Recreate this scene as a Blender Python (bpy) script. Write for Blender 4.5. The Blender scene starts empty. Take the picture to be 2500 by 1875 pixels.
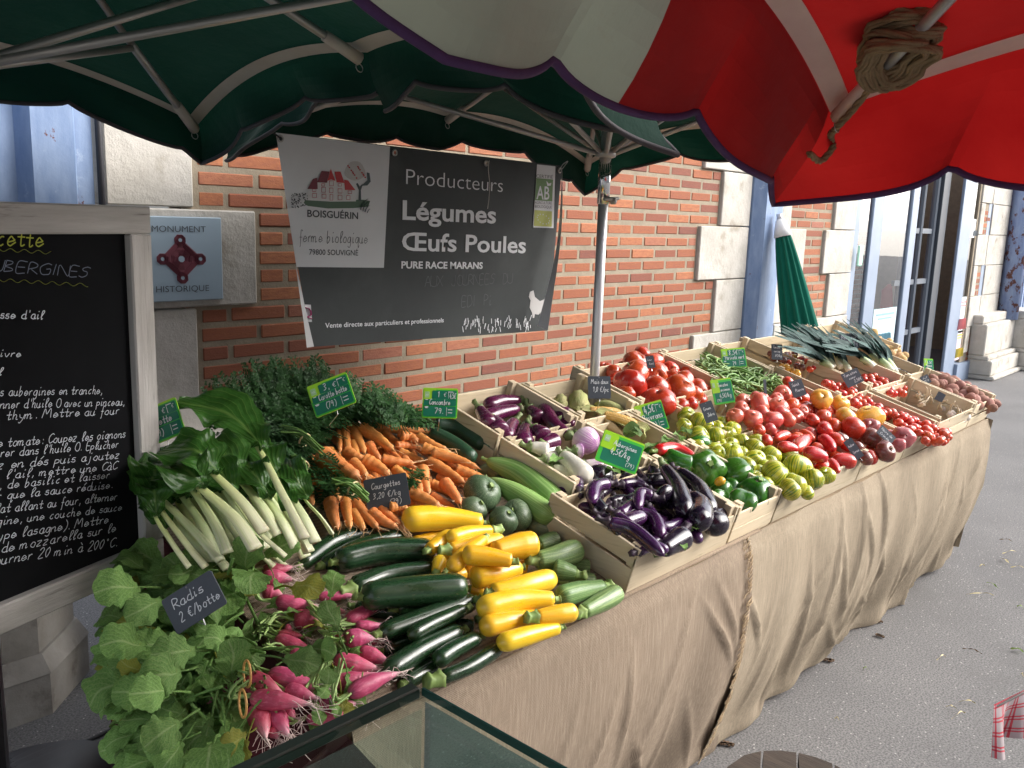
import bpy, math, random
import numpy as np
from mathutils import Vector, Matrix, Quaternion

random.seed(7); RNG = np.random.default_rng(11)
SC = bpy.context.scene
COL = SC.collection

# ------------------------------------------------------------------ camera
FPX, YAW, PITCH, ROLL = 2160.37, 0.831714, 0.183705, 0.0328091
CAM = np.array([-1.524848, -2.890638, 1.599941])
fw = np.array([math.sin(YAW)*math.cos(PITCH), math.cos(YAW)*math.cos(PITCH), -math.sin(PITCH)])
r0 = np.array([math.cos(YAW), -math.sin(YAW), 0.0]); u0 = np.cross(r0, fw)
rt = r0*math.cos(ROLL) + u0*math.sin(ROLL)
up = -r0*math.sin(ROLL) + u0*math.cos(ROLL)
cd = bpy.data.cameras.new('camera'); cam = bpy.data.objects.new('camera', cd); COL.objects.link(cam)
cd.sensor_width = 36.0; cd.lens = 36.0*FPX/2500.0; cd.clip_start = 0.05; cd.clip_end = 400
cam.matrix_world = Matrix(((rt[0], up[0], -fw[0], CAM[0]), (rt[1], up[1], -fw[1], CAM[1]), (rt[2], up[2], -fw[2], CAM[2]), (0, 0, 0, 1)))
SC.camera = cam

# ------------------------------------------------------------------ light
SUN_EL, SUN_AZ = 31.0, 133.0        # azimuth measured clockwise from +Y (towards the wall): the sun stands behind the camera
wd = bpy.data.worlds.new('World'); SC.world = wd; wd.use_nodes = True
nt = wd.node_tree; bg = nt.nodes['Background']
sky = nt.nodes.new('ShaderNodeTexSky'); sky.sky_type = 'NISHITA'; sky.sun_disc = False
sky.sun_elevation = math.radians(SUN_EL); sky.sun_rotation = math.radians(SUN_AZ)
sky.air_density = 0.6; sky.dust_density = 3.0; sky.ozone_density = 0.6
hs = nt.nodes.new('ShaderNodeHueSaturation'); hs.inputs['Saturation'].default_value = 0.35      # thin bright cloud
nt.links.new(sky.outputs[0], hs.inputs['Color']); nt.links.new(hs.outputs[0], bg.inputs[0]); bg.inputs[1].default_value = 0.15
sd = bpy.data.lights.new('sun', 'SUN'); sd.energy = 1.05; sd.angle = math.radians(55); sd.color = (1.0, 0.95, 0.88)
so = bpy.data.objects.new('sun', sd); COL.objects.link(so)
az = math.radians(SUN_AZ); el = math.radians(SUN_EL)
sdir = Vector((math.sin(az)*math.cos(el), math.cos(az)*math.cos(el), math.sin(el)))
so.rotation_euler = sdir.to_track_quat('Z', 'Y').to_euler()
SC.view_settings.view_transform = 'Standard'; SC.view_settings.look = 'None'
SC.view_settings.exposure = 1.82; SC.view_settings.gamma = 1.0
SC.cycles.max_bounces = 8; SC.cycles.transparent_max_bounces = 12

# ------------------------------------------------------------------ where a sighted point lies on a real surface
FR = dict(a=(1040,920,2.765), b=(1380,820,3.2523), c=(1900,760,3.6867), d=(200,1280,2.765), e=(700,1220,2.6333), g=(360,860,2.4578),
          h=(1700,400,2.765), k=(1500,1200,2.212), m=(480,1500,2.1686), t=(0,0,2.5917), u=(640,0,2.5917), w=(1400,0,2.0109),
          s=(0,400,2.7656), n=(640,300,2.8605), v=(0,900,1.7022), o=(0,0,0.8848))
SLOPE = 0.27; Z0 = 0.753; Y0 = -1.798; TH = math.atan(SLOPE)
SN = np.array([0, -math.sin(TH), math.cos(TH)])      # normal of the sloping display board
SV = np.array([0, math.cos(TH), math.sin(TH)])
def ray(f, x, y):
    o = FR[f]; X = o[0]+x/o[2]; Y = o[1]+y/o[2]
    return fw*FPX + rt*(X-1250.0) - up*(Y-937.5)
def PL(f, x, y, h=0.0):
    d = ray(f, x, y); t = (Z0+h+SLOPE*(CAM[1]-Y0)-CAM[2])/(d[2]-SLOPE*d[1]); return CAM+d*t
def PY(f, x, y, Y): d = ray(f, x, y); return CAM+d*((Y-CAM[1])/d[1])
def PZ(f, x, y, Z): d = ray(f, x, y); return CAM+d*((Z-CAM[2])/d[2])
def depth(p): return float((np.asarray(p)-CAM)@fw)
def pxlen(f, w, p): return w/FR[f][2]*depth(p)/FPX       # length of w picture units at the distance of p

# ------------------------------------------------------------------ object helpers
def tag(o, label=None, cat=None, group=None, kind=None):
    if label: o['label'] = label
    if cat: o['category'] = cat
    if group: o['group'] = group
    if kind: o['kind'] = kind
    return o
def empty(name, loc, label, cat, group=None):
    o = bpy.data.objects.new(name, None); COL.objects.link(o); o.location = Vector(loc); o.empty_display_size = 0.05
    return tag(o, label, cat, group)
class MB:
    """collects vertices and faces for ONE mesh"""
    def __init__(s): s.v = []; s.f = []; s.ax = []; s.mi = []; s.cur = 0
    def add(s, V, F, ax=None):
        b = len(s.v); s.v.extend([tuple(p) for p in V]); s.f.extend([tuple(i+b for i in q) for q in F]); s.mi.extend([s.cur]*len(F))
        s.ax.extend([tuple(a) for a in ax] if ax is not None else [(0.0, 0.0, 0.0)]*len(V)); return s
    def box(s, c, d, R=None, bev=0.0, ax=None):
        c = np.asarray(c, float); h = np.asarray(d, float)/2
        if bev <= 0:
            P = np.array([[x, y, z] for x in (-1, 1) for y in (-1, 1) for z in (-1, 1)])*h
            F = [(0,1,3,2),(4,6,7,5),(0,4,5,1),(2,3,7,6),(0,2,6,4),(1,5,7,3)]
        else:
            b = min(bev, h.min()*0.9); P = []
            for sx in (-1, 1):
                for sy in (-1, 1):
                    for sz in (-1, 1):
                        q = np.array([sx, sy, sz])
                        for k in range(3):
                            e = h-b; e[k] = h[k]; P.append(q*e)
            P = np.array(P); I = lambda x, y, z, k: (((x*2+y)*2+z)*3+k)
            F = []
            F += [(I(a,0,0,0),I(a,0,1,0),I(a,1,1,0),I(a,1,0,0))[::(1 if a == 0 else -1)] for a in (0, 1)]
            F += [(I(0,a,0,1),I(1,a,0,1),I(1,a,1,1),I(0,a,1,1))[::(1 if a == 0 else -1)] for a in (0, 1)]
            F += [(I(0,0,a,2),I(0,1,a,2),I(1,1,a,2),I(1,0,a,2))[::(1 if a == 0 else -1)] for a in (0, 1)]
            for y in (0, 1):
                for z in (0, 1): F.append((I(0,y,z,1),I(1,y,z,1),I(1,y,z,2),I(0,y,z,2)))
            for x in (0, 1):
                for z in (0, 1): F.append((I(x,0,z,0),I(x,1,z,0),I(x,1,z,2),I(x,0,z,2)))
                for y in (0, 1): F.append((I(x,y,0,0),I(x,y,1,0),I(x,y,1,1),I(x,y,0,1)))
                for y in (0, 1):
                    for z in (0, 1): F.append((I(x,y,z,0),I(x,y,z,1),I(x,y,z,2)))
        if R is not None: P = P@np.asarray(R).T
        return s.add(P+c, F, ax)
    def tube(s, path, rad, seg=10, rib=None, cap=True, flat=None, z01=(0, 1), phase=0.0):
        P = np.asarray(path, float); n = len(P); rad = np.broadcast_to(np.asarray(rad, float), (n,))
        T = np.gradient(P, axis=0); T /= np.linalg.norm(T, axis=1)[:, None]+1e-9
        a = np.array([0, 0, 1.0]) if abs(T[0][2]) < 0.9 else np.array([1.0, 0, 0])
        N = np.cross(T[0], a); N /= np.linalg.norm(N); V = []; AX = []
        th = np.arange(seg)*2*math.pi/seg+phase
        for i in range(n):
            N = N-T[i]*(N@T[i]); N /= np.linalg.norm(N); B = np.cross(T[i], N)
            m = np.ones(seg)
            if rib: m = 1+rib[1]*np.cos(th*rib[0])*(rib[2][i] if len(rib) > 2 else 1)
            c, q = np.cos(th)*m, np.sin(th)*m
            if flat is not None: q = q*flat
            for j in range(seg):
                V.append(P[i]+rad[i]*(c[j]*N+q[j]*B)); AX.append((math.cos(th[j]), math.sin(th[j]), z01[0]+(z01[1]-z01[0])*i/(n-1)))
        F = [(i*seg+j, i*seg+(j+1) % seg, (i+1)*seg+(j+1) % seg, (i+1)*seg+j) for i in range(n-1) for j in range(seg)]
        if cap: F += [tuple(range(seg))[::-1], tuple((n-1)*seg+j for j in range(seg))]
        return s.add(V, F, AX)
    def poly(s, pts, thick=0.0, nrm=None):
        n = len(pts); P = [np.asarray(p, float) for p in pts]
        if thick <= 0: return s.add(P, [tuple(range(n))])
        t = np.asarray(nrm)*thick; V = P+[p-t for p in P]
        return s.add(V, [tuple(range(n)), tuple(range(2*n-1, n-1, -1))]+[(i, i+n, (i+1) % n+n, (i+1) % n) for i in range(n)])
    def build(s, name, mats, parent=None, smooth=False, loc=None):
        me = bpy.data.meshes.new(name); V = np.array(s.v, float)
        if loc is not None: V = V-np.asarray(loc)
        me.from_pydata(V.tolist(), [], s.f)
        if np.any(np.array(s.ax)):
            at = me.attributes.new('ax', 'FLOAT_VECTOR', 'POINT'); at.data.foreach_set('vector', np.array(s.ax, np.float32).ravel())
        for m in (mats if isinstance(mats, (list, tuple)) else [mats]): me.materials.append(m)
        if any(s.mi): me.polygons.foreach_set('material_index', s.mi)
        if smooth: me.polygons.foreach_set('use_smooth', [True]*len(me.polygons))
        me.update()
        return link(name, me, parent, loc)
def link(name, me, parent=None, loc=None, mat=None):
    o = bpy.data.objects.new(name, me); COL.objects.link(o)
    if loc is not None: o.location = Vector(loc)
    if mat is not None: o.matrix_world = mat
    if parent is not None:
        o.parent = parent
        if parent.type == 'EMPTY' or True: o.matrix_parent_inverse = pinv(parent)
    return o
def pinv(p):
    m = p.matrix_basis.copy()
    while p.parent is not None:
        m = p.parent.matrix_basis @ p.matrix_parent_inverse @ m if p.parent.parent is None else p.parent.parent.matrix_basis @ p.parent.matrix_parent_inverse @ p.parent.matrix_basis @ p.matrix_parent_inverse @ m
        break
    return m.inverted()
def catmull(pts, n):
    P = np.array(pts, float)
    if len(P) == 2: return np.array([P[0]+(P[1]-P[0])*t for t in np.linspace(0, 1, n)])
    Q = np.vstack([2*P[0]-P[1], P, 2*P[-1]-P[-2]]); out = []
    for t in np.linspace(0, len(P)-1-1e-6, n):
        i = int(t); u = t-i; a, b, c, d = Q[i:i+4]
        out.append(0.5*((2*b)+(c-a)*u+(2*a-5*b+4*c-d)*u*u+(3*b-a-3*c+d)*u**3))
    return np.array(out)

# ------------------------------------------------------------------ materials
MATS = {}
def _new(name):
    m = bpy.data.materials.new(name); m.use_nodes = True; n = m.node_tree.nodes; l = m.node_tree.links
    return m, n, l, n['Principled BSDF']
def rgb(c): return (c[0], c[1], c[2], 1.0)
def ramp(n, stops):
    r = n.new('ShaderNodeValToRGB'); e = r.color_ramp.elements
    while len(e) < len(stops): e.new(0.5)
    for i, (p, c) in enumerate(stops): e[i].position = p; e[i].color = rgb(c)
    return r
def mixc(n, l, fac, a, b, mode='MIX'):
    m = n.new('ShaderNodeMix'); m.data_type = 'RGBA'; m.blend_type = mode
    for sock, v in ((m.inputs[0], fac), (m.inputs[6], a), (m.inputs[7], b)):
        if hasattr(v, 'links') or hasattr(v, 'is_linked'): l.new(v, sock)
        elif isinstance(v, (int, float)): sock.default_value = v
        else: sock.default_value = rgb(v)
    return m.outputs[2]
def noise(n, l, vec, scale, detail=4, rough=0.55, dist=0.0):
    t = n.new('ShaderNodeTexNoise'); t.inputs['Scale'].default_value = scale; t.inputs['Detail'].default_value = detail
    t.inputs['Roughness'].default_value = rough; t.inputs['Distortion'].default_value = dist
    if vec is not None: l.new(vec, t.inputs['Vector'])
    return t.outputs['Fac']
def mapping(n, l, vec, scale=(1, 1, 1), rot=(0, 0, 0), loc=None):
    m = n.new('ShaderNodeMapping'); l.new(vec, m.inputs['Vector']); m.inputs['Scale'].default_value = scale; m.inputs['Rotation'].default_value = rot
    if loc is not None: l.new(loc, m.inputs['Location'])
    return m.outputs[0]
def sharp(n, l, v, lo, hi):
    m = n.new('ShaderNodeMapRange'); m.inputs[1].default_value = lo; m.inputs[2].default_value = hi; l.new(v, m.inputs[0]); return m.outputs[0]
def bump(n, l, b, h, strength, dist=0.002):
    k = n.new('ShaderNodeBump'); k.inputs['Strength'].default_value = strength; k.inputs['Distance'].default_value = dist
    l.new(h, k.inputs['Height']); l.new(k.outputs[0], b.inputs['Normal'])
def coord(n, which='Object'):
    return n.new('ShaderNodeTexCoord').outputs[which]
def mat(name, c1, c2=None, scale=8.0, rough=0.6, bmp=0.2, bscale=None, bdist=0.002, metal=0.0, stretch=(1, 1, 1), c3=None, s3=30.0, t3=(0.62, 0.7), spec=0.5, rvar=0.0, vec='Object', translucent=None):
    """two-tone noise colour, optional spots c3, bump"""
    if name in MATS: return MATS[name]
    m, n, l, b = _new(name); co = coord(n, vec)
    v = mapping(n, l, co, stretch)
    c = c1
    if c2 is not None:
        f = noise(n, l, v, scale, 6, 0.6); c = mixc(n, l, sharp(n, l, f, 0.32, 0.68), c1, c2)
    if c3 is not None:
        f3 = noise(n, l, v, s3, 5, 0.6); c = mixc(n, l, sharp(n, l, f3, *t3), c, c3)
    if rvar:
        oi = n.new('ShaderNodeObjectInfo'); hs = n.new('ShaderNodeHueSaturation')
        mr = n.new('ShaderNodeMapRange'); mr.inputs[3].default_value = 1-rvar; mr.inputs[4].default_value = 1+rvar
        l.new(oi.outputs['Random'], mr.inputs[0]); l.new(mr.outputs[0], hs.inputs['Value'])
        if hasattr(c, 'is_linked'): l.new(c, hs.inputs['Color'])
        else: hs.inputs['Color'].default_value = rgb(c)
        c = hs.outputs[0]
    if hasattr(c, 'is_linked'): l.new(c, b.inputs['Base Color'])
    else: b.inputs['Base Color'].default_value = rgb(c)
    b.inputs['Roughness'].default_value = rough; b.inputs['Metallic'].default_value = metal; b.inputs['Specular IOR Level'].default_value = spec
    if bmp: bump(n, l, b, noise(n, l, v, bscale or scale*4, 8, 0.65), bmp, bdist)
    if translucent:
        tr = n.new('ShaderNodeBsdfTranslucent'); mx = n.new('ShaderNodeMixShader'); mx.inputs[0].default_value = translucent
        if hasattr(c, 'is_linked'): l.new(c, tr.inputs[0])
        else: tr.inputs[0].default_value = rgb(c)
        l.new(b.outputs[0], mx.inputs[1]); l.new(tr.outputs[0], mx.inputs[2])
        l.new(mx.outputs[0], n['Material Output'].inputs['Surface'])
    MATS[name] = m; return m
def vegmat(name, stops, streak=None, sscale=(3, 3, 0.6), sth=(0.5, 0.65), spot=None, spscale=14.0, spth=(0.62, 0.68), rough=0.3, bmp=0.15, bscale=(4, 4, 12), var=0.12, hue=0.012, sss=0.0, dirt=None, coat=0.0, bdist=0.002, scuff=.42):
    """skin of a fruit: colour along its length (attribute ax.z), lengthwise streaks, small spots"""
    if name in MATS: return MATS[name]
    m, n, l, b = _new(name)
    at = n.new('ShaderNodeAttribute'); at.attribute_name = 'ax'; av = at.outputs['Vector']
    oi = n.new('ShaderNodeObjectInfo'); sx = n.new('ShaderNodeSeparateXYZ'); l.new(av, sx.inputs[0])
    off = n.new('ShaderNodeVectorMath'); off.operation = 'ADD'; l.new(av, off.inputs[0])
    sc = n.new('ShaderNodeMath'); sc.operation = 'MULTIPLY'; sc.inputs[1].default_value = 37.0; l.new(oi.outputs['Random'], sc.inputs[0])
    l.new(sc.outputs[0], off.inputs[1]); ov = off.outputs[0]
    jn = noise(n, l, mapping(n, l, ov, (1.5, 1.5, 2)), 2.0, 3)
    ad = n.new('ShaderNodeMath'); ad.operation = 'MULTIPLY_ADD'; ad.inputs[1].default_value = 0.16; l.new(jn, ad.inputs[0]); 
    sb = n.new('ShaderNodeMath'); sb.operation = 'SUBTRACT'; sb.inputs[1].default_value = 0.08; l.new(sx.outputs[2], sb.inputs[0]); l.new(sb.outputs[0], ad.inputs[2])
    r = ramp(n, stops); l.new(ad.outputs[0], r.inputs[0]); c = r.outputs[0]
    if streak is not None: c = mixc(n, l, sharp(n, l, noise(n, l, mapping(n, l, ov, sscale), 2.0, 3, 0.5, 0.4), *sth), c, streak)
    if spot is not None: c = mixc(n, l, sharp(n, l, noise(n, l, mapping(n, l, ov, (1, 1, 3.0)), spscale, 2, 0.5), *spth), c, spot)
    if dirt is not None: c = mixc(n, l, sharp(n, l, noise(n, l, mapping(n, l, ov, (1, 1, 2.0)), 2.5, 6, 0.7), 0.56, 0.72), c, dirt)
    sf = n.new('ShaderNodeMath'); sf.operation = 'MULTIPLY'; sf.inputs[1].default_value = scuff; l.new(sharp(n, l, noise(n, l, mapping(n, l, ov, (2, 2, 5)), 3.5, 8, .75), .60, .68), sf.inputs[0]); c = mixc(n, l, sf.outputs[0], c, (.34, .27, .17))
    hs = n.new('ShaderNodeHueSaturation'); l.new(c, hs.inputs['Color'])
    for sock, lo, hi, k in (('Value', 1-var, 1+var, 1.0), ('Hue', 0.5-hue, 0.5+hue, 7.13)):
        mm = n.new('ShaderNodeMath'); mm.operation = 'MULTIPLY'; mm.inputs[1].default_value = k; l.new(oi.outputs['Random'], mm.inputs[0])
        fr = n.new('ShaderNodeMath'); fr.operation = 'FRACT'; l.new(mm.outputs[0], fr.inputs[0])
        mr = n.new('ShaderNodeMapRange'); mr.inputs[3].default_value = lo; mr.inputs[4].default_value = hi; l.new(fr.outputs[0], mr.inputs[0]); l.new(mr.outputs[0], hs.inputs[sock])
    l.new(hs.outputs[0], b.inputs['Base Color'])
    rn = n.new('ShaderNodeMapRange'); rn.inputs[1].default_value = .4; rn.inputs[2].default_value = .75; rn.inputs[3].default_value = rough; rn.inputs[4].default_value = min(1, rough+.3); l.new(noise(n, l, mapping(n, l, ov, (1, 1, 3)), 1.6, 6, .7), rn.inputs[0]); l.new(rn.outputs[0], b.inputs['Roughness']); b.inputs['Coat Weight'].default_value = coat; b.inputs['Coat Roughness'].default_value = 0.12
    if sss: b.inputs['Subsurface Weight'].default_value = sss; b.inputs['Subsurface Radius'].default_value = (0.01, 0.004, 0.002)
    if bmp: bump(n, l, b, noise(n, l, mapping(n, l, ov, bscale), 2.0, 5, 0.6), bmp, bdist)
    MATS[name] = m; return m
def leafmat(name, c1, c2, vein, rough=0.5, edge=None, var=0.2, trans=0.25, crinkle=40.0):
    """leaf blade: ax = (side -1..1, hole noise, length 0..1)"""
    if name in MATS: return MATS[name]
    m, n, l, b = _new(name); at = n.new('ShaderNodeAttribute'); at.attribute_name = 'ax'
    sx = n.new('ShaderNodeSeparateXYZ'); l.new(at.outputs['Vector'], sx.inputs[0]); oi = n.new('ShaderNodeObjectInfo')
    c = mixc(n, l, sharp(n, l, noise(n, l, coord(n), 25.0, 6, 0.6), 0.35, 0.65), c1, c2)
    ab = n.new('ShaderNodeMath'); ab.operation = 'ABSOLUTE'; l.new(sx.outputs[0], ab.inputs[0])
    mid = sharp(n, l, ab.outputs[0], 0.09, 0.03)
    ma = n.new('ShaderNodeMath'); ma.operation = 'MULTIPLY_ADD'; ma.inputs[1].default_value = -0.55; l.new(ab.outputs[0], ma.inputs[0]); l.new(sx.outputs[2], ma.inputs[2])
    mu = n.new('ShaderNodeMath'); mu.operation = 'MULTIPLY'; mu.inputs[1].default_value = 7.0; l.new(ma.outputs[0], mu.inputs[0])
    fr = n.new('ShaderNodeMath'); fr.operation = 'PINGPONG'; fr.inputs[1].default_value = 0.5; l.new(mu.outputs[0], fr.inputs[0])
    side = sharp(n, l, fr.outputs[0], 0.07, 0.0)
    mx = n.new('ShaderNodeMath'); mx.operation = 'MAXIMUM'; l.new(mid, mx.inputs[0]); l.new(side, mx.inputs[1])
    ml = n.new('ShaderNodeMath'); ml.operation = 'MULTIPLY'; ml.inputs[1].default_value = 0.55; l.new(mx.outputs[0], ml.inputs[0])
    c = mixc(n, l, ml.outputs[0], c, vein)
    if edge is not None: c = mixc(n, l, sharp(n, l, noise(n, l, coord(n), 9.0, 5, 0.7), 0.63, 0.72), c, edge)
    hs = n.new('ShaderNodeHueSaturation'); l.new(c, hs.inputs['Color'])
    mr = n.new('ShaderNodeMapRange'); mr.inputs[3].default_value = 1-var; mr.inputs[4].default_value = 1+var; l.new(oi.outputs['Random'], mr.inputs[0]); l.new(mr.outputs[0], hs.inputs['Value'])
    l.new(hs.outputs[0], b.inputs['Base Color']); b.inputs['Roughness'].default_value = rough; b.inputs['Specular IOR Level'].default_value = .22
    ba = n.new('ShaderNodeMath'); ba.operation = 'MULTIPLY_ADD'; ba.inputs[1].default_value = 1.6; l.new(noise(n, l, coord(n), crinkle, 4, .55), ba.inputs[0]); l.new(fr.outputs[0], ba.inputs[2])
    bump(n, l, b, ba.outputs[0], 0.4, 0.004)
    tr = n.new('ShaderNodeBsdfTranslucent'); l.new(hs.outputs[0], tr.inputs[0])
    ms = n.new('ShaderNodeMixShader'); ms.inputs[0].default_value = trans; l.new(b.outputs[0], ms.inputs[1]); l.new(tr.outputs[0], ms.inputs[2])
    l.new(ms.outputs[0], n['Material Output'].inputs['Surface'])
    MATS[name] = m; return m
# ================================================================== SETTING
M_asph = None
def asphalt():
    m, n, l, b = _new('asphalt'); co = coord(n)
    c = mixc(n, l, sharp(n, l, noise(n, l, co, 1.3, 6), 0.3, 0.7), (0.135, 0.132, 0.13), (0.195, 0.19, 0.185))
    c = mixc(n, l, sharp(n, l, noise(n, l, co, 150, 3), 0.42, 0.62), c, (0.082, 0.08, 0.082))
    vo = n.new('ShaderNodeTexVoronoi'); vo.inputs['Scale'].default_value = 75; l.new(co, vo.inputs['Vector'])
    ws = n.new('ShaderNodeTexWhiteNoise'); l.new(vo.outputs['Color'], ws.inputs['Vector'])
    near = sharp(n, l, vo.outputs['Distance'], 0.24, 0.17); pick = sharp(n, l, ws.outputs['Value'], 0.82, 0.84)
    mm = n.new('ShaderNodeMath'); mm.operation = 'MULTIPLY'; l.new(near, mm.inputs[0]); l.new(pick, mm.inputs[1])
    c = mixc(n, l, mm.outputs[0], c, (0.38, 0.37, 0.35))
    c = mixc(n, l, sharp(n, l, noise(n, l, co, 1.1, 6, 0.7), 0.56, 0.74), c, (0.10, 0.096, 0.094))
    l.new(c, b.inputs['Base Color']); b.inputs['Roughness'].default_value = 0.9
    bump(n, l, b, noise(n, l, co, 130, 6, 0.7), 0.45, 0.004); return m
g = MB(); g.add([(-40, -60, 0), (60, -60, 0), (60, 8, 0), (-40, 8, 0)], [(0, 1, 2, 3)])
tag(g.build('ground', asphalt()), kind='structure', label='grey asphalt pavement speckled with pale stone chips')

M_mortar = mat('mortar', (0.31, 0.26, 0.19), (0.24, 0.2, 0.145), 14, 0.95, 0.6, 90, 0.004, c3=(0.25, 0.21, 0.16), s3=5, t3=(0.66, 0.74))
def brickmat():
    m, n, l, b = _new('red brick'); at = n.new('ShaderNodeAttribute'); at.attribute_name = 'ax'; sx = n.new('ShaderNodeSeparateXYZ'); l.new(at.outputs['Vector'], sx.inputs[0])
    r = ramp(n, [(0.0, (0.17, 0.062, 0.045)), (0.2, (0.27, 0.088, 0.043)), (0.6, (0.315, 0.108, 0.048)), (0.92, (0.42, 0.165, 0.075)), (1.0, (0.27, 0.105, 0.08))]); l.new(sx.outputs[0], r.inputs[0])
    co = coord(n); c = r.outputs[0]
    c = mixc(n, l, sharp(n, l, noise(n, l, mapping(n, l, co, (4, 4, 14)), 6, 6, 0.7), 0.42, 0.75), c, (0.24, 0.08, 0.05))
    c = mixc(n, l, sharp(n, l, noise(n, l, mapping(n, l, co, (3, 3, 22)), 7, 4, 0.6), 0.68, 0.8), c, (0.48, 0.26, 0.17))
    c = mixc(n, l, sharp(n, l, noise(n, l, co, 60, 4, 0.7), 0.66, 0.74), c, (0.2, 0.07, 0.05))
    l.new(c, b.inputs['Base Color']); b.inputs['Roughness'].default_value = 0.9
    bump(n, l, b, noise(n, l, mapping(n, l, co, (1, 1, 2.5)), 55, 7, 0.7), 0.5, 0.004); return m
M_brick = brickmat()
M_stone = mat('cut limestone', (0.40, 0.375, 0.33), (0.54, 0.515, 0.47), 5, 0.9, 0.6, 38, 0.008, c3=(0.30, 0.265, 0.21), s3=6, t3=(0.56, 0.72))
M_stonegrey = mat('weathered limestone', (0.42, 0.41, 0.39), (0.58, 0.55, 0.5), 5, 0.9, 0.4, 40, 0.006, c3=(0.28, 0.26, 0.23), s3=11, t3=(0.58, 0.75))
S_, C_ = 0.235, 0.0676465
def cz(c): return 1.23-c*C_
def bricks(mb, mo, xa, xb, c, odd, d=0.235):
    """one course from xa to xb: starts with a header on even courses"""
    x = xa; first = True; z = cz(c)
    while x < xb-0.03:
        w = S_
        if first and not odd: w = S_/2
        x2 = min(x+w, xb)
        if xb-x2 < 0.07: x2 = xb
        k = random.random(); dz = random.uniform(-.0015, .0015); dy = random.uniform(-.0025, .002); tl = random.uniform(-.004, .004)
        h = 0.0495+random.uniform(-.002, .002)
        g1 = 0.0075+random.uniform(-.002, .003)
        mb.box(((x+x2)/2, 0.03+dy, z+dz), (max(0.03, x2-x-2*g1), 0.06, h), R=[[1, 0, -tl], [0, 1, 0], [tl, 0, 1]], bev=0.005, ax=[(k, 0, 0)]*24)
        x = x2; first = False
def stone(mb, xa, xb, za, zb, yf=-0.014, yb=0.09, gap=0.006):
    mb.box(((xa+xb)/2, (yf+yb)/2+random.uniform(-.002, .002), (za+zb)/2), (xb-xa-gap, yb-yf, zb-za-gap), bev=0.005)
def zc(c): return cz(c)+C_/2        # top of course c
wall = empty('brick_wall', (0, 0, 0), 'old red brick wall with pale mortar and toothed limestone quoins behind the stall', 'wall')
mb, mo, ms = MB(), MB(), MB()
for c in range(-26, 11):
    blk = (c+1)//5 if c < 0 else 0       # quoin blocks are five courses tall
    xa, xb = 0.012, 3.525
    k = (-c-1)//5
    if (c < 0 and k % 2 == 0) or c >= 5: xa, xb = 0.247, 3.29
    bricks(mb, mo, xa, xb, c, c % 2 == 1)
mo.box((1.76, 0.048, 1.6), (3.6, 0.09, 3.0))
for k in range(-2, 6):
    zb = zc(-5*k-5); za = zc(-5*k)
    t = k % 2 == 0 and k > -3
    stone(ms, -0.30, 0.235 if t else 0.0, za, zb); stone(ms, 3.29 if t else 3.525, 3.90, za, zb, yf=-0.02)
for x0, x1 in ((-0.30, 0.45), (0.45, 1.3), (1.3, 2.2), (2.2, 3.29), (3.29, 3.9)): stone(ms, x0, x1, 0.30, zc(10)-.002, yf=-0.02)
for x0, x1 in ((-0.30, 0.75), (0.75, 1.8), (1.8, 2.9), (2.9, 3.9)): stone(ms, x0, x1, 0.0, 0.30, yf=-0.05)
mb.build('brickwork', M_brick, wall); mo.build('mortar', M_mortar, wall); ms.build('quoin_stones', M_stone, wall)
# narrow panel between blue pillar and glass door
w2 = empty('brick_pier', (4.34, 0, 0), 'narrow brick and limestone pier between blue steel pillar and glass door', 'wall')
mb, mo, ms = MB(), MB(), MB()
for c in range(-26, 10):
    k = (-c-1)//5
    t = k % 2 == 0
    xa, xb = (4.80, 5.10) if t else (4.53, 5.24)
    if c >= 5: continue
    bricks(mb, mo, xa, xb, c, c % 2 == 1)
mo.box((5.03, 0.048, 1.5), (1.36, 0.09, 3.0))
for k in range(-1, 6):
    zb = zc(-5*k-5); za = zc(-5*k); t = k % 2 == 0
    stone(ms, 4.36, 4.79 if t else 4.52, za, zb); stone(ms, 5.11 if t else 5.25, 5.66, za, zb, yf=-0.02)
stone(ms, 4.36, 5.66, 0.5, zc(5), yf=-0.03); stone(ms, 4.36, 5.66, 0.0, 0.5, yf=-0.07)
mb.build('brickwork', M_brick, w2); mo.build('mortar', M_mortar, w2); ms.build('quoin_stones', M_stone, w2)
# right pier with moulded base
w3 = empty('stone_pier', (9.5, 0, 0), 'limestone pier with brick insets and moulded white base right of the door', 'wall')
ms, mb, mo = MB(), MB(), MB()
for k in range(-3, 6):
    zb = zc(-5*k-5); za = max(0.3, zc(-5*k)); t = k % 2 == 0
    if t: stone(ms, 9.05, 9.45, za, zb); stone(ms, 9.46, 10.2, za, zb)
    else:
        stone(ms, 9.05, 9.20, za, zb); stone(ms, 9.50, 10.2, za, zb)
        mb = MB()
        for c in range(-5*k-4, -5*k+1): bricks(mb, mo, 9.21, 9.49, c, c % 2 == 1)
        mb.build('brick_inset', M_brick, w3)
mo.box((9.6, 0.048, 1.5), (1.2, 0.09, 3.0))
mo.build('mortar', M_mortar, w3); ms.build('quoin_stones', M_stone, w3)
ms = MB()
for za, zb, y in ((0, .05, -.30), (.05, .22, -.26), (.22, .27, -.22), (.27, .62, -.17), (.62, .72, -.12)):
    ms.box((9.85, y/2, (za+zb)/2), (1.2-abs(y)*0.1, -y, zb-za), bev=0.012)
    ms.box((10.75, y/2-0.1, (za+zb)/2), (0.62, -y+0.1, zb-za), bev=0.012)
ms.build('moulded_base', M_stone, w3)
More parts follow.
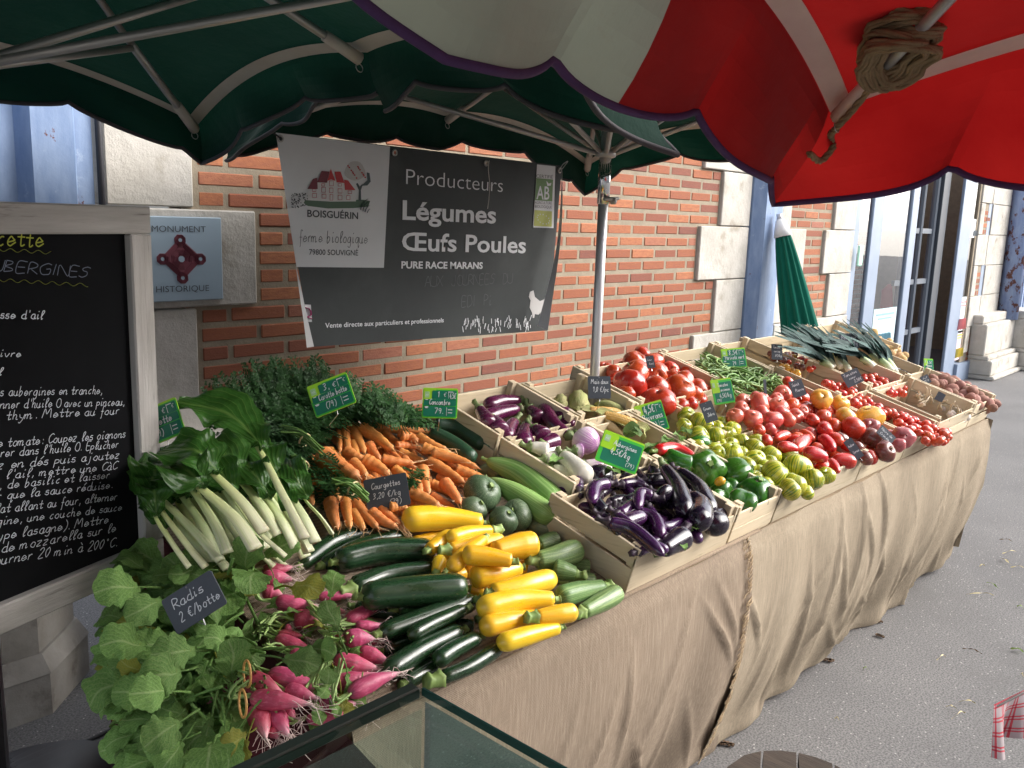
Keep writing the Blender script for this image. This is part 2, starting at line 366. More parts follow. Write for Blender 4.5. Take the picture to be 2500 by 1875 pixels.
# octagonal plinth under the blue shutter, below the chalkboard
pl = MB()
def octa(cx, cy, r, za, zb, r2=None):
    r2 = r2 or r; V = []
    for z, q in ((za, r), (zb, r2)):
        for i in range(8):
            a = math.pi/8+i*math.pi/4; V.append((cx+q*math.cos(a), cy+q*math.sin(a), z))
    pl.add(V, [(i, (i+1) % 8, (i+1) % 8+8, i+8) for i in range(8)]+[tuple(range(7, -1, -1)), tuple(range(8, 16))])
for za, zb, r, r2 in ((0, .14, .36, .36), (.141, .2, .365, .33), (.201, .36, .32, .32), (.361, .42, .335, .335), (.421, .62, .30, .30), (.621, .68, .325, .30), (.681, .95, .27, .27)): octa(-.72, .24, r, za, zb, r2)
tag(pl.build('stone_plinth', mat('shaded limestone', (.20, .18, .155), (.32, .30, .27), 5, .9, .4, 40, .006, c3=(.14, .12, .1), s3=8, t3=(.56, .72))), 'banded octagonal stone plinth below the chalkboard', 'plinth')  # limestone darkened all over: the shade around the plinth is put into its colour
wl = MB(); wl.box((-4.5, 0.1, 1.5), (7.2, 0.1, 3.0)); tag(wl.build('stone_wall', M_stonegrey), 'shaded stone wall behind the chalkboard and shutter', 'wall')

def bluemat(name, c1, c2, rust=(0.655, 0.68)):
    m, n, l, b = _new(name); co = coord(n)
    c = mixc(n, l, sharp(n, l, noise(n, l, mapping(n, l, co, (6, 6, 1.5)), 3, 6, 0.65), 0.3, 0.7), c1, c2)
    c = mixc(n, l, sharp(n, l, noise(n, l, co, 9, 6, 0.75), 0.62, 0.78), c, (0.42, 0.5, 0.6))
    r = sharp(n, l, noise(n, l, mapping(n, l, co, (1, 1, 0.7)), 13, 7, 0.65), *rust)
    c = mixc(n, l, r, c, (0.11, 0.035, 0.025)); l.new(c, b.inputs['Base Color']); b.inputs['Roughness'].default_value = 0.55
    bump(n, l, b, noise(n, l, co, 30, 6, 0.7), 0.35, 0.004); return m
M_blue = bluemat('peeling blue paint', (0.12, 0.19, 0.34), (0.23, 0.31, 0.46))
M_bluer = bluemat('flaking blue paint', (0.16, 0.22, 0.42), (0.3, 0.38, 0.55), (0.55, 0.6))
def profile(name, pts, z0, z1, m, label, cat):
    q = MB(); V = [(x, y, z0) for x, y in pts]+[(x, y, z1) for x, y in pts]; n = len(pts)
    q.add(V, [(i, i+1, i+1+n, i+n) for i in range(n-1)]); return tag(q.build(name, m), label, cat)
profile('blue_shutter', [(-1.9, .0), (-1.45, .0), (-1.42, -.07), (-1.15, -.07), (-1.12, 0), (-.98, 0), (-.95, -.07), (-.68, -.07), (-.64, -.0), (-.55, 0), (-.52, -.05), (-.40, -.05), (-.385, -.02), (-.335, -.02), (-.335, .08)], 0.95, 2.9, M_blue, 'peeling blue corrugated metal shutter above the chalkboard', 'shutter')
profile('blue_pillar', [(3.905, .05), (3.905, -.03), (3.96, -.10), (4.19, -.10), (4.20, -.085), (4.345, -.03), (4.345, .05)], 0, 3.0, M_blue, 'scuffed blue steel pillar between brick wall and leaning folded parasol', 'pillar')
p = MB(); p.tube([(10.32, -.1, .62), (10.32, -.1, 3.2)], .12, 12); tag(p.build('blue_drainpipe', M_bluer, smooth=True), 'blue drainpipe with flaking rusty paint at far end of the wall', 'drainpipe')
pts = [(10.46, .05)]
for i in range(36): pts += [(10.5+i*.12, .02), (10.53+i*.12, -.05), (10.59+i*.12, -.05), (10.61+i*.12, .02)]
profile('blue_gate', pts, 0.05, 3.2, M_blue, 'ribbed blue metal gate at far end of the street', 'gate')
lk = MB(); lk.box((11.5, -.07, 1.52), (.1, .06, .05), bev=.006)
lk.build('lock', mat('dark metal', (0.03, 0.03, 0.035), None, rough=.5), bpy.data.objects['blue_gate'])
p = MB(); p.tube([(-.315, -.028, 0.7), (-.318, -.028, 2.9)], .011, 8); tag(p.build('black_cable_pipe', mat('black conduit', (0.02, 0.02, 0.025), None, rough=.5), smooth=True), 'thin black conduit running up beside the blue shutter', 'pipe')

# ---------------- glass door
def hx(x, y): return PY('h', x, y, 0)[0]
M_frame = mat('blue grey door frame', (0.20, 0.255, 0.35), (0.25, 0.31, 0.41), 3, .45, .05)
M_glass = None
def glassmat(name, tint, refl, alpha):
    m, n, l, b = _new(name); tr = n.new('ShaderNodeBsdfTransparent'); tr.inputs[0].default_value = rgb(tint)
    gl = n.new('ShaderNodeBsdfGlossy'); gl.inputs['Roughness'].default_value = 0.02; gl.inputs[0].default_value = rgb(refl)
    fr = n.new('ShaderNodeFresnel'); fr.inputs[0].default_value = 1.5; mr = n.new('ShaderNodeMapRange'); mr.inputs[3].default_value = alpha; mr.inputs[4].default_value = 0.95
    l.new(fr.outputs[0], mr.inputs[0]); mx = n.new('ShaderNodeMixShader'); l.new(mr.outputs[0], mx.inputs[0]); l.new(tr.outputs[0], mx.inputs[1]); l.new(gl.outputs[0], mx.inputs[2])
    l.new(mx.outputs[0], n['Material Output'].inputs['Surface']); return m
M_glass = glassmat('window glass', (0.75, 0.8, 0.8), (0.95, 0.97, 1), 0.20)
door = empty('glass_door', (7.2, 0, 0), 'tall blue framed glass doorway standing ajar with barred dark opening', 'door')
fr_ = MB(); DX = {}
for k, (xa, xb) in dict(A=(1010, 1095), B=(1180, 1250), D=(1437, 1480), E=(1775, 1848), G=(1950, 1985)).items():
    DX[k] = (hx(xa, 500), hx(xb, 500))
    fr_.box(((DX[k][0]+DX[k][1])/2, 0.015, 1.55), (DX[k][1]-DX[k][0], 0.03, 3.1), bev=.006)
dk = (hx(1700, 500), hx(1742, 500)); q = MB(); q.box(((dk[0]+dk[1])/2, .12, 1.5), (dk[1]-dk[0], .05, 3.0), bev=.005); q.build('dark_jamb', mat('grille steel', (0.045, 0.055, 0.07), None, rough=.5), door)
fr_.box(((DX['A'][1]+DX['D'][0])/2, 0, .05), (DX['D'][0]-DX['A'][1], .07, .1)); fr_.box(((DX['E'][1]+DX['G'][0])/2, 0, .1), (DX['G'][0]-DX['E'][1], .07, .2))
fr_.build('door_frame', M_frame, door)
for a, b_ in (('A', 'B'), ('B', 'D'), ('E', 'G')):
    q = MB(); q.add([(DX[a][1], .02, .1), (DX[b_][0], .02, .1), (DX[b_][0], .02, 3.05), (DX[a][1], .02, 3.05)], [(0, 1, 2, 3)]); q.build('glass_pane', M_glass, door)
gb = MB()
for x in (1500, 1590, 1672): gb.tube([(hx(x, 700), .16, 0), (hx(x, 700), .16, 3.0)], .035, 8)
for z in (.62, 1.12, 1.62, 2.3): gb.box(((DX['D'][1]+dk[0])/2, .16, z), (dk[0]-DX['D'][1], .03, .05))
gb.build('security_grille', mat('grille bar steel', (0.10, 0.12, 0.15), None, rough=.5), door)
for (x0, y0, x1, y1, cols) in ((1198, 985, 1322, 1235, ((.42, .62, .68), (.60, .74, .78), (.22, .38, .45))), (1862, 372, 1908, 500, ((.78, .8, .8), (.8, .8, .8), (.3, .32, .33))), (1756, 905, 1818, 1130, ((.62, .74, .8), (.8, .82, .82), (.75, .25, .25))), (1740, 1135, 1800, 1310, ((.72, .5, .52), (.75, .6, .58), (.7, .6, .1)))):
    A = PY('h', x0, y0, .012); B = PY('h', x1, y1, .012); q = MB(); cx, cz_ = (A[0]+B[0])/2, (A[2]+B[2])/2; W_, H_ = B[0]-A[0], A[2]-B[2]
    q.box((cx, .01, cz_), (W_, .003, H_)); o = q.build('poster', mat('poster paper %d' % x0, cols[0], cols[1], 12, .6, 0), door)
    q = MB(); q.box((cx, .007, cz_+H_*.36), (W_*.8, .002, H_*.05)); q.box((cx, .007, cz_+H_*.26), (W_*.6, .002, H_*.04))
    for i in range(4): q.tube([(cx+W_*(-.25+.17*i), .0065, cz_-H_*.4), (cx+W_*(-.2+.13*i), .0065, cz_-H_*.1)], W_*.05, 6, flat=.05)
    q.build('print', mat('poster print %d' % x0, cols[2], None, rough=.6), o)
q = MB(); A = PY('h', 1105, 620, -.05); q.box((A[0], -.05, A[2]), (.09, .02, .17), bev=.008); q.build('door_sticker', mat('mint plastic', (.45, .75, .6), None, rough=.5), door)
ob = empty('opposite_building', (12, -24, 0), 'pale stone town building across the street behind the viewer, reflected in the glass', 'building')
q = MB(); q.box((12, -24.5, 5.5), (60, 1, 11)); q.build('facade', M_stonegrey, ob)
for i in range(12):
    for z in (1.6, 5.0, 8.4):
        q = MB(); q.box((-14+i*4.6, -23.98, z), (1.3, .06, 2.1), bev=.02); w_ = q.build('window', mat('dull window frame', (.5, .5, .48), None), ob); q = MB(); q.add([(-14.5+i*4.6, -23.94, z-.9), (-13.5+i*4.6, -23.94, z-.9), (-13.5+i*4.6, -23.94, z+.9), (-14.5+i*4.6, -23.94, z+.9)], [(0, 1, 2, 3)]); q.build('pane', mat('dark pane', (.03, .035, .04), None, rough=.1, bmp=0), w_)
# dark room behind the door
rm = MB(); mb = MB(); mo = MB()
for c in range(-26, 18): 
    x = 5.6+(c % 2)*.11
    while x < 11.5:
        mb.box((x+.11, 2.03, cz(c)), (.22, .06, .052), bev=.004, ax=[(random.random(), 0, 0)]*24); x += .235
room = empty('passage_room', (8, 1.5, 0), 'dim brick walled passage seen through the open door', 'room'); room['kind'] = 'structure'
mb.build('back_wall', M_brick, room); mo.box((8.5, 2.08, 1.5), (6.4, .1, 3.2)); mo.box((5.5, 1.05, 1.5), (.1, 2, 3.2)); mo.box((11.7, 1.05, 1.5), (.1, 2, 3.2)); mo.build('room_wall', M_mortar, room)
rm.box((8.5, .45, 3.15), (6.6, .7, .1)); rm.build('room_ceiling', mat('dark plaster', (.12, .11, .1), None), room)
fe = empty('fire_extinguisher', (7.95, .75, 0), 'red fire extinguisher hanging inside the dark passage', 'extinguisher')
q = MB(); q.tube([(8.75, .75, .55), (8.75, .75, .58), (8.75, .75, .95), (8.75, .75, 1.02)], [.07, .085, .085, .03], 14); q.build('cylinder', mat('extinguisher red', (.5, .02, .02), None, rough=.3), fe, True)
q = MB(); q.tube(catmull([(8.75, .72, 1.05), (8.6, .66, 1.0), (8.62, .64, .8), (8.66, .64, .62)], 14), .012, 6); q.build('hose', mat('pale hose', (.5, .42, .36), None), fe, True)
# ================================================================== WRITING
HW = {'a':"99 69 47 45 64 84 99 94 b5",'b':"4e 44 64 86 88 69 47",'c':"99 79 57 55 74 95",'d':"99 69 47 45 64 84 96 9e 94 b5",'e':"46 97 88 69 47 45 64 85 a6",'f':"9d 7e 6c 61 50;48 88",
'g':"99 69 47 45 64 85 99 92 70 41",'h':"4e 44;47 69 88 84 a4",'i':"59 54 75;5c 6d",'j':"79 72 50 31;7c 8d",'k':"4e 44;89 46 84",'l':"46 8c 7e 5c 54 75",'m':"29 24;27 49 58 54;57 79 98 94 b5",
'n':"39 34;37 69 88 84 a5",'o':"69 47 45 64 84 96 98 79 69",'p':"49 40;48 69 98 96 75 45",'q':"99 69 47 45 64 85 99 90 b2",'r':"49 44;47 69 89",'s':"89 59 47 77 85 64 35",'t':"6d 65 74 95;39 99",
'u':"39 35 54 74 89;89 84 a5",'v':"39 64 99",'w':"29 44 68 84 b9",'x':"39 84;89 34",'y':"39 46 75;99 84 50 31",'z':"39 89 34 84",
'A':"34 7e b4;58 98",'B':"4e 44;4e 8d 8b 49 97 95 44",'C':"bd 8e 4b 47 64 95 b6",'D':"4e 44 84 b7 ab 8e 4e",'E':"ae 4e 44 a4;49 99",'F':"ae 4e 44;49 99",'G':"bd 8e 4b 47 64 94 b5 b9 89",'H':"3e 34;be b4;39 b9",
'I':"6e 64",'J':"8e 85 54 36",'L':"4e 44 a4",'M':"24 4e 78 be d4",'N':"34 3e b4 be",'O':"7e 4c 37 64 94 b7 ac 7e",'P':"44 4e 9d 9a 48",'R':"44 4e 9d 9a 48;68 b4",'S':"bd 8e 5c 6a 99 96 64 35",'T':"2e ce;7e 74",
'U':"3e 36 64 94 b6 be",'V':"3e 74 be",'X':"3e b4;be 34",'Z':"3e be 34 b4",'0':"7e 4b 47 64 87 9b 7e",'1':"4b 7e 74",'2':"4c 6e 8e 9b 44 a4",'3':"4d 8e 9b 6a 97 75 44",'4':"7e 47 a7;8a 83",
'5':"9e 5e 4a 89 96 64 35",'6':"9e 5a 46 64 86 88 59",'7':"3e 9e 64",'8':"69 4c 6e 8c 69 46 64 86 69",'9':"9b 7e 4c 69 9b 84",'€':"bd 8e 5b 57 74 a5;3a 8a;38 88",'/':"43 ae",',':"65 52",'.':"64 65",':':"64 65;68 69",
'(':"8f 5b 56 82",')':"5f 8b 86 52","'":"6e 6b",'°':"6e 5d 6c 7d 6e",'-':"47 87"}
for k, (b_, ac) in {'é':('e', ";6b 9e"),'è':('e', ";8b 5e"),'à':('a', ";8b 5e"),'ê':('e', ";5b 7d 9b"),'É':('E', ";6f 9f")}.items(): HW[k] = HW[b_]+ac
HWID = {'m':11,'w':11,'i':6,'l':6,'.':5,',':5,':':5,"'":5,'(':6,')':6,'t':7,'r':7,'f':7,' ':6,'M':13,'I':6,'1':7,'s':7}
def handwrite(name, text, P0, ex, ey, nz, width, height, parent, m, slant=0.18, stroke=0.10, jit=0.35):
    """joined-up chalk strokes: P0 baseline start, ex/ey unit vectors of the line, fitted to width; height of an ascender"""
    adv = 0; items = []
    for ch in text:
        if ch in HW: items.append((adv, HW[ch]))
        adv += HWID.get(ch, 8.2)
    sx = width/max(adv, 1); sy = height/10.0; mb = MB(); ex, ey, nz, P0 = map(np.asarray, (ex, ey, nz, P0)); w = height*stroke/2
    for x0, g_ in items:
        jx, jy = random.uniform(-jit, jit), random.uniform(-jit, jit)*.6
        for st in g_.split(';'):
            pts = [(int(q[0], 16)-3+x0+jx+random.uniform(-.15, .15), int(q[1], 16)-4+jy+random.uniform(-.15, .15)) for q in st.split()]
            C = catmull(pts, max(2, (len(pts)-1)*5)) if len(pts) > 2 else np.array(pts, float)
            Q = np.array([P0+ex*((c[0]+c[1]*slant)*sx)+ey*(c[1]*sy) for c in C]); T = np.gradient(Q, axis=0) if len(Q) > 2 else np.array([Q[1]-Q[0]]*2)
            T /= np.linalg.norm(T, axis=1)[:, None]+1e-9; Nn = np.cross(nz, T)*w
            n = len(Q); V = [q+b_ for q, b_ in zip(Q, Nn)]+[q-b_ for q, b_ in zip(Q, Nn)]
            mb.add(V, [(i, i+1, i+1+n, i+n) for i in range(n-1)])
    return mb.build(name, m, parent)
def typeset(name, text, P0, P1, nz, parent, m, yscale=1.0, bold=0.0, height=None):
    """printed lettering set between two points of a surface"""
    c = bpy.data.curves.new('type', 'FONT'); c.body = text; c.offset = bold; c.resolution_u = 3
    o = bpy.data.objects.new('type', c); COL.objects.link(o); dg = bpy.context.evaluated_depsgraph_get(); dg.update()
    me = bpy.data.meshes.new_from_object(o.evaluated_get(dg)); COL.objects.unlink(o); bpy.data.objects.remove(o)
    n = len(me.vertices); V = np.zeros(n*3, np.float32); me.vertices.foreach_get('co', V); V = V.reshape(-1, 3)
    x0, x1 = V[:, 0].min(), V[:, 0].max(); P0, P1, nz = np.asarray(P0, float), np.asarray(P1, float), np.asarray(nz, float)
    ex = P1-P0; L = np.linalg.norm(ex); ex = ex/L; ey = np.cross(nz, ex); s_ = L/(x1-x0); sy = (height/0.73 if height else s_*yscale)
    W_ = P0+np.outer((V[:, 0]-x0)*s_, ex)+np.outer(V[:, 1]*sy, ey); me.vertices.foreach_set('co', W_.astype(np.float32).ravel()); me.materials.clear(); me.materials.append(m); me.name = name
    return link(name, me, parent)
M_white = mat('white lettering', (.72, .74, .76), None, rough=.7, bmp=0); M_ink = mat('dark print', (.05, .055, .06), None, rough=.7, bmp=0)
M_chalk = mat('white chalk', (.75, .8, .85), None, rough=.9, bmp=0); M_chalkg = mat('green chalk', (.42, .46, .06), None, rough=.9, bmp=0); M_chalkd = mat('faint grey chalk', (.2, .23, .3), None, rough=.9, bmp=0)

# ================================================================== PARASOLS
def clothmat(name, c1, c2, trans=0.25, rough=0.85, scale=3.0, stain=None):
    m, n, l, b = _new(name); co = coord(n); c = mixc(n, l, sharp(n, l, noise(n, l, co, scale, 5), .3, .7), c1, c2)
    if stain: c = mixc(n, l, sharp(n, l, noise(n, l, co, 5.0, 6, .7), .6, .75), c, stain)
    l.new(c, b.inputs['Base Color']); b.inputs['Roughness'].default_value = rough; b.inputs['Specular IOR Level'].default_value = .15; b.inputs['Sheen Weight'].default_value = .1
    bump(n, l, b, noise(n, l, co, 9, 5, .6), .25, .02)
    tr = n.new('ShaderNodeBsdfTranslucent'); l.new(c, tr.inputs[0]); ms = n.new('ShaderNodeMixShader'); ms.inputs[0].default_value = trans
    l.new(b.outputs[0], ms.inputs[1]); l.new(tr.outputs[0], ms.inputs[2]); l.new(ms.outputs[0], n['Material Output'].inputs['Surface']); return m
M_green = clothmat('bottle green canvas', (.003, .030, .019), (.004, .037, .023), .10)
M_red = clothmat('red canvas', (.20, .0035, .004), (.285, .009, .008), .28)
M_cream = clothmat('stained cream canvas', (.31, .335, .255), (.37, .39, .30), .22, stain=(.33, .31, .22))
M_tape = mat('pale webbing', (.50, .46, .40), (.58, .54, .47), 10, .9, .3, 60)
M_tapep = mat('pinkish webbing', (.60, .42, .38), (.66, .50, .45), 10, .9, .3, 60)
M_trimg = mat('dark grey binding', (.06, .055, .06), None, rough=.8); M_trimp = mat('purple binding', (.05, .02, .08), (.075, .03, .115), 20, .85, .3, 80)
M_alu = mat('aluminium tube', (.55, .55, .56), (.62, .62, .63), 6, .38, .05, metal=.75); M_steelm = mat('galvanised steel', (.42, .41, .39), None, rough=.45, metal=.6)
M_chrome = mat('chrome sleeve', (.7, .7, .7), None, rough=.12, metal=1, bmp=0); M_blackp = mat('black sleeve', (.015, .015, .017), None, rough=.6)
def parasol(label, cx, cy, half, rot, zc_, zm, zt, val, flare, mats, tapem, trim, period=.2, group=None, pole=True, seams=None, hub=1.82, trimr=.006, corners={}, hx=None, vs=lambda t: 1.0):
    hx = hx or half
    root = empty('market_parasol', (cx, cy, 0), label, 'parasol', group)
    R = lambda x, y: (cx+x*math.cos(rot)-y*math.sin(rot), cy+x*math.sin(rot)+y*math.cos(rot))
    ring = []                                        # eight rib ends: corner, mid side, corner ...
    for k in range(8):
        a = k*math.pi/4
        x = max(-1, min(1, round(1.5*math.cos(a)))); y = max(-1, min(1, round(1.5*math.sin(a)))); ring.append((x, y, corners.get(k, zm if k % 2 == 0 else zc_)))
    NS = 20; per = []
    for k in range(8):
        A = ring[k]; B = ring[(k+1) % 8]
        for i in range(NS):
            t = i/NS; q = 4*t*(1-t); inn = 1-.035*q
            per.append((hx*(A[0]+(B[0]-A[0])*t)*inn, half*(A[1]+(B[1]-A[1])*t)*inn, A[2]+(B[2]-A[2])*t+.055*q))
    NP = len(per); NR = 8
    def pt(i, r):                                    # r 0 apex .. 1 edge; canvas sags between ribs
        x, y, z = per[i % NP]; k = (i % NS)/NS; sag = .05*math.sin(math.pi*k)*r*(1-r)*2
        X, Y = R(x*r, y*r); return (X, Y, zt+(z-zt)*r-sag*.6-.02*math.sin(math.pi*r))
    # canopy panels
    can = MB()
    for i in range(NP):
        for j in range(NR):
            can.cur = seams(i/NP) if seams else 0
            V = [pt(i, j/NR), pt(i+1, j/NR), pt(i+1, (j+1)/NR), pt(i, (j+1)/NR)]
            if j == 0: can.add(V[1:], [(0, 1, 2)])
            else: can.add(V, [(0, 1, 2, 3)])
    co = can.build('canopy', mats, root, True)
    # valance with scalloped hem
    va = MB(); hem = []; NV = 6; L = 0; cols = []
    sub = 3
    for i in range(NP*sub+1):
        f_ = i/sub; i0 = int(f_) % NP; t = f_-int(f_); a = np.array(per[i0]); b_ = np.array(per[(i0+1) % NP]); p_ = a+(b_-a)*t
        L = i/(NP*sub)*8*half; ph = (L % period)/period
        d = val*(0.76+.24*abs(math.sin(math.pi*ph))**.6)+.012*math.sin(L*7.3+cx*9)
        fl = flare*(1+.18*math.sin(L*9.1+cx)+.07*math.sin(L*21.0))
        n_ = np.array([p_[0]/hx, p_[1]/half]); n_ = n_/max(abs(n_)); d *= vs(i/(NP*sub)); col = []
        for j in range(NV+1):
            r = j/NV; X, Y = R(p_[0]+n_[0]*fl*r**1.3+.018*math.sin(L*17+r*3)*r*n_[0], p_[1]+n_[1]*fl*r**1.3+.018*math.sin(L*17+r*3)*r*n_[1])
            col.append((X, Y, p_[2]-d*r))
        cols.append(col); hem.append(col[-1])
    for i in range(NP*sub):
        va.cur = seams(i/(NP*sub)) if seams else 0
        for j in range(NV): va.add([cols[i][j], cols[i+1][j], cols[i+1][j+1], cols[i][j+1]], [(0, 1, 2, 3)])
    va.build('valance', mats, root, True)
    q = MB(); q.tube(hem, trimr, 6, flat=1.0, cap=False); q.build('hem_binding', trim, root, True)
    q = MB()                                         # webbing tape round the edge
    for i in range(NP):
        def tp(i, r, dz): X, Y, Z = pt(i, r); return (X, Y, Z-dz)
        V = [tp(i, .995, .006), tp(i+1, .995, .006), tp(i+1, .945, .006), tp(i, .945, .006)]; q.add(V, [(0, 1, 2, 3)])
    q.build('edge_tape', tapem, root, True)
    for k in range(8):
        i = k*NS; P_ = [pt(i, r) for r in (.03, .3, .62)]; Q_ = [pt(i, r) for r in (.62, .8, .97)]
        dn = lambda P, d: [(a, b_, c-d) for a, b_, c in P]
        rb = MB(); rb.tube(dn(P_, .03), .0085, 8); rb.tube(dn(Q_, .03), .0105, 8); rb_o = rb.build('rib', M_steelm, root, True)
        e = np.array(pt(i, .97)); e2 = np.array(pt(i, .86)); s1 = MB(); s1.tube([e2-[0, 0, .03], e-[0, 0, .032]], [.014, .016], 8); s1.build('rib_pocket', tapem, rb_o, True)
        rg = MB(); th = np.linspace(0, 2*math.pi, 13); rg.tube([(e[0]+.010*math.cos(a), e[1]+.003*math.sin(a), e[2]-.052+.010*math.sin(a)) for a in th], .0013, 5); rg.build('ring', M_steelm, rb_o, True)
        m_ = np.array(pt(i, .62))-[0, 0, .04]; st = MB(); st.tube([(cx+(m_[0]-cx)*.03, cy+(m_[1]-cy)*.03, hub), tuple(m_)], .0085, 8); st.build('strut', M_steelm, root, True)
    if pole:
        q = MB(); q.tube([(cx, cy, 0), (cx, cy, zt-.02)], .0165, 16); q.build('pole', M_alu, root, True)
        q = MB(); q.tube([(cx, cy, hub-.16), (cx, cy, hub-.005)], .0205, 16); q.build('sleeve', M_chrome, root, True)
        q = MB(); q.tube([(cx, cy, hub-.012), (cx, cy, hub-.008), (cx, cy, hub+.008), (cx, cy, hub+.012)], [.026, .034, .034, .026], 16); q.build('runner_hub', M_steelm, root, True)
        q = MB(); q.tube([(cx-.02, cy-.02, hub-.145), (cx+.055, cy-.02, hub-.14)], .006, 8); q.tube([(cx+.02, cy-.022, hub-.15), (cx+.03, cy-.022, hub-.15)], .012, 6); q.build('pin', M_steelm, root, True)
    return root
parasol('dark green square parasol over the left end of the stall and chalkboard', -1.03, -1.12, .82, 0, 1.855, 1.985, 2.36, .125, .03, [M_green], M_tape, M_trimg, .29, 'green parasols over the stall', hx=.90)
parasol('dark green square parasol on an aluminium pole behind the corn, above the banner', .868, -1.09, .78, 0, 1.855, 1.985, 2.36, .125, .03, [M_green], M_tape, M_trimg, .29, 'green parasols over the stall', corners={5: 2.06, 6: 2.07, 7: 2.06, 4: 2.02}, hx=.90)
def seam(t): return 0
RR = math.radians(3.085)
cR = np.array([-.683, -3.16])
def seam(t): return 1 if .203 < t < .50 else 0
rp = parasol('red and cream square parasol with purple hem in the foreground', cR[0], cR[1], 1.013, RR, 1.836, 1.985, 2.45, .232, .135, [M_red, M_cream], M_tapep, M_trimp, .36, None, True, seam, 1.85, .0075, {3: 2.096, 2: 2.029, 0: 1.965}, vs=lambda t: 1.22-.42*math.exp(-((t-.125)/.035)**2) if t < .125 else 1-.20*math.exp(-((t-.125)/.035)**2))
# coil of hemp rope bound to the red parasol's corner rib
M_rope = mat('hemp rope', (.20, .14, .075), (.29, .21, .115), 30, .95, .8, 160, .004, c3=(.16, .11, .06), s3=60)
rope = MB(); tip = np.array([.274, -2.094, 1.836]); e1 = np.array([cR[0], cR[1], 2.45]); ax_ = e1-tip; ax_ /= np.linalg.norm(ax_)
side = np.cross(ax_, [0, 0, 1.0]); side /= np.linalg.norm(side); upv = np.cross(side, ax_)
pts = []
for i in range(420):
    t = i/420; a = t*2*math.pi*17; k = t
    u_ = .21+.125*(.5+.5*math.sin(a)) ; off = .044*math.cos(a)*(1+.12*math.sin(7*a))
    pts.append(tip+ax_*(u_+.012*math.sin(5.3*t*6))+side*(off+.018*math.sin(t*19))+upv*(-.03+.03*math.sin(t*31)+.012*math.cos(a*2)))
pts = np.array(pts); N_ = len(pts)
T_ = np.gradient(pts, axis=0); T_ /= np.linalg.norm(T_, axis=1)[:, None]
for s_ in range(3):                                   # three twisted strands
    B1 = np.cross(T_, [0, .3, 1.0]); B1 /= np.linalg.norm(B1, axis=1)[:, None]; B2 = np.cross(T_, B1); ph = np.arange(N_)*.55+s_*2.094
    rope.tube(pts+.0034*(np.cos(ph)[:, None]*B1+np.sin(ph)[:, None]*B2), .0042, 6)
tail = catmull([tip+ax_*.2+upv*-.04, tip+ax_*.1+upv*-.05, tip+ax_*.02+upv*-.05, tip+np.array([.02, -.0, -.045]), tip+np.array([.045, .0, -.06]), tip+np.array([.03, .02, -.095]), tip+np.array([-.03, .02, -.085])], 60)
T_ = np.gradient(tail, axis=0); T_ /= np.linalg.norm(T_, axis=1)[:, None]
for s_ in range(3):
    B1 = np.cross(T_, [0, .3, 1.0]); B1 /= np.linalg.norm(B1, axis=1)[:, None]; B2 = np.cross(T_, B1); ph = np.arange(60)*.7+s_*2.094
    rope.tube(tail+.0034*(np.cos(ph)[:, None]*B1+np.sin(ph)[:, None]*B2), .0042, 6)
tag(rope.build('rope_coil', M_rope, smooth=True), 'coil of brown hemp rope wound round the rib of the red parasol', 'rope')
# folded green parasol leaning against the pillar
fp = empty('folded_parasol', (4.72, -.25, 0), 'closed green parasol leaning against the blue steel pillar', 'parasol')
A = PY('h', 575, 430, -.16); B = PY('h', 700, 1130, -.34); dB = B-A; B2_ = A+dB*1.75
q = MB(); P_ = [A+(B2_-A)*t for t in np.linspace(0.03, .95, 14)]; rr = [.04+.095*min(1, t*1.1)**.8 for t in np.linspace(0, 1, 14)]
q.tube(P_, rr, 60, rib=(11, .17)); q.build('canopy', clothmat('teal green canvas', (.004, .11, .075), (.006, .15, .10), .15), fp, True)
q = MB(); q.tube([A+(B2_-A)*-.045, A+(B2_-A)*.0, A+(B2_-A)*.05], [.028, .046, .06], 16); q.build('top_cap', mat('white canvas', (.75, .76, .76), None), fp, True)
q = MB(); q.tube([A+(B2_-A)*-.075, A+(B2_-A)*-.04], [.018, .022], 10); q.tube([B2_, A+(B2_-A)*1.3], .018, 8); q.build('pole', M_alu, fp, True)

# ================================================================== BANNER
bn = empty('stall_banner', (.7, -.5, 1.15), 'grey and white vinyl farm banner hung on the bricks between the parasols', 'banner')
YB = -.5
def nb(x, y, dy=0): return PY('n', x, y, YB-dy)
TL, TR, BL, BR = nb(92, 66), nb(2095, 300), nb(345, 1565), nb(1995, 1450)
M_bgrey = mat('charcoal vinyl', (.036, .041, .042), (.056, .063, .063), 2.5, .6, .12, 5, .01, c3=(.075, .083, .081), s3=3.5, t3=(.55, .8), spec=.2); M_bwhite = mat('white vinyl', (.56, .57, .585), (.62, .63, .64), 4, .45, .1, 6, .006)
def bpt(u_, v_):
    p_ = (TL*(1-u_)+TR*u_)*(1-v_)+(BL*(1-u_)+BR*u_)*v_
    return p_
def bsurf(p_):      # bow of the sheet, as a function of place
    return p_
q = MB(); NU, NW = 40, 24; wid = TR[0]-TL[0]
V = []; F = []
for i in range(NU+1):
    for j in range(NW+1):
        u_, v_ = i/NU, j/NW; p_ = bpt(u_, v_); sag = .010*math.sin(math.pi*u_)*(1-v_)*0
        V.append((p_[0], p_[1]+.0005, p_[2]-sag))
F = [(i*(NW+1)+j, (i+1)*(NW+1)+j, (i+1)*(NW+1)+j+1, i*(NW+1)+j+1) for i in range(NU) for j in range(NW)]
q.add(V, F); q.build('sheet', M_bgrey, bn, True)
nY = np.array([0, -1.0, 0])
def flat(name, pts, m, lay=1, parent=None):
    q = MB(); q.poly([nb(x, y, .0007*lay) for x, y in pts]); return q.build(name, m, parent or bn)
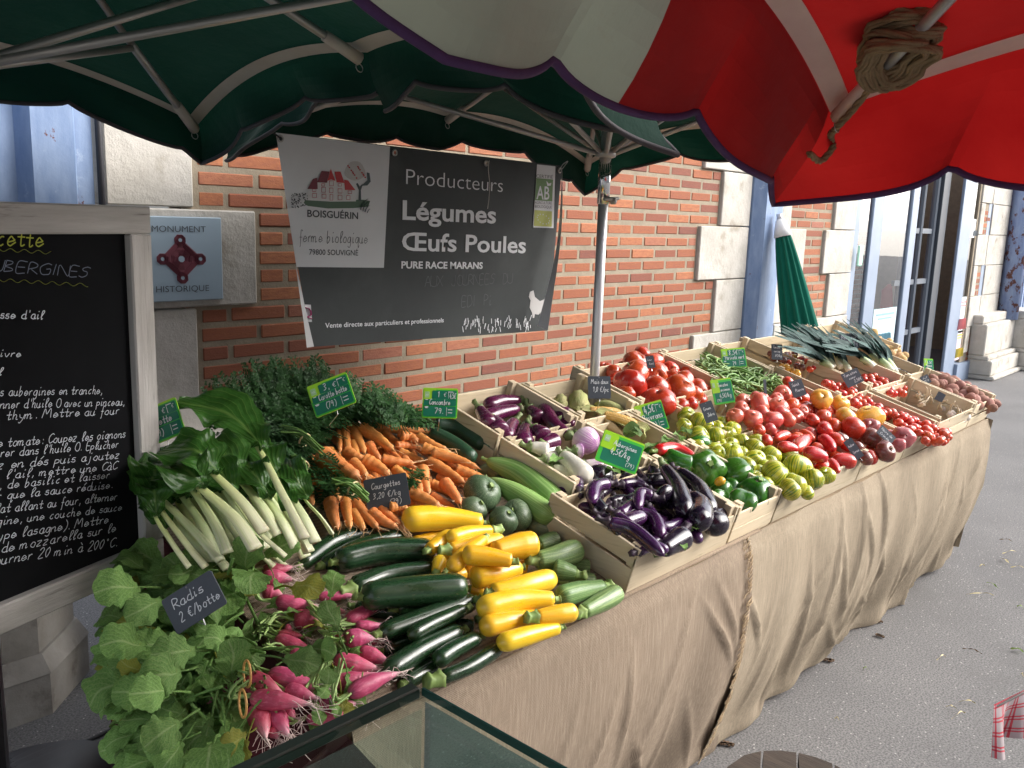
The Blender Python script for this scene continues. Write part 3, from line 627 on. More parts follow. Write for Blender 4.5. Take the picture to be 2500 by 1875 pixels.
wp = flat('white_panel', [(95, 68), (893, 165), (850, 1012), (240, 1006)], M_bwhite, 1)
# curled corners: white back of the sheet showing
M_bback = mat('vinyl back', (.62, .62, .63), None, rough=.5)
q = MB(); a1 = [nb(2095, 330, .004), nb(2097, 600, .03), nb(2075, 900, .07), nb(1995, 1450, .10)]; a2 = [nb(2093, 340, .004), nb(2080, 620, .02), nb(2040, 960, .05), nb(1922, 1418, .05)]
a1 = catmull(a1, 12); a2 = catmull(a2, 12); q.add(list(a1)+list(a2), [(i, i+1, i+13, i+12) for i in range(11)]); q.build('curled_edge', M_bback, bn, True)
q = MB(); a1 = catmull([nb(235, 1000, .002), nb(262, 1200, .03), nb(290, 1390, .045), nb(312, 1570, .05)], 12); a2 = catmull([nb(238, 1000, .002), nb(278, 1180, .025), nb(318, 1370, .03), nb(362, 1562, .02)], 12)
q.add(list(a1)+list(a2), [(i, i+1, i+13, i+12) for i in range(11)]); q.build('curled_edge', mat('vinyl back grey', (.36, .36, .36), None, rough=.5), bn, True)
def ngr(x, y, r=22, inner=None):
    q = MB(); c = nb(x, y, .003); s_ = pxlen('n', r, c); th = np.linspace(0, 2*math.pi, 21); q.tube([(c[0]+s_*.75*math.cos(a), c[1], c[2]+s_*.75*math.sin(a)) for a in th], s_*.27, 6); o = q.build('eyelet', M_steelm, bn, True)
    q = MB(); q.poly([(c[0]+s_*.6*math.cos(a), c[1]+.001, c[2]+s_*.6*math.sin(a)) for a in th[:-1]]); q.build('eyelet_hole', inner or M_blackp, o)
M_brk = mat('brick glimpse', (.42, .15, .09), None)
ngr(128, 110, 26); ngr(926, 208, 24, M_brk); ngr(1565, 282, 22, mat('mortar glimpse', (.6, .52, .44), None)); ngr(2078, 330, 22); ngr(1960, 1398, 16); ngr(320, 1525, 14)
q = MB(); q.tube(catmull([nb(1585, 262, .008), nb(1580, 330, .008), nb(1590, 430, .008), nb(1585, 520, .008), nb(1575, 600, .008)], 20), .0013, 5); q.build('loose_string', mat('string', (.55, .52, .48), None), bn)
q = MB(); q.tube(catmull([nb(2075, 330, .01), nb(2100, 290, .012), nb(2135, 268, .01), nb(2112, 300, .008), nb(2095, 322, .01)], 20), .002, 6); q.build('hook', M_steelm, bn)
q = MB(); q.tube(catmull([nb(128, 108, .01), nb(100, 85, .012), nb(60, 60, .01)], 8), .0025, 6); q.build('cord', M_blackp, bn)
def bt(text, x0, y0, x1, y1, h, m, bold=0.0):
    A = nb(x0, y0, .0012); B = nb(x1, y1, .0012); return typeset('lettering', text, A, B, nY, bn, m, 1.0, bold, pxlen('n', h, A))
bt('Producteurs', 1005, 428, 1680, 484, 112, M_white, -.012)
bt('Légumes', 980, 672, 1632, 700, 135, M_white, .022); bt('Œufs Poules', 975, 890, 1840, 908, 132, M_white, .018)
bt('PURE RACE MARANS', 972, 1015, 1540, 1018, 50, M_white, .03); bt('Vente directe aux particuliers et professionnels', 440, 1432, 1268, 1392, 36, M_white, .012)
bt('BOISGUÉRIN', 315, 655, 670, 672, 50, M_ink, .02); bt('79800 SOUVIGNÉ', 328, 920, 670, 926, 40, M_ink, .01)
A = nb(255, 830, .0015); handwrite('lettering', 'ferme biologique', A, (1, 0, -.015), (0, 0, 1), nY, nb(738, 840)[0]-A[0], pxlen('n', 82, A), bn, M_ink, .12, .05, .1)
for tx, x0, y0, x1, h in (('AUX  JOURNÉES  DU', 1135, 1145, 1745, 75), ('EDI  Pi', 1390, 1285, 1605, 75)):
    A = nb(x0, y0, .0015); handwrite('chalk_note', tx, A, (1, 0, 0), (0, 0, 1), nY, nb(x1, y0)[0]-A[0], pxlen('n', h, A), bn, mat('worn chalk', (.13, .14, .14), None, rough=.9), .05, .05, .3)
M_roof1 = mat('print dark red', (.16, .02, .035), None); M_roof2 = mat('print red', (.45, .03, .035), None); M_pgreen = mat('print grey green', (.07, .13, .08), None); M_pdark = mat('print slate', (.05, .075, .08), None); M_ppale = mat('print pale grey', (.44, .43, .42), None)
em = flat('farm_emblem', [(318, 580), (290, 560), (300, 540), (420, 535), (560, 545), (690, 535), (755, 545), (740, 585), (640, 595), (460, 598)], M_pgreen, 2)
E_ = lambda pts, m, lay: flat('emblem_shape', pts, m, lay, em)
th = np.linspace(0, 2*math.pi, 20)[:-1]
E_([(648+72*math.cos(a)*(1+.1*math.sin(3*a)), 335+68*math.sin(a)) for a in th], M_ppale, 2)
for a in range(14): x, y = 600+(a*37 % 125), 300+(a*53 % 90); E_([(x+6*math.cos(b_), y+6*math.sin(b_)) for b_ in th[::3]], M_roof2, 3)
E_([(672, 545), (676, 470), (655, 425), (668, 420), (682, 445), (700, 425), (700, 440), (690, 470), (692, 545)], M_pdark, 3); E_([(690, 440), (735, 400), (730, 345), (750, 350), (758, 410), (735, 437)], M_pdark, 3)
E_([(318, 540), (318, 460), (385, 460), (385, 415), (480, 380), (575, 415), (580, 470), (655, 470), (655, 548), (480, 550)], mat('print white', (.62, .62, .62), None), 3)
E_([(316, 462), (355, 392), (385, 382), (388, 462)], M_roof1, 4); E_([(383, 415), (415, 335), (470, 340), (455, 400), (455, 418)], M_roof1, 4); E_([(455, 405), (480, 320), (512, 405), (480, 395)], M_roof2, 4); E_([(505, 340), (548, 340), (575, 420), (520, 415)], M_roof2, 4); E_([(572, 396), (600, 402), (652, 470), (578, 468)], M_roof2, 4)
for x, y, w_, h_ in ((415, 425, 22, 16), (415, 450, 28, 34), (470, 405, 28, 34), (470, 455, 25, 32), (530, 425, 25, 16), (530, 460, 28, 30), (600, 475, 26, 18), (350, 462, 26, 16), (352, 492, 28, 30), (418, 498, 28, 28), (530, 505, 28, 32), (590, 508, 24, 28), (474, 500, 20, 40)):
    q = MB(); P_ = [nb(x, y, .0075), nb(x+w_, y, .0075), nb(x+w_, y+h_, .0075), nb(x, y+h_, .0075), nb(x, y, .0075)]; q.tube(P_, .0009, 4); q.build('emblem_window', M_roof2, em)
q = MB()
for i in range(70):
    x, y = 205+random.random()*115, 490+random.random()*105; c = nb(x, y, .004); s_ = .0016+random.random()*.0012; q.poly([c+[s_*math.cos(b_), 0, s_*math.sin(b_)] for b_ in th[::3]])
q.build('emblem_dots', M_ink, em)
q = MB()
for r in (30, 48, 66, 84): q.tube([nb(760-r*math.cos(b_)*.9, 640-r*1.35*math.sin(b_), .004) for b_ in np.linspace(.3, 1.3, 9)], .0022, 4, flat=.3)
q.build('emblem_field', M_pdark, em)
q = MB(); R_ = random.Random(4)
for i in range(70):
    x = 1400+R_.random()*490; y = 1390+R_.random()*85-(x-1400)*.03; c = nb(x, y, .0015); l_ = .012+.012*R_.random(); s_ = R_.uniform(-.3, .5); q.poly([c+[-.0017, 0, 0], c+[.0017, 0, 0], c+[.0017+s_*l_, 0, l_], c+[-.0017+s_*l_, 0, l_]])
q.build('grass_print', M_white, bn)
flat('hen_print', [(1870, 1180), (1895, 1170), (1905, 1215), (1940, 1245), (1985, 1225), (1975, 1270), (1960, 1310), (1930, 1340), (1905, 1335), (1900, 1362), (1890, 1362), (1885, 1325), (1868, 1290), (1875, 1240), (1862, 1215)], M_ppale, 2)
cp = flat('certification_panel', [(1920, 290), (2048, 303), (2035, 735), (1890, 730)], M_bwhite, 2)
E2 = lambda pts, m, lay: flat('certification_shape', pts, m, lay, cp)
E2([(1915, 385), (2032, 395), (2026, 548), (1905, 540)], mat('print leaf green', (.10, .20, .055), None), 3); E2([(1902, 608), (2024, 618), (2022, 726), (1898, 720)], mat('print olive', (.42, .45, .09), None), 3)
def ct(text, x0, y0, x1, y1, h, m, b_=0): A = nb(x0, y0, .0028); B = nb(x1, y1, .0028); typeset('lettering', text, A, B, nY, cp, m, 1, b_, pxlen('n', h, A))
ct('CERTIFIÉ', 1915, 382, 2030, 390, 24, M_ink); ct('AB', 1915, 532, 2005, 536, 95, M_bwhite, .01); ct('AGRICULTURE', 1905, 565, 2022, 570, 20, M_ink); ct('BIOLOGIQUE', 1905, 592, 2022, 598, 20, M_ink)
E2([(1992, 440), (1985, 405), (2002, 425), (2020, 418), (2015, 438)], M_bwhite, 4)
q = MB()
for i in range(12):
    a = i*math.pi/6; c = nb(1962+45*math.cos(a)*(1 if math.cos(a) > 0 else .9), 672-32*math.sin(a)+12*math.cos(a), .0068); q.poly([c+[.0028*math.cos(b_), 0, .0028*math.sin(b_)] for b_ in th[::4]])
q.build('certification_stars', M_bwhite, cp)
E2([(296, 1268), (340, 1270), (348, 1390), (312, 1388)], M_bwhite, 3)
q = MB(); q.tube([nb(x, y, .0075) for x, y in ((300, 1290), (325, 1295), (340, 1315), (342, 1340), (325, 1352), (312, 1355), (345, 1368))], .005, 6, flat=.3); q.build('pink_logo', mat('print pink', (.5, .05, .2), None), bn)

# ================================================================== PLAQUE ON THE WALL
YP = -.03
def pp(x, y, d=0): return PY('s', x, y, YP-d)
M_plaq = mat('blue grey enamel', (.30, .395, .47), (.35, .44, .52), 2, .35, .03)
pa = empty('heritage_plaque', (-.02, YP, 1.43), 'square pale blue heritage plaque with dark red labyrinth emblem', 'plaque')
A = pp(820, 350); B = pp(1500, 920); q = MB(); q.box(((A[0]+B[0])/2+.006, -.0225, 1.432), (B[0]-A[0], .014, .283), bev=.003); q.build('plate', M_plaq, pa)
A = pp(1025, 458, .002); B = pp(1390, 462, .002); typeset('lettering', 'MONUMENT', A, B, nY, pa, M_ink, 1, -.005, pxlen('s', 44, A)); A = pp(1055, 868, .002); B = pp(1412, 858, .002); typeset('lettering', 'HISTORIQUE', A, B, nY, pa, M_ink, 1, -.005, pxlen('s', 44, A))
M_lab = mat('labyrinth red', (.19, .035, .06), None)
cx0, cy0 = 1225, 643; sq = lambda x, y: pp(cx0+x*1.0+y*.07, cy0+y, .0012)
for pts_ in [[(125, 20), (125, -20), (20, -125), (-20, -125), (-125, -20), (-125, 20), (-20, 125), (20, 125)]]+[[(dx*128+41*math.cos(i*math.pi/4+.39), dy*128+41*math.sin(i*math.pi/4+.39)) for i in range(8)] for dx, dy in ((1, 0), (-1, 0), (0, 1), (0, -1))]:
    q = MB(); q.poly([sq(*p_)+np.array([0, .0005+.0001*len(pa.children), 0]) for p_ in pts_]); q.build('emblem_ground', mat('dusty red print', (.25, .085, .11), None, rough=.5), pa)
for dx, dy, r_ in ((0, 0, 22), (1, 0, 13), (-1, 0, 13), (0, 1, 13), (0, -1, 13)):
    q = MB(); q.poly([sq(dx*128+r_*math.cos(i*math.pi/4+.39), dy*128+r_*math.sin(i*math.pi/4+.39))-np.array([0, .001, 0]) for i in range(8)]); q.build('emblem_hole', M_plaq, pa)
q = MB()
def ringpoly(pts, w_):
    n = len(pts); P_ = np.array(pts+[pts[0]], float); q.tube([sq(*p_) for p_ in P_], w_, 4, flat=.2, cap=False)
for r in np.arange(28, 122, 10.5):
    k = min(1, max(.42, 1.3-r/130)); q_ = []
    for i in range(8):
        a = i*math.pi/4+math.pi/8; rr_ = r
        q_.append((rr_*math.cos(a), rr_*math.sin(a)))
    if r > 70: q_ = [(r*1.06, 14), (r*1.06, -14), (14, -r*1.06), (-14, -r*1.06), (-r*1.06, -14), (-r*1.06, 14), (-14, r*1.06), (14, r*1.06)]
    ringpoly(q_, .0017)
for dx, dy in ((1, 0), (-1, 0), (0, 1), (0, -1)):
    for r in (18, 28, 38): ringpoly([(dx*128+r*math.cos(i*math.pi/4+.39), dy*128+r*math.sin(i*math.pi/4+.39)) for i in range(8)], .0016)
q.build('labyrinth_emblem', M_lab, pa)

# ================================================================== CHALKBOARD
bR = PY('o', 313, 447, -1.2); bB = PY('o', 330, 1222, -1.2)
XL, YL = -1.04, -1.31
ed = np.array([bR[0]-.0, -1.2, 0]); dirx = np.array([ed[0]-XL, -1.2-YL, 0]); dirx /= np.linalg.norm(dirx); bnz = np.array([dirx[1], -dirx[0], 0]); zT, zB = 1.602, .885
def cb(f, x, y, off=0.0):      # sighted point on the board's plane
    d = ray(f, x, y); P0 = np.array([bR[0], -1.2, 0])+bnz*off; t = ((P0-CAM)@bnz)/(d@bnz); return CAM+d*t
M_fr = mat('weathered grey wood', (.30, .28, .255), (.44, .42, .40), 4, .85, .6, 22, .004, stretch=(1, 1, 1), c3=(.12, .11, .10), s3=26, t3=(.62, .72))
def grain(name, c1, c2, c3, st): return mat(name, c1, c2, 5, .85, .5, 12, .003, stretch=st, c3=c3, s3=9, t3=(.62, .74))
M_frv = grain('weathered upright', (.42, .40, .37), (.62, .60, .57), (.20, .18, .16), (9, 9, .8)); M_frh = grain('weathered rail', (.36, .34, .31), (.55, .53, .50), (.18, .16, .145), (.8, .8, 9))
M_slate = mat('blackboard', (.006, .0065, .0075), (.011, .0115, .013), 3, .95, .08, spec=.12)
ch = empty('recipe_chalkboard', (XL, YL, zB), 'large chalkboard with grey weathered frame and a handwritten aubergine recipe', 'chalkboard')
FW = .052; WB = .72
eR = np.array([bR[0], -1.2, 0]); eL = eR-dirx*WB; rot = np.stack([dirx, -bnz, np.array([0, 0, 1.0])], 1)
def bbox(x0, x1, z0, z1, th_, off, m, name, bev=.003):
    q = MB(); c = eR-dirx*((x0+x1)/2)+np.array([0, 0, (z0+z1)/2])-bnz*off; q.box(c, (x1-x0, th_, z1-z0), R=rot, bev=bev); return q.build(name, m, ch)
bbox(0, FW, zB+FW, zT-FW, .03, 0, M_frv, 'frame_rail'); bbox(WB-FW, WB, zB+FW, zT-FW, .03, 0, M_frv, 'frame_rail'); bbox(0, WB, zT-FW+.0005, zT, .03, 0, M_frh, 'frame_rail'); bbox(0, WB, zB, zB+FW-.0005, .03, 0, M_frh, 'frame_rail')
bbox(FW-.004, WB-FW+.004, zB+FW-.004, zT-FW+.004, .01, .006, M_slate, 'slate', 0)
q = MB(); q.box((XL-.035, YL+.07, .55), (.03, .03, 1.1), R=Matrix.Rotation(.3, 3, 'Z')); q.build('easel_leg', M_blackp, ch)
q = MB(); q.box((eR[0]-.05, -1.13, .55), (.03, .03, 1.1)); q.build('easel_leg', M_blackp, ch)
def chalk(text, f, x0, y0, x1, y1, h, m, st=.085, sl=.2):
    A = cb(f, x0, y0, .004); B = cb(f, x1, y1, .004); e = B-A; L = np.linalg.norm(e); handwrite('chalk_writing', text, A, e/L, np.cross(bnz, e/L), bnz, L, pxlen(f, h, A), ch, m, sl, st)
for t_ in ((' Recette', -240, 548, 300, 560, 130, M_chalkg, .075), ('AUBERGINES', -160, 715, 598, 768, 80, M_chalkd, .07)): chalk(t_[0], 's', *t_[1:])
for y in (585, 790):
    q = MB(); q.tube([cb('s', x, y+11*math.sin(x/15)+(x-100)*.06, .0045) for x in range(-200, 345 if y < 700 else 600, 8)], .0014, 4, flat=.3); q.build('chalk_wave', M_chalkg, ch)
LN = [('gousse d\'ail', -130, 1040, 298, 1048, 62), ('poivre', -90, 1300, 145, 1305, 52), ('sel', -90, 1430, 18, 1425, 52)]
for tx, x0, y0, x1, y1, h in LN: chalk(tx, 's', x0, y0, x1, y1, h, M_chalk, .1)
VL = [('Coupez les aubergines en tranche,', -200, 118, 428, 104, 30), ('les badigeonner d\'huile O avec un pinceau,', -230, 172, 520, 152, 30), ('saler, thym. Mettre au four', -150, 222, 497, 188, 30), ('Sauce tomate: Coupez les oignons', -110, 335, 523, 285, 30), ('les faire dorer dans l\'huile O. Eplucher', -260, 388, 493, 328, 30), ('coupez en dés puis ajoutez', -170, 432, 500, 372, 30),
      ('avec l\'ail, mettre une CàC', -120, 470, 488, 418, 28), ('sucre, de basilic et laisser', -140, 515, 457, 455, 28), ('pour que la sauce réduise.', -100, 555, 470, 496, 28), ('Dans un plat allant au four, alterner', -230, 625, 488, 545, 30), ('aubergine, une couche de sauce', -150, 668, 508, 588, 28), ('(type lasagne). Mettre', -60, 722, 452, 640, 30), ('de mozzarella sur le', 5, 765, 484, 676, 30), ('Enfourner 20 min à 200°C.', -110, 830, 490, 738, 32)]
for tx, x0, y0, x1, y1, h in VL: chalk(tx, 'v', x0, y0, x1, y1, h*1.4, M_chalk, .07)
q = MB(); P_ = [cb('v', 515, 800, .004), cb('v', 538, 780, .004), cb('v', 538, 803, .004)]; q.poly(P_); q.build('chalk_tick', M_chalkd, ch)
# ================================================================== TABLE AND CLOTHS
def burlap(name, c1, c2, c3):
    m, n, l, b = _new(name); co = coord(n)
    c = mixc(n, l, sharp(n, l, noise(n, l, mapping(n, l, co, (2.5, 2.5, 1.3)), 2.2, 7, .65), .32, .68), c1, c2)
    c = mixc(n, l, sharp(n, l, noise(n, l, mapping(n, l, co, (1, 1, 1)), 4, 6, .6), .55, .8), c, c3)
    w1 = n.new('ShaderNodeTexWave'); w1.bands_direction = 'X'; w1.inputs['Scale'].default_value = 105; w1.inputs['Distortion'].default_value = 2.0; w1.inputs['Detail'].default_value = 3; l.new(co, w1.inputs['Vector'])
    w2 = n.new('ShaderNodeTexWave'); w2.bands_direction = 'Z'; w2.inputs['Scale'].default_value = 105; w2.inputs['Distortion'].default_value = 2.0; w2.inputs['Detail'].default_value = 3; l.new(co, w2.inputs['Vector'])
    mm = n.new('ShaderNodeMath'); mm.operation = 'MULTIPLY'; l.new(w1.outputs['Fac'], mm.inputs[0]); l.new(w2.outputs['Fac'], mm.inputs[1])
    c = mixc(n, l, sharp(n, l, mm.outputs[0], .3, .05), c, tuple(x*.55 for x in c1))
    c = mixc(n, l, sharp(n, l, noise(n, l, mapping(n, l, co, (70, 70, 4)), 3, 4, .6), .45, .8), c, tuple(x*1.04 for x in c2))
    c = mixc(n, l, sharp(n, l, noise(n, l, mapping(n, l, co, (4, 4, 70)), 3, 4, .6), .45, .8), c, tuple(x*.92 for x in c1))
    l.new(c, b.inputs['Base Color']); b.inputs['Roughness'].default_value = .95; b.inputs['Specular IOR Level'].default_value = .1
    bump(n, l, b, mm.outputs[0], .5, .002); return m
M_bur1 = burlap('brown hessian', (.30, .235, .175), (.36, .29, .22), (.40, .325, .25)); M_bur2 = burlap('straw hessian', (.36, .295, .215), (.42, .35, .26), (.47, .40, .31))
TX0, TX1, TYF, TYB = -.70, 2.98, -1.800, -.93
def bz(y): return Z0+SLOPE*(y-Y0)
table = empty('market_table', (1, -1.4, 0), 'long sloping trestle table board under the vegetables', 'table')
q = MB(); c = np.array([(TX0+TX1)/2, (TYF+TYB)/2, bz((TYF+TYB)/2)-.014]); Rb = np.stack([np.array([1., 0, 0]), SV, SN], 1); q.box(c, (TX1-TX0, (TYB-TYF)/math.cos(TH), .02), R=Rb); q.build('board', mat('rough planks', (.25, .18, .11), (.33, .25, .16), 6), table)
for x in (-.45, .9, 2.7):
    for y in (-1.62, -1.05):
        q = MB(); q.box((x, y, (bz(y)-.03)/2), (.05, .05, bz(y)-.03)); q.build('leg', mat('leg timber', (.28, .21, .13), None), table)
def drape(name, x0, x1, m, label, seed, yoff, hem, fringe=False, top=True):
    """hessian hanging over the front edge; folds fan out towards the hem"""
    R_ = np.random.default_rng(seed); nx = int((x1-x0)/.012); nz_ = 62; root = empty(name, ((x0+x1)/2, TYF, 0), label, 'cloth', 'hessian table cloths')
    fx = [(R_.uniform(3, 26), R_.uniform(0, 6.3), R_.uniform(.2, 1), R_.uniform(-.25, .25)) for _ in range(9)]
    cr = [(R_.uniform(x0, x1), R_.uniform(.15, .75), R_.uniform(-1.0, 1.0), R_.uniform(.15, .4), R_.uniform(.004, .018)) for _ in range(int(18*(x1-x0)))]
    q = MB(); V = []
    for i in range(nx+1):
        x = x0+(x1-x0)*i/nx
        for j in range(nz_+1):
            v_ = j/nz_; z = (bz(TYF)+.004)*(1-v_)+hem(x)*v_
            a = sum(k[2]*math.sin(k[0]*(x+k[3]*v_*.5)+k[1]) for k in fx)
            y = TYF-.012-yoff+a*(.002+.008*v_)+.135*v_**2.2-.022*math.sin(math.pi*v_)
            for cx_, cz_, sl, ln, am in cr:
                dx, dz = x-cx_, v_*.75-cz_; al = dx*sl+dz; pe = dx-dz*sl*.8
                if abs(al) < ln: y -= am*math.exp(-(pe/.011)**2)*math.cos(al/ln*1.57)**2
            y += .012*max(0, 1-v_*14)-.03*math.exp(-((1-v_)/.09)**2)*(.5+.5*math.sin(x*6.1+seed))
            V.append((x+.010*math.sin(z*9+seed)*v_+(.03*math.sin(z*5+1)*v_ if i == 0 or i == nx else 0), y, z))
    q.add(V, [(i*(nz_+1)+j, (i+1)*(nz_+1)+j, (i+1)*(nz_+1)+j+1, i*(nz_+1)+j+1) for i in range(nx) for j in range(nz_)])
    if top:
        T = [(x0, TYF-.012-yoff, bz(TYF)+.004), (x1, TYF-.012-yoff, bz(TYF)+.004), (x1, TYB, bz(TYB)+.003), (x0, TYB, bz(TYB)+.003)]; q.add(T, [(0, 1, 2, 3)])
    o = q.build('hessian', m, root, True)
    if fringe:
        f_ = MB(); E_ = V[:nz_+1]
        for k in range(170):
            j = R_.uniform(0, nz_-.01); a = np.array(E_[int(j)]); l_ = R_.uniform(.016, .045)
            f_.tube(catmull([a+[.006, -.002, 0], a+[-.25*l_, -.008, .002], a+[-l_, -.004-R_.uniform(0, .01), -R_.uniform(0, .02)], a+[-l_*.5, -.002, -R_.uniform(.008, .02)]], 6), .0008, 3, cap=False)
        f_.tube(catmull([np.array(E_[-1]), np.array(E_[-1])+[.01, -.03, -.05], np.array([E_[-1][0]+.06, E_[-1][1]-.1, .004]), np.array([E_[-1][0]+.16, E_[-1][1]-.12, .004])], 24), .0011, 4)
        f_.build('frayed_fringe', mat('hemp fringe', (.5, .38, .24), None), root)
    return root
drape('hessian_cloth', TX0, .73, M_bur1, 'brown hessian cloth hanging below the courgettes, radishes and dark aubergines', 3, 0, lambda x: max(.006, .01+.03*math.sin(x*5)))
drape('hessian_cloth', .655, TX1, M_bur2, 'straw coloured hessian cloth with frayed edge hanging below the peppers and tomatoes', 8, .006, lambda x: max(.006, .015+.012*math.sin(x*4.2+2.0)), True, False)
q = MB(); q.add([(TX1, TYF-.03, bz(TYF)), (TX1, TYB, bz(TYB)), (TX1+.02, TYB, 0), (TX1+.02, TYF+.05, 0.1)], [(0, 1, 2, 3)]); tag(q.build('cloth_end', M_bur2), 'straw hessian cloth hanging over the far end of the table', 'cloth', 'hessian table cloths')
M_wine = clothmat('wine red cloth', (.045, .004, .008), (.07, .006, .01), .02)
q = MB(); V = []
for i in range(31):
    t = i/30; y = -1.9+1.0*t
    for j in range(21):
        v_ = j/20; V.append((TX0-.012-.02*v_**.8+.015*math.sin(t*22+v_*3)*v_, y-.03*v_, bz(y)*(1-v_)+.02*v_))
q.add(V, [(i*21+j, (i+1)*21+j, (i+1)*21+j+1, i*21+j+1) for i in range(30) for j in range(20)]); tag(q.build('red_cloth', M_wine, smooth=True), 'dark wine red cloth hanging at the radish end of the table', 'cloth')

# ================================================================== CRATES
def woodmat(name, c1, c2, st):
    m, n, l, b = _new(name); co = coord(n); oi = n.new('ShaderNodeObjectInfo')
    v = mapping(n, l, co, st); f = noise(n, l, v, 4, 6, .65, .6); c = mixc(n, l, sharp(n, l, f, .3, .7), c1, c2)
    c = mixc(n, l, sharp(n, l, noise(n, l, v, 11, 4, .6), .58, .75), c, tuple(x*.72 for x in c1))
    c = mixc(n, l, sharp(n, l, noise(n, l, co, 22, 5, .7), .68, .76), c, (.2, .15, .10))
    hs = n.new('ShaderNodeHueSaturation'); l.new(c, hs.inputs['Color']); mr = n.new('ShaderNodeMapRange'); mr.inputs[3].default_value = .82; mr.inputs[4].default_value = 1.12; l.new(oi.outputs['Random'], mr.inputs[0]); l.new(mr.outputs[0], hs.inputs['Value'])
    l.new(hs.outputs[0], b.inputs['Base Color']); b.inputs['Roughness'].default_value = .8; bump(n, l, b, f, .3, .002); return m
M_wx = woodmat('poplar slat', (.54, .44, .29), (.66, .56, .40), (.7, 9, 9)); M_wy = woodmat('poplar side slat', (.52, .43, .29), (.64, .55, .40), (9, .7, 9)); M_wz = woodmat('poplar post', (.50, .40, .26), (.60, .50, .35), (9, 9, .8))
CR = {}
def crate(key, x0, x1, r0_, r1_, label, h=.125, hf=None, lift=0.0, hole=False, gap=True):
    """shallow poplar crate; r0/r1 distance up the board from its front edge"""
    hf = hf or h-.02; O = np.array([x0, Y0, Z0+lift])+SV*r0_; W_ = x1-x0; D = r1_-r0_; ex = np.array([1., 0, 0]); Rm = np.stack([ex, SV, SN], 1)
    root = empty('vegetable_crate', O, label, 'crate', 'poplar crates on the stall'); jit = lambda: random.uniform(-.002, .002)
    def bx(name, cx_, cy_, cz_, dx, dy, dz, m): q = MB(); q.box(O+ex*cx_+SV*cy_+SN*cz_, (dx, dy, dz), R=Rm, bev=.0012); return q.build(name, m, root)
    t = .006; p = .022
    bx('bottom_panel', W_/2, D/2, .004, W_-.004, D-.004, .006, M_wx)
    for sx in (t/2, W_-t/2):
        s_ = 1 if sx < W_/2 else -1
        if gap:
            bx('side_slat', sx+s_*jit(), D/2, .037, t, D-.003, .062, M_wy); o = bx('side_slat', sx+s_*.002, D/2, h-.024, t+.004, D+.002, .046, M_wy)
        else: bx('side_slat', sx, D/2, h/2+.004, t, D-.003, h-.01, M_wy)
        for sy in (t+p/2, D-t-p/2): bx('corner_post', sx+s_*(t/2+p/2+.003), sy, h/2+.002, p, p, h+.002, M_wz)
    for sy in (0, D):
        s_ = 1 if sy == 0 else -1
        if gap and not hole and random.random() < .45: bx('end_slat', W_/2, sy+s_*t/2, .028, W_, t, .04, M_wx); bx('end_slat', W_/2, sy+s_*t/2, hf-.026, W_, t, .05, M_wx)
        else: o = bx('end_slat', W_/2, sy+s_*t/2, hf/2+.003, W_, t, hf-.006, M_wx)
        if sy == 0 and hole:
            hh = bx('hand_hole', W_*.52, -.0012, hf*.68, .032, .002, .011, mat('hand hole', (.03, .02, .015), None))
        if sy == 0:
            q = MB()
            for k in (.3, .72): q.tube([O+ex*W_*k+SN*(hf+.0005)+SV*.001, O+ex*W_*k+SN*(hf-.014)-SV*.0012], .0007, 4)
            q.build('staple', mat('staple wire', (.12, .10, .09), None, rough=.4, metal=.8), root)
    CR[key] = (O, W_, D, h); return root
crate('aub', .085, .545, 0.0, .275, 'poplar crate of glossy dark purple aubergines at the front edge beside courgettes', .125, .1)
crate('pep', .555, .80, 0.0, .31, 'poplar crate of green peppers between dark aubergines and striped green tomatoes', .12)
crate('gtom', .81, 1.42, 0.0, .30, 'wide front crate with hand hole under striped green and plum tomatoes', .11, .1, 0, True)
crate('mix', 1.43, 1.85, 0.0, .30, 'front crate of pink and dark tomatoes below the tilted slate labels', .115, .1, 0, True)
crate('ch3', 1.86, 2.17, 0.0, .30, 'front crate of small red cherry tomatoes beside the garlic crate', .115, .1)
crate('gar', 2.18, 2.66, 0.0, .30, 'front crate with garlic heads and dry stalks', .125, .105)
crate('pot', 2.67, 2.97, 0.0, .33, 'last front crate heaped with reddish potatoes at the table end', .125, .11)
crate('lau', .195, .55, .29, .56, 'middle crate of white and lilac aubergines behind the dark ones', .12)
crate('pep2', .56, .80, .32, .56, 'middle crate with red chilli and green peppers behind the pepper crate', .105)
crate('gto2', .80, 1.035, .31, .56, 'middle crate of striped green tomatoes in front of the big red ones', .11)
crate('mix2', 1.045, 1.46, .31, .57, 'middle crate heaped with pink tomatoes in front of the bean crate', .11)
crate('mix3', 1.465, 1.88, .31, .57, 'middle crate of red and yellow tomatoes under the slate label', .11)
crate('ch1', 1.90, 2.22, .31, .60, 'middle crate of oval red tomatoes left of its twin crate', .12, None, 0.01)
crate('ch2', 2.23, 2.62, .31, .62, 'middle crate half full of oval red tomatoes behind the garlic', .12, None, .01)
crate('pot2', 2.63, 2.97, .34, .62, 'middle crate of reddish potatoes behind the end crate', .12)
crate('pur', .20, .555, .575, .86, 'back crate of violet streaked aubergines against the brick wall', .12)
crate('corn', .565, .875, .575, .83, 'back crate of sweetcorn cobs beside the aluminium pole', .12)
crate('red', .885, 1.445, .575, .88, 'back crate of very large red beefsteak tomatoes', .125)
crate('har', 1.455, 1.86, .59, .90, 'back crate of thin green beans', .125)
crate('chm', 1.87, 2.17, .60, .90, 'back crate of mixed small cherry tomatoes beside the leeks', .125)
crate('lee', 2.18, 2.80, .63, .93, 'back crate holding the two bundles of leeks', .11)
crate('bpo', 2.82, 3.22, .55, .92, 'back crate of pale brown potatoes behind the leeks', .13)

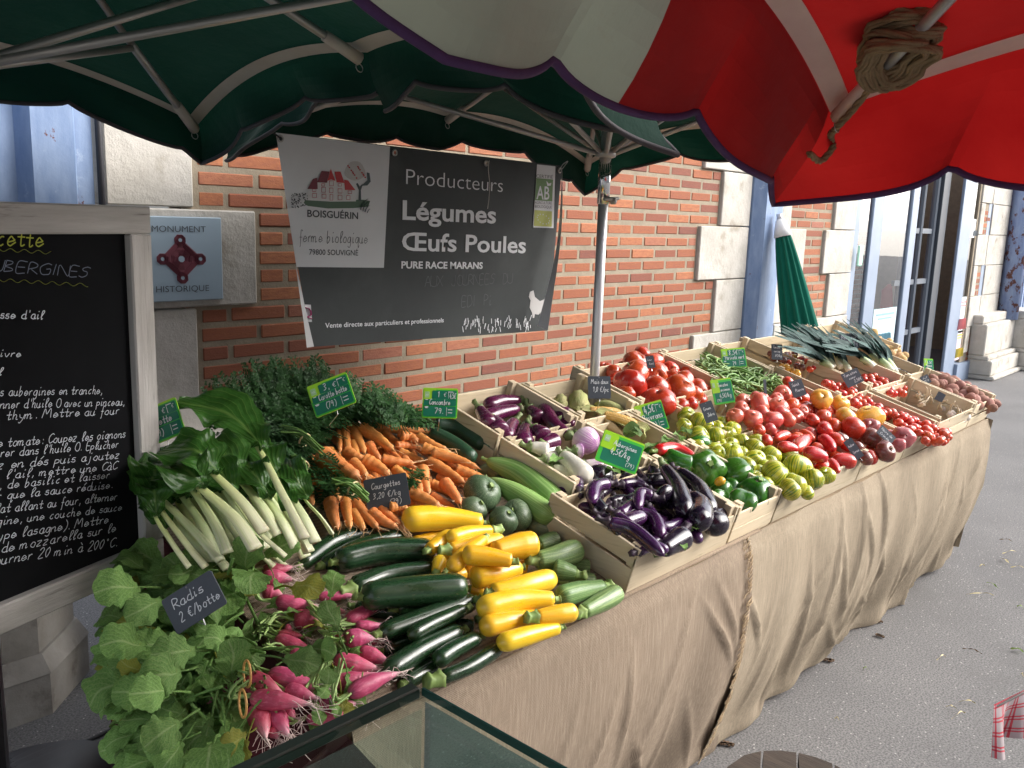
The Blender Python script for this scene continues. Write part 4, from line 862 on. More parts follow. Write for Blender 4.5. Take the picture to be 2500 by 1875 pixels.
# ================================================================== VEGETABLE PLACING
PILE = {}                                    # per zone: spheres already lying there
def fits(zone, C, r, tol):
    L = PILE.get(zone)
    if not L: return True
    A = np.array(L); lo = C.min(0)-r-.08; hi = C.max(0)+r+.08; A = A[((A[:, :3] > lo) & (A[:, :3] < hi)).all(1)]
    if not len(A): return True
    d = np.linalg.norm(C[:, None, :]-A[None, :, :3], axis=2); return bool((d > (A[None, :, 3]+np.max(r))*(1-tol)).all())
def lay(zone, f, pts, w, h0=0.0, tol=.22, hmax=.30, n=9, prof=None, nofit=False):
    """lets a fruit come to rest: lifts it off the board until it no longer sinks into those below"""
    h = h0; best = None
    while True:
        mid = PL(f, *pts[len(pts)//2], h); r = pxlen(f, w, mid)/2; P = np.array([PL(f, x, y, h+r) for x, y in pts]); C = catmull(P, n) if len(P) > 1 else P
        rr = r*.92
        if fits(zone, C, rr, tol) or h > hmax: break
        if nofit: return None
        h += .005
    PILE.setdefault(zone, []).extend([(*c, rr) for c in C]); return P, r
CNT = {}
def ordword(i): 
    w = ['first', 'second', 'third', 'fourth', 'fifth', 'sixth', 'seventh', 'eighth', 'ninth', 'tenth', 'eleventh', 'twelfth', 'thirteenth', 'fourteenth', 'fifteenth', 'sixteenth', 'seventeenth', 'eighteenth', 'nineteenth', 'twentieth']
    return w[i] if i < len(w) else 'last'
LAB = {}                                      # things waiting for a label, by (kind phrase, place phrase)
def later(o, phrase, place, cat, group, p): LAB.setdefault((phrase, place, cat, group), []).append((o, np.asarray(p, float)))
def scr(p): d = np.asarray(p)-CAM; z = d@fw; return 1250+FPX*(d@rt)/z, 937.5-FPX*(d@up)/z
def give_labels():
    for (phrase, place, cat, group), L in LAB.items():
        n = len(L)
        if n == 1: tag(L[0][0], f'{phrase} {place}', cat, group); continue
        P = [(scr(p), o) for o, p in L]; nr = 1 if n <= 4 else max(2, int(round(math.sqrt(n*.7)))); P.sort(key=lambda q: -q[0][1]); per = math.ceil(n/nr)
        rows = [P[i*per:(i+1)*per] for i in range(nr)]; rows = [r for r in rows if r]
        for k, row in enumerate(rows):
            row.sort(key=lambda q: q[0][0])
            for i, (s_, o) in enumerate(row):
                rw = '' if len(rows) == 1 else (', nearest row' if k == 0 else (', rearmost row' if k == len(rows)-1 else f', {ordword(k)} row'))
                ps = '' if len(row) == 1 else (', leftmost' if i == 0 else (', rightmost' if i == len(row)-1 else f', {ordword(i)} from left'))
                tag(o, f'{phrase} {place}{ps}{rw}', cat, group)
def long_fruit(name, zone, f, pts, w, m, prof, phrase, place, cat, group, h0=0, rib=None, stem=None, stemm=None, seg=18, tol=.22, n=22, flat=None, nofit=False, parent=None, big=1.17):
    """a courgette, carrot, aubergine ...: tapered body along a curve, stem at its first point"""
    L = lay(zone, f, pts, w, h0, tol, nofit=nofit)
    if L is None: return None
    P, r = L; r *= big; C = catmull(P, n); t = np.linspace(0, 1, n); rad = r*np.array([prof(x) for x in t]); mid = C[n//2]
    seglen = np.linalg.norm(C[-1]-C[0])
    q = MB(); q.tube(C, rad, seg, rib=rib, flat=flat, phase=random.random()*6); o = q.build(name, m, parent, True, mid if parent is None else None)
    if stem:
        T = (C[0]-C[3]); T /= np.linalg.norm(T)+1e-9; q = MB(); sl, sr, fl = stem; B = np.array([random.uniform(-.4, .4), random.uniform(-.4, .4), random.uniform(0, .5)])
        S = catmull([C[0]-T*r*.15, C[0]+T*sl*.5, C[0]+(T+B*.5)/np.linalg.norm(T+B*.5)*sl], 7); q.tube(S, [sr*fl, sr*fl*.8, sr*.9, sr*.8, sr*.8, sr*.95, sr*1.05], 10, rib=(5, .14)); q.build('stem', stemm, o, True)
    if parent is None: later(o, phrase, place, cat, group, mid)
    return o
def cap(x, a=.12, b=.08, p=.5):
    s = min(1, max(0, x)/a) if a > 0 else 1; e = min(1, max(0, 1-x)/b) if b > 0 else 1
    return max(.02, math.sqrt(max(0, 1-(1-s)**2))**(1.0)*math.sqrt(max(0, 1-(1-e)**2)))
SK = lambda n_, r_: 0
M_zuc = vegmat('dark courgette skin', [(0, (.018, .045, .014)), (.08, (.012, .04, .014)), (.9, (.010, .034, .013)), (1, (.03, .07, .02))], (.022, .07, .022), (4, 4, .35), (.52, .72), (.14, .24, .08), 30, (.71, .75), .2, .12, (3, 3, 10), .2, coat=.25)
M_yel = vegmat('yellow courgette skin', [(0, (.80, .46, .02)), (.5, (.86, .48, .010)), (1, (.84, .52, .03))], (.86, .56, .03), (5, 5, .4), (.5, .66), (.45, .22, .03), 10, (.74, .78), .25, .06, (3, 3, 8), .07, coat=.2)
M_pal = vegmat('pale courgette skin', [(0, (.10, .2, .05)), (.5, (.085, .17, .045)), (1, (.11, .21, .06))], (.26, .38, .15), (6, 6, .4), (.50, .60), (.36, .46, .26), 34, (.60, .66), .32, .1, (4, 4, 12), .12)
M_cuc = vegmat('pale cucumber skin', [(0, (.24, .38, .10)), (.5, (.16, .32, .07)), (1, (.2, .36, .09))], (.30, .46, .16), (6, 6, .15), (.45, .62), None, rough=.35, bmp=.2, bscale=(7, 7, .6), var=.12)
M_grycuc = vegmat('grey green cucumber skin', [(0, (.26, .33, .2)), (1, (.2, .27, .15))], (.3, .36, .22), (6, 6, .3), rough=.4)
M_dcu = vegmat('dark cucumber skin', [(0, (.012, .04, .022)), (1, (.02, .06, .03))], (.03, .075, .035), (5, 5, .3), (.55, .7), (.08, .13, .08), 30, (.66, .7), .35, .3, (6, 6, 20), .15)
M_rnd = vegmat('round courgette skin', [(0, (.05, .09, .04)), (1, (.04, .075, .032))], (.09, .14, .07), (5, 5, .8), (.5, .66), (.28, .33, .22), 32, (.6, .66), .38, .15, (4, 4, 6), .2)
M_stem = mat('green stalk', (.13, .22, .05), (.24, .33, .10), 30, .6, .3, 90, .002, rvar=.15); M_stemp = mat('pale green stalk', (.34, .44, .16), (.22, .36, .09), 30, .6, .3, 90, .002, rvar=.1); M_stemy = mat('olive stalk', (.18, .24, .06), (.1, .2, .05), 30, .6, .3)
M_scar = mat('brown scar', (.12, .07, .03), (.2, .13, .05), 60, .9)
zprof = lambda x: cap(x, .10, .13)*(.86+.14*min(1, x*1.6))
yprof = lambda x: cap(x, .06, .15)*(.68+.32*min(1, x*1.7))
Z = [((430,690),(820,745),90,0),((605,970),(900,890),95,0),((760,1180),(960,1060),95,0),((1080,800),(1205,820),80,0),((420,545),(640,470),90,0),((1090,885),(1190,865),65,0),((700,700),(960,640),95,0),((900,1000),(1100,930),90,0),((860,760),(1120,700),95,0),
     ((80,430),(300,270),(565,200),95,0),((225,425),(470,300),(762,222),92,.0),((310,400),(600,335),(962,335),150,.01),((420,575),(660,480),(972,445),100,0),((470,625),(800,590),(1168,565),170,.01),((590,865),(860,770),(1228,645),115,.01),((1155,700),(950,790),(780,880),88,.03),
     ((1130,840),(880,960),(615,1125),120,.02),((1240,880),(1080,960),(955,1045),98,.03),((985,1150),(1180,1070),(1378,945),88,.03)]
for i, z in enumerate(Z):
    long_fruit('courgette', 'Z', 'e', z[:-2], z[-2], M_zuc, zprof, 'dark green courgette', 'in the pile beside the radishes', 'courgette', 'dark green courgettes', z[-1], (6, .018), (.012, .008, 1.2) if i not in (12, 18) else (.03, .014, 1.2), M_stem)
Yl = [((810,265),(1010,235),70,0),((910,325),(1060,230),95,0),((1480,430),(1550,445),95,0),((1200,640),(1310,590),95,0),((960,470),(990,380),75,0),((1015,460),(1040,370),75,0),((1150,470),(1220,440),100,0),((1030,500),(1150,470),70,0),((1180,575),(1270,590),75,0),((1240,640),(1450,600),90,0),((1250,760),(1420,720),90,0),((1400,900),(1500,800),80,0),
      ((1270,150),(1000,120),(735,130),140,.03),((1325,198),(1170,215),(1030,255),88,.05),((1035,322),(1210,290),(1400,262),100,.03),((1320,335),(1480,300),(1605,285),150,.04),((1270,250),(1170,330),(1050,445),92,.05),((1455,395),(1290,365),(1125,352),110,.08),((1500,435),(1340,480),(1180,500),128,.05),
      ((1310,595),(1500,560),(1728,500),125,.05),((1725,640),(1470,650),(1225,705),130,.05),((1610,752),(1430,780),(1245,825),118,.05),((1600,755),(1720,740),(1862,720),108,.05),((1755,820),(1560,870),(1355,930),108,.05)]
for i, z in enumerate(Yl):
    long_fruit('yellow_courgette', 'Z', 'e', z[:-2], z[-2], M_yel, yprof, 'bright yellow courgette', 'in the heap by the aubergine crate', 'courgette', 'yellow courgettes', z[-1], (5, .012), (.012, .008, 1.15) if i not in (14, 22, 13) else (.022, .012, 1.2), M_stemp if i % 3 else M_stemy)
Pg = [((1610,300),(1735,268),120,0),((1790,515),(1985,520),85,0),((1835,425),(1945,440),95,0),((1600,392),(1740,370),(1882,318),138,.02),((1860,480),(1710,445),112,.01),((2040,560),(1890,590),(1735,632),118,.03),((1895,725),(2020,660),(2140,590),112,.02)]
for z in Pg: long_fruit('pale_courgette', 'Z', 'e', z[:-2], z[-2], M_pal, yprof, 'pale speckled green courgette', 'against the crate side', 'courgette', 'pale green courgettes', z[-1], (5, .035), (.022, .012, 1.3), M_stemp)
for z, m, nm, ph in [(((520,465),(600,640),95,0), M_cuc, 'long_cucumber', 'pale ridged green cucumber'), (((350,625),(430,630),(510,670),90,0), M_grycuc, 'long_cucumber', 'dull grey green cucumber'), (((590,595),(780,640),(965,730),118,.02), M_cuc, 'long_cucumber', 'pale ridged green cucumber'), (((680,985),(770,1010),(862,1035),112,0), M_grycuc, 'long_cucumber', 'dull grey green cucumber'), (((400,560),(640,660),(905,880),148,.03), M_cuc, 'long_cucumber', 'pale ridged green cucumber'), (((420,690),(620,800),(862,960),132,.04), M_cuc, 'long_cucumber', 'pale ridged green cucumber')]:
    long_fruit(nm, 'Z', 'a', z[:-2], z[-2], m, lambda x: cap(x, .55, .12)*(.75+.25*min(1, x*1.5)), ph, 'beside the crate corner', 'cucumber', 'pale cucumbers', z[-1], (9, .03), (.012, .006, 1.0), M_stem)
for z in (((330,440),(470,555),90,0), ((250,350),(440,480),90,.0), ((50,320),(220,350),(405,470),92,.04), ((30,375),(180,450),(325,560),92,.04)): long_fruit('dark_cucumber', 'Z', 'a', z[:-2], z[-2], M_dcu, lambda x: cap(x, .1, .1), 'dark bumpy cucumber', 'below the cucumber sign', 'cucumber', 'dark cucumbers', z[-1], (7, .02))
def round_fruit(name, zone, f, x, y, rpx, m, phrase, place, cat, group, h0=0, ribs=(0, 0), flat=.85, stem=None, tilt=.5, tol=.2, hmax=.3, shape=None, nofit=False, calyx=False):
    L = lay(zone, f, [(x, y)], rpx*2, h0, tol, hmax, 1, nofit=nofit)
    if L is None: return None
    P, r = L; C = P[0]; key = (name, ribs, flat, shape)
    if key not in ROUND: ROUND[key] = []
    if len(ROUND[key]) < 4:
        q = MB(); n = 15; ph = np.linspace(0, math.pi, n); ph = ph.copy(); ph[0] = .02; ph[-1] = math.pi-.02; rad = np.sin(ph)
        zz = np.cos(ph)
        if ribs[0]: zz = zz*(1-.20*np.exp(-(rad/.30)**2)*(zz > 0)-.1*np.exp(-(rad/.3)**2)*(zz < 0))
        else: zz = zz-.07*np.exp(-(rad/.25)**2)*(zz > 0)
        if shape == 'pear': rad = rad*(1-.30*np.clip(zz, 0, 1))
        if shape == 'plum': rad = rad*(1-.22*np.clip(-zz, 0, 1)**1.5)
        e = [random.uniform(-.5, .5) for _ in range(6)]
        w_ = 1+(0.03*random.random())
        V0 = len(q.v); q.tube(np.stack([0*zz, 0*zz, zz*flat], 1), np.maximum(rad, .012), 26, rib=((ribs[0], ribs[1], np.clip(rad*1.1, 0, 1)) if ribs[0] else None))
        vv = np.array(q.v); vv[:, 0] *= w_; a = np.arctan2(vv[:, 1], vv[:, 0]); vv *= (1+.035*np.sin(2*a+e[0]*9)+(.05 if ribs[0] else .015)*np.sin(3*a+e[1]*9))[:, None]**np.array([1, 1, .2])[None, :]; q.v = [tuple(p_) for p_ in vv]
        me_o = q.build(name, m, None, True); ROUND[key].append(me_o.data); COL.objects.unlink(me_o); bpy.data.objects.remove(me_o)
        me = ROUND[key][-1]
    else: me = random.choice(ROUND[key])
    o = bpy.data.objects.new(name, me); COL.objects.link(o)
    if me.materials[0] is not m: o.material_slots[0].link = 'OBJECT'; o.material_slots[0].material = m
    tocam = CAM-C; tocam /= np.linalg.norm(tocam); d = SN*random.uniform(.2, 1)+np.array([random.uniform(-1, 1), random.uniform(-1.2, .6), 0])*tilt; d /= np.linalg.norm(d)
    Q = Vector(d).to_track_quat('Z', 'Y') @ Quaternion((0, 0, 1), random.random()*6.28)
    k = r/max(1.0, flat)*1.03 if shape else r*1.03
    o.matrix_world = Matrix.Translation(Vector(C)) @ Q.to_matrix().to_4x4() @ Matrix.Scale(k, 4)
    if stem or calyx:
        ck = 'stem' if stem else 'calyx'
        if ck not in ROUND:
            q = MB()
            if stem: q.tube([(0, 0, .5), (0, 0, .62), (.03, .02, .75), (.08, .05, 1.0)], [.30, .17, .13, .15], 10, rib=(5, .15))
            else:
                for i in range(6):
                    a = i*math.pi/3+random.uniform(-.2, .2); l_ = random.uniform(.45, .7); ca, sa = math.cos(a), math.sin(a)
                    P_ = [np.array([ca*l_*t, sa*l_*t, .80+.10*math.sin(t*2.5)-.1*t]) for t in (0, .3, .65, 1)]; wv = np.array([-sa, ca, 0])*.075
                    q.add([P_[0]-wv*.7, P_[0]+wv*.7, P_[1]+wv, P_[2]+wv*.7, P_[3], P_[2]-wv*.7, P_[1]-wv], [(0, 1, 2, 6), (6, 2, 3, 5), (5, 3, 4)])
                q.tube([(0, 0, .78), (.02, 0, .9), (.06, .03, 1.03)], [.06, .05, .06], 7)
            so_ = q.build(ck, M_stem, None, False); ROUND[ck] = so_.data; COL.objects.unlink(so_); bpy.data.objects.remove(so_)
        s_ = bpy.data.objects.new(ck, ROUND[ck]); COL.objects.link(s_); s_.parent = o
        s_.matrix_basis = Matrix.Diagonal((1, 1, flat if not stem else flat*1.0, 1)) if not shape else Matrix.Translation((0, 0, flat-.85))
    later(o, phrase, place, cat, group, C); return o
ROUND = {}
for x, y, r in ((378, 790, 120), (610, 935, 102), (312, 905, 98), (520, 968, 92)): round_fruit('round_courgette', 'Z', 'a', x, y, r, M_rnd, 'round speckled green courgette', 'between carrots and yellow courgettes', 'courgette', 'round courgettes', .01, (10, .02), .92, True, .6)
# ------------------------------------------------------------------ foliage builders
def blade(q, path, wmax, upv, prof, nx=14, ny=8, ruffle=.0, cup=0.0, lobes=0.0, seed=0, waves=6, curl=0.0):
    """leaf blade along a path; ax = (side, 0, length)"""
    R_ = random.Random(seed); P = catmull(path, nx); T = np.gradient(P, axis=0); T /= np.linalg.norm(T, axis=1)[:, None]+1e-9; V = []; AX = []
    ph1, ph2, ph3 = R_.random()*6, R_.random()*6, R_.random()*6
    for i in range(nx):
        t = i/(nx-1); S = np.cross(T[i], upv); S /= np.linalg.norm(S)+1e-9; U = np.cross(S, T[i])
        for j in range(ny+1):
            s = -1+2*j/ny; sd = 1 if s > 0 else -1
            w = wmax*prof(t)*(1+lobes*math.sin(t*waves*6.28+ph1+sd)+lobes*.6*math.sin(t*waves*15+ph2*sd))
            z = cup*s*s*w+ruffle*abs(s)**1.5*math.sin(t*waves*4.5+ph2+sd*1.3)+ruffle*.5*math.sin(t*waves*7+s*4+ph3)*abs(s)-curl*abs(s)**3*w
            V.append(P[i]+S*s*w+U*z); AX.append((s, .01, t))
    q.add(V, [(i*(ny+1)+j, (i+1)*(ny+1)+j, (i+1)*(ny+1)+j+1, i*(ny+1)+j+1) for i in range(nx-1) for j in range(ny)], AX)
leafprof = lambda t: max(.03, math.sin(math.pi*min(1, t*.96+.03)**.8)**.75)
def inpoly(x, y, P):
    c = False; j = len(P)-1
    for i in range(len(P)):
        if (P[i][1] > y) != (P[j][1] > y) and x < (P[j][0]-P[i][0])*(y-P[i][1])/(P[j][1]-P[i][1])+P[i][0]: c = not c
        j = i
    return c
def rpoly(P, R_=random):
    xs = [p[0] for p in P]; ys = [p[1] for p in P]
    while True:
        x, y = R_.uniform(min(xs), max(xs)), R_.uniform(min(ys), max(ys))
        if inpoly(x, y, P): return x, y
def jit3(s): return np.array([random.uniform(-s, s) for _ in range(3)])

# ================================================================== CHARD
M_chs = vegmat('chard rib', [(0, (.66, .64, .46)), (.15, (.70, .72, .48)), (.6, (.58, .68, .28)), (1, (.40, .56, .14))], (.52, .64, .26), (7, 7, .12), (.5, .66), (.45, .36, .2), 8, (.72, .76), .4, .1, (8, 8, .5), .06, sss=.05)
M_chl = leafmat('chard leaf', (.030, .10, .016), (.05, .15, .025), (.17, .28, .07), .28, None, .2, .15)
CHD = [((950,1190),(900,1090),(850,960),52,(780,760),(740,600),90), ((1105,1085),(1040,990),(950,890),55,(870,760),(800,640),90), ((350,1290),(210,1120),(60,910),58,(-60,780),(-160,700),110), ((250,1290),(150,1150),(50,990),50,(-60,860),(-150,800),100),
       ((440,1250),(250,1040),(50,840),68,(-90,720),(-220,640),150), ((890,1170),(810,1020),(720,880),78,(620,740),(560,640),110), ((700,1180),(560,960),(430,760),80,(330,640),(220,560),130), ((1010,1140),(920,960),(790,770),72,(690,620),(600,480),120), ((480,1205),(400,1020),(275,830),72,(180,740),(40,690),140),
       ((790,1095),(690,930),(560,770),84,(440,640),(260,560),160), ((830,1225),(650,1060),(500,850),44,(400,720),(270,640),120), ((650,1180),(520,990),(320,815),100,(200,720),(20,640),180), ((700,1080),(570,900),(400,730),90,(280,620),(90,540),190), ((945,1115),(800,830),(660,570),58,(480,400),(235,345),180)]
BASE = list(CHD)
for dx, dy, k in ((-60, 40, 8), (70, 30, 6), (60, -20, 9), (-80, 10, 5), (90, 20, 11), (-40, 60, 7), (40, 50, 4), (-120, 50, 12), (-40, 30, 4), (-90, 70, 8), (50, 70, 3), (20, 60, 12), (-30, 90, 9), (60, 60, 5), (-70, 60, 10), (30, 40, 3), (-110, 90, 6), (-50, -30, 4), (60, 50, 4), (-20, 40, 8), (80, 60, 6), (-90, 40, 9), (25, 80, 10)):
    z = BASE[k]; CHD.insert(0, tuple((q[0]+dx, q[1]+dy) if isinstance(q, tuple) else q for q in z))
for i, (a, b_, c, w, d, e, lw) in enumerate(CHD):
    c, d, e = [(max(25+8*(i % 5), q[0]), q[1]) for q in (c, d, e)]
    h = .008+.0045*i+(.03 if i > 33 else 0); root = empty('chard_leaf', PL('g', *a, 0), '', '')
    A, B, C = PL('g', *a, h), PL('g', *b_, h+.035), PL('g', *c, h+.055); r = pxlen('g', w, A)/2*1.12; D, E_ = PL('g', *d, h+.075+.02*random.random()), PL('g', *e, h+.06+.03*random.random())
    P = catmull([A, B, C, D], 26); t = np.linspace(0, 1, 26); q = MB(); q.tube(P, [r*(1.0-.62*x) for x in t], 16, flat=.42, rib=(8, .05)); q.build('rib', M_chs, root, True)
    q = MB(); lw_ = pxlen('g', lw, C); blade(q, [B+(C-B)*.85+SN*.008, C+SN*.012, D+SN*.012, E_+jit3(.02)], lw_, SN*.7+np.array([-.3, -.6, .3])+jit3(.25), lambda t: max(.02, min(1, t*1.7+.02)**1.6*math.sqrt(max(0, 1-max(0, (t-.55)/.46)**2))), 34, 14, .012, .16, .08, i, 4); q.build('blade', M_chl, root, True)
    later(root, 'chard leaf with broad pale rib', 'on the hessian', 'chard', 'chard leaves', A)

# ================================================================== CARROTS
M_car = vegmat('carrot skin', [(0, (.42, .20, .06)), (.06, (.62, .215, .045)), (.7, (.66, .235, .055)), (1, (.60, .27, .10))], (.72, .31, .10), (2.5, 2.5, 7), (.52, .7), (.40, .16, .05), 16, (.7, .76), .5, .45, (2, 2, 16), .12, .008, .06, (.42, .2, .09))
M_hair = mat('root hair', (.62, .42, .22), None, rough=.8, bmp=0); M_csk = mat('carrot stalk', (.09, .2, .04), (.16, .28, .07), 20, .5, rvar=.2)
M_frond = leafmat('carrot frond', (.014, .055, .014), (.034, .10, .026), (.05, .13, .035), .55, None, .25, .25)
cprof = lambda x: (cap(x, .06, 0)*(1-.60*x**1.2)*(1+.05*math.sin(x*31+random.random()*.6)) if x < .86 else .42*max(.10, (1-x)/.14)**1.3)
CAR = [((1180,600),(1330,700),45),((1240,820),(1330,930),55),((1430,820),(1540,940),50),((1560,720),(1680,800),50),((1480,700),(1600,790),52),((1340,860),(1460,940),55),((1060,760),(1180,880),55),((1540,640),(1640,720),48),((1420,480),(1540,560),48),((1770,620),(1880,700),45),((1750,740),(1860,820),50),
       ((1400,940),(1525,1035),58),((1340,960),(1510,1055),66),((1560,905),(1710,925),52),((1240,900),(1395,1070),66),((1450,930),(1570,945),56),((1230,960),(1300,1070),60),((1150,720),(1265,795),60),((1290,750),(1410,800),56),
       ((1490,560),(1630,575),44),((1500,480),(1660,530),44),((1620,505),(1815,592),56),((1650,570),(1838,606),56),((1330,560),(1400,650),60),((1400,640),(1610,665),52),((1510,600),(1700,690),52),((1850,700),(2042,765),56),((1700,600),(2005,705),56),
       ((1600,760),(1645,860),56),((1650,700),(1690,860),66),((1700,790),(1845,860),56),((1780,780),(1885,915),68),((1700,860),(1855,945),50),((1570,835),(1765,935),70),((1680,650),(1915,795),66),
       ((1310,445),(1745,476),54),((1280,450),(1490,600),66),((1235,450),(1310,615),68),((1185,422),(1210,610),62),((1143,455),(1150,610),44),((1520,505),(1625,540),56),((1190,590),(1320,645),62),((1230,660),(1320,750),62),((1300,650),(1460,745),80),
       ((965,750),(992,935),64),((985,640),(1045,870),66),((1060,690),(1155,900),72),((1190,885),(1220,1065),62),((1100,895),(1145,1070),76),((1040,620),(1290,765),112)]
bunches = [empty('carrot_bunch', PL('g', x, y, 0), l, 'carrots', 'bunches of carrots') for x, y, l in ((1000, 760, 'bunch of three carrots with a thick one, next to the chard'), (1250, 430, 'tied bunch of orange carrots spreading below the feathery tops'), (1180, 880, 'bunch of forked carrots behind the courgette slate sign'), (1650, 600, 'loose carrots with thin rooty tips beside the dark cucumbers'))]
def whichb(x, y): return 0 if x < 1100 and y < 960 else (2 if y > 800 and x < 1420 else (3 if x > 1480 else 1))
R_ = random.Random(5)
for i in range(46):
    x, y = rpoly([(1130,560),(1300,470),(1600,520),(1950,700),(1860,930),(1500,1030),(1150,1040),(1080,860)], R_); a = R_.uniform(.1, 1.3); l_ = R_.uniform(120, 220)
    CAR.insert(0, ((x-l_*.5*math.cos(a), y-l_*.5*math.sin(a)), (x+l_*.5*math.cos(a), y+l_*.5*math.sin(a)), R_.uniform(44, 58)))
for i, (a, b_, w) in enumerate(CAR):
    m_ = ((a[0]+b_[0])/2+R_.uniform(-14, 14), (a[1]+b_[1])/2+R_.uniform(-14, 14)); B = bunches[whichb(*a)]
    o = long_fruit('carrot', 'C', 'g', (a, m_, b_), w*1.08, M_car, cprof, '', '', '', '', .0 if i < 46 else .03, None, None, None, 14, .42, 26, parent=B)
    me = o.data; n = len(me.vertices); tip = np.array(me.vertices[n-7].co); root_ = np.array(me.vertices[0].co); d = (tip-root_); L = np.linalg.norm(d); d /= L
    q = MB()
    for k in range(4):
        s_ = tip-d*L*random.uniform(.05, .45); q.tube(catmull([s_, s_+d*.02+jit3(.012), s_+d*.04+jit3(.02)-SN*.008], 6), .0008, 3, cap=False)
    q.build('rootlets', M_hair, o)
def frond(q, base, dirv, upv, L, R_):
    """one feathery carrot leaf"""
    P = catmull([base, base+dirv*L*.5+upv*L*.12, base+dirv*L-upv*L*.10*R_.random()], 12); q.tube(P[:8], .0013, 4, cap=False); T = dirv; S = np.cross(T, upv); S /= np.linalg.norm(S)
    for i in range(3, 12):
        t = i/11
        for sd in (-1, 1):
            l_ = L*.34*(1-abs(t-.45)*1.1)*R_.uniform(.8, 1.2); D = T*.55+S*sd*.8+upv*R_.uniform(-.25, .35); D /= np.linalg.norm(D)
            for k in range(4):
                o = P[i]+D*l_*(.3+.22*k); 
                for z in (-1, 1):
                    E_ = D*.75+np.cross(D, upv)*z*.65+upv*R_.uniform(-.3, .3); ll = l_*.30*R_.uniform(.7, 1.2)*(1-.12*k); W_ = np.cross(E_, upv); W_ /= np.linalg.norm(W_)+1e-9; W_ *= .0034
                    q.add([o, o+E_*ll*.5+W_, o+E_*ll, o+E_*ll*.5-W_], [(0, 1, 2, 3)], [(.5, .1, t)]*4)
GP = [(560,400),(700,240),(800,200),(950,180),(1240,250),(1420,330),(1620,385),(1700,440),(1560,440),(1300,440),(1140,450),(1010,590),(950,700),(900,900),(830,820),(700,560)]
grs = [MB() for _ in bunches]; R_ = random.Random(12)
for i in range(420):
    x, y = rpoly(GP, R_); k = 0 if y > 620 else (1 if x < 1350 else 3); h = R_.uniform(.015, .08)+(.02 if y < 480 else 0); Pb = PL('g', x, y, h)
    a = R_.gauss(2.5, .55); dv = np.array([math.cos(a), math.sin(a)*.95, .25])+jit3(.25); dv /= np.linalg.norm(dv); uv = SN+jit3(.45)-np.array([0, .4, 0]); uv -= dv*(uv@dv); uv /= np.linalg.norm(uv)
    frond(grs[k], Pb-dv*.05, dv, uv, R_.uniform(.09, .16), R_)
for x, y, k in ((560,270,1),(690,210,1),(760,180,1),(940,165,1),(1030,160,1),(1250,240,3),(1400,330,3),(1560,360,3)):
    for j in range(3): dv = np.array([R_.uniform(-.6, .3), .3, .9])+jit3(.2); dv /= np.linalg.norm(dv); uv = np.array([0, -1., .2])+jit3(.3); frond(grs[k], PL('g', x+R_.uniform(-40, 40), y+120, .09)+jit3(.01), dv, uv/np.linalg.norm(uv), .11, R_)
for i in range(26):
    x, y = rpoly([(1060,760),(1300,760),(1330,900),(1130,880)], R_); dv = np.array([-.8, .3, .2])+jit3(.5); dv /= np.linalg.norm(dv); uv = SN+jit3(.4); frond(grs[2], PL('g', x, y, R_.uniform(.03, .07)), dv, uv/np.linalg.norm(uv), R_.uniform(.06, .1), R_)
for i in range(10):
    x, y = R_.uniform(1570, 1640), R_.uniform(735, 790); dv = jit3(1); dv /= np.linalg.norm(dv); uv = SN+jit3(.4); frond(grs[3], PL('g', x, y, R_.uniform(.10, .12)), dv, uv/np.linalg.norm(uv), .04, R_)
for b_, g_ in zip(bunches, grs): g_.build('feathery_leaves', M_frond, b_)
for (x0, y0, x1, y1, n_, b_) in ((800,460,1060,600,12,1),(870,620,960,760,7,0),(1130,770,1320,870,12,2)):
    q = MB()
    for i in range(n_):
        A = PL('g', x0+R_.uniform(-25, 25), y0+R_.uniform(-25, 25), R_.uniform(.08, .13)); B = PL('g', x1+R_.uniform(-12, 12), y1+R_.uniform(-30, 30), R_.uniform(.08, .12)); q.tube(catmull([A, (A+B)/2+SN*.015+jit3(.006), B], 9), .0024, 5, cap=False)
    q.build('stalks', M_csk, bunches[b_], True)
    A = PL('g', x0+(x1-x0)*.55, y0+(y1-y0)*.5, .105); q = MB(); th = np.linspace(0, 6.2832, 19); d = PL('g', x1, y1, .1)-PL('g', x0, y0, .1); d /= np.linalg.norm(d); S = np.cross(d, SN); q.tube([A+S*.019*math.cos(t)+SN*.017*math.sin(t) for t in th], .0022, 5, cap=False); q.build('rubber_band', mat('rubber band', (.6, .47, .25), None, rough=.5), bunches[b_], True)

# ================================================================== RADISHES
M_rad = vegmat('radish skin', [(0, (.16, .05, .08)), (.06, (.44, .045, .11)), (.6, (.53, .065, .15)), (.82, (.64, .24, .32)), (1, (.75, .62, .60))], (.60, .13, .23), (2, 2, 5), (.5, .7), (.30, .03, .08), 18, (.70, .76), .42, .25, (2, 2, 14), .14, .012, .06, (.20, .08, .08))
M_rhair = mat('radish root hair', (.62, .50, .46), None, rough=.8, bmp=0)
M_rleaf = leafmat('radish leaf', (.12, .25, .06), (.21, .37, .10), (.40, .52, .24), .55, (.24, .30, .06), .3, .3); M_rleafy = leafmat('yellowing radish leaf', (.22, .27, .05), (.34, .32, .05), (.4, .42, .15), .6, (.1, .16, .04), .2, .3)
M_rst = mat('radish stalk', (.22, .36, .10), (.32, .44, .16), 20, .5, rvar=.15)
rprof = lambda x: cap(x, .22, 0)*(1 if x < .45 else max(.05, (1-(x-.45)/.55))**.85*.97+.0)
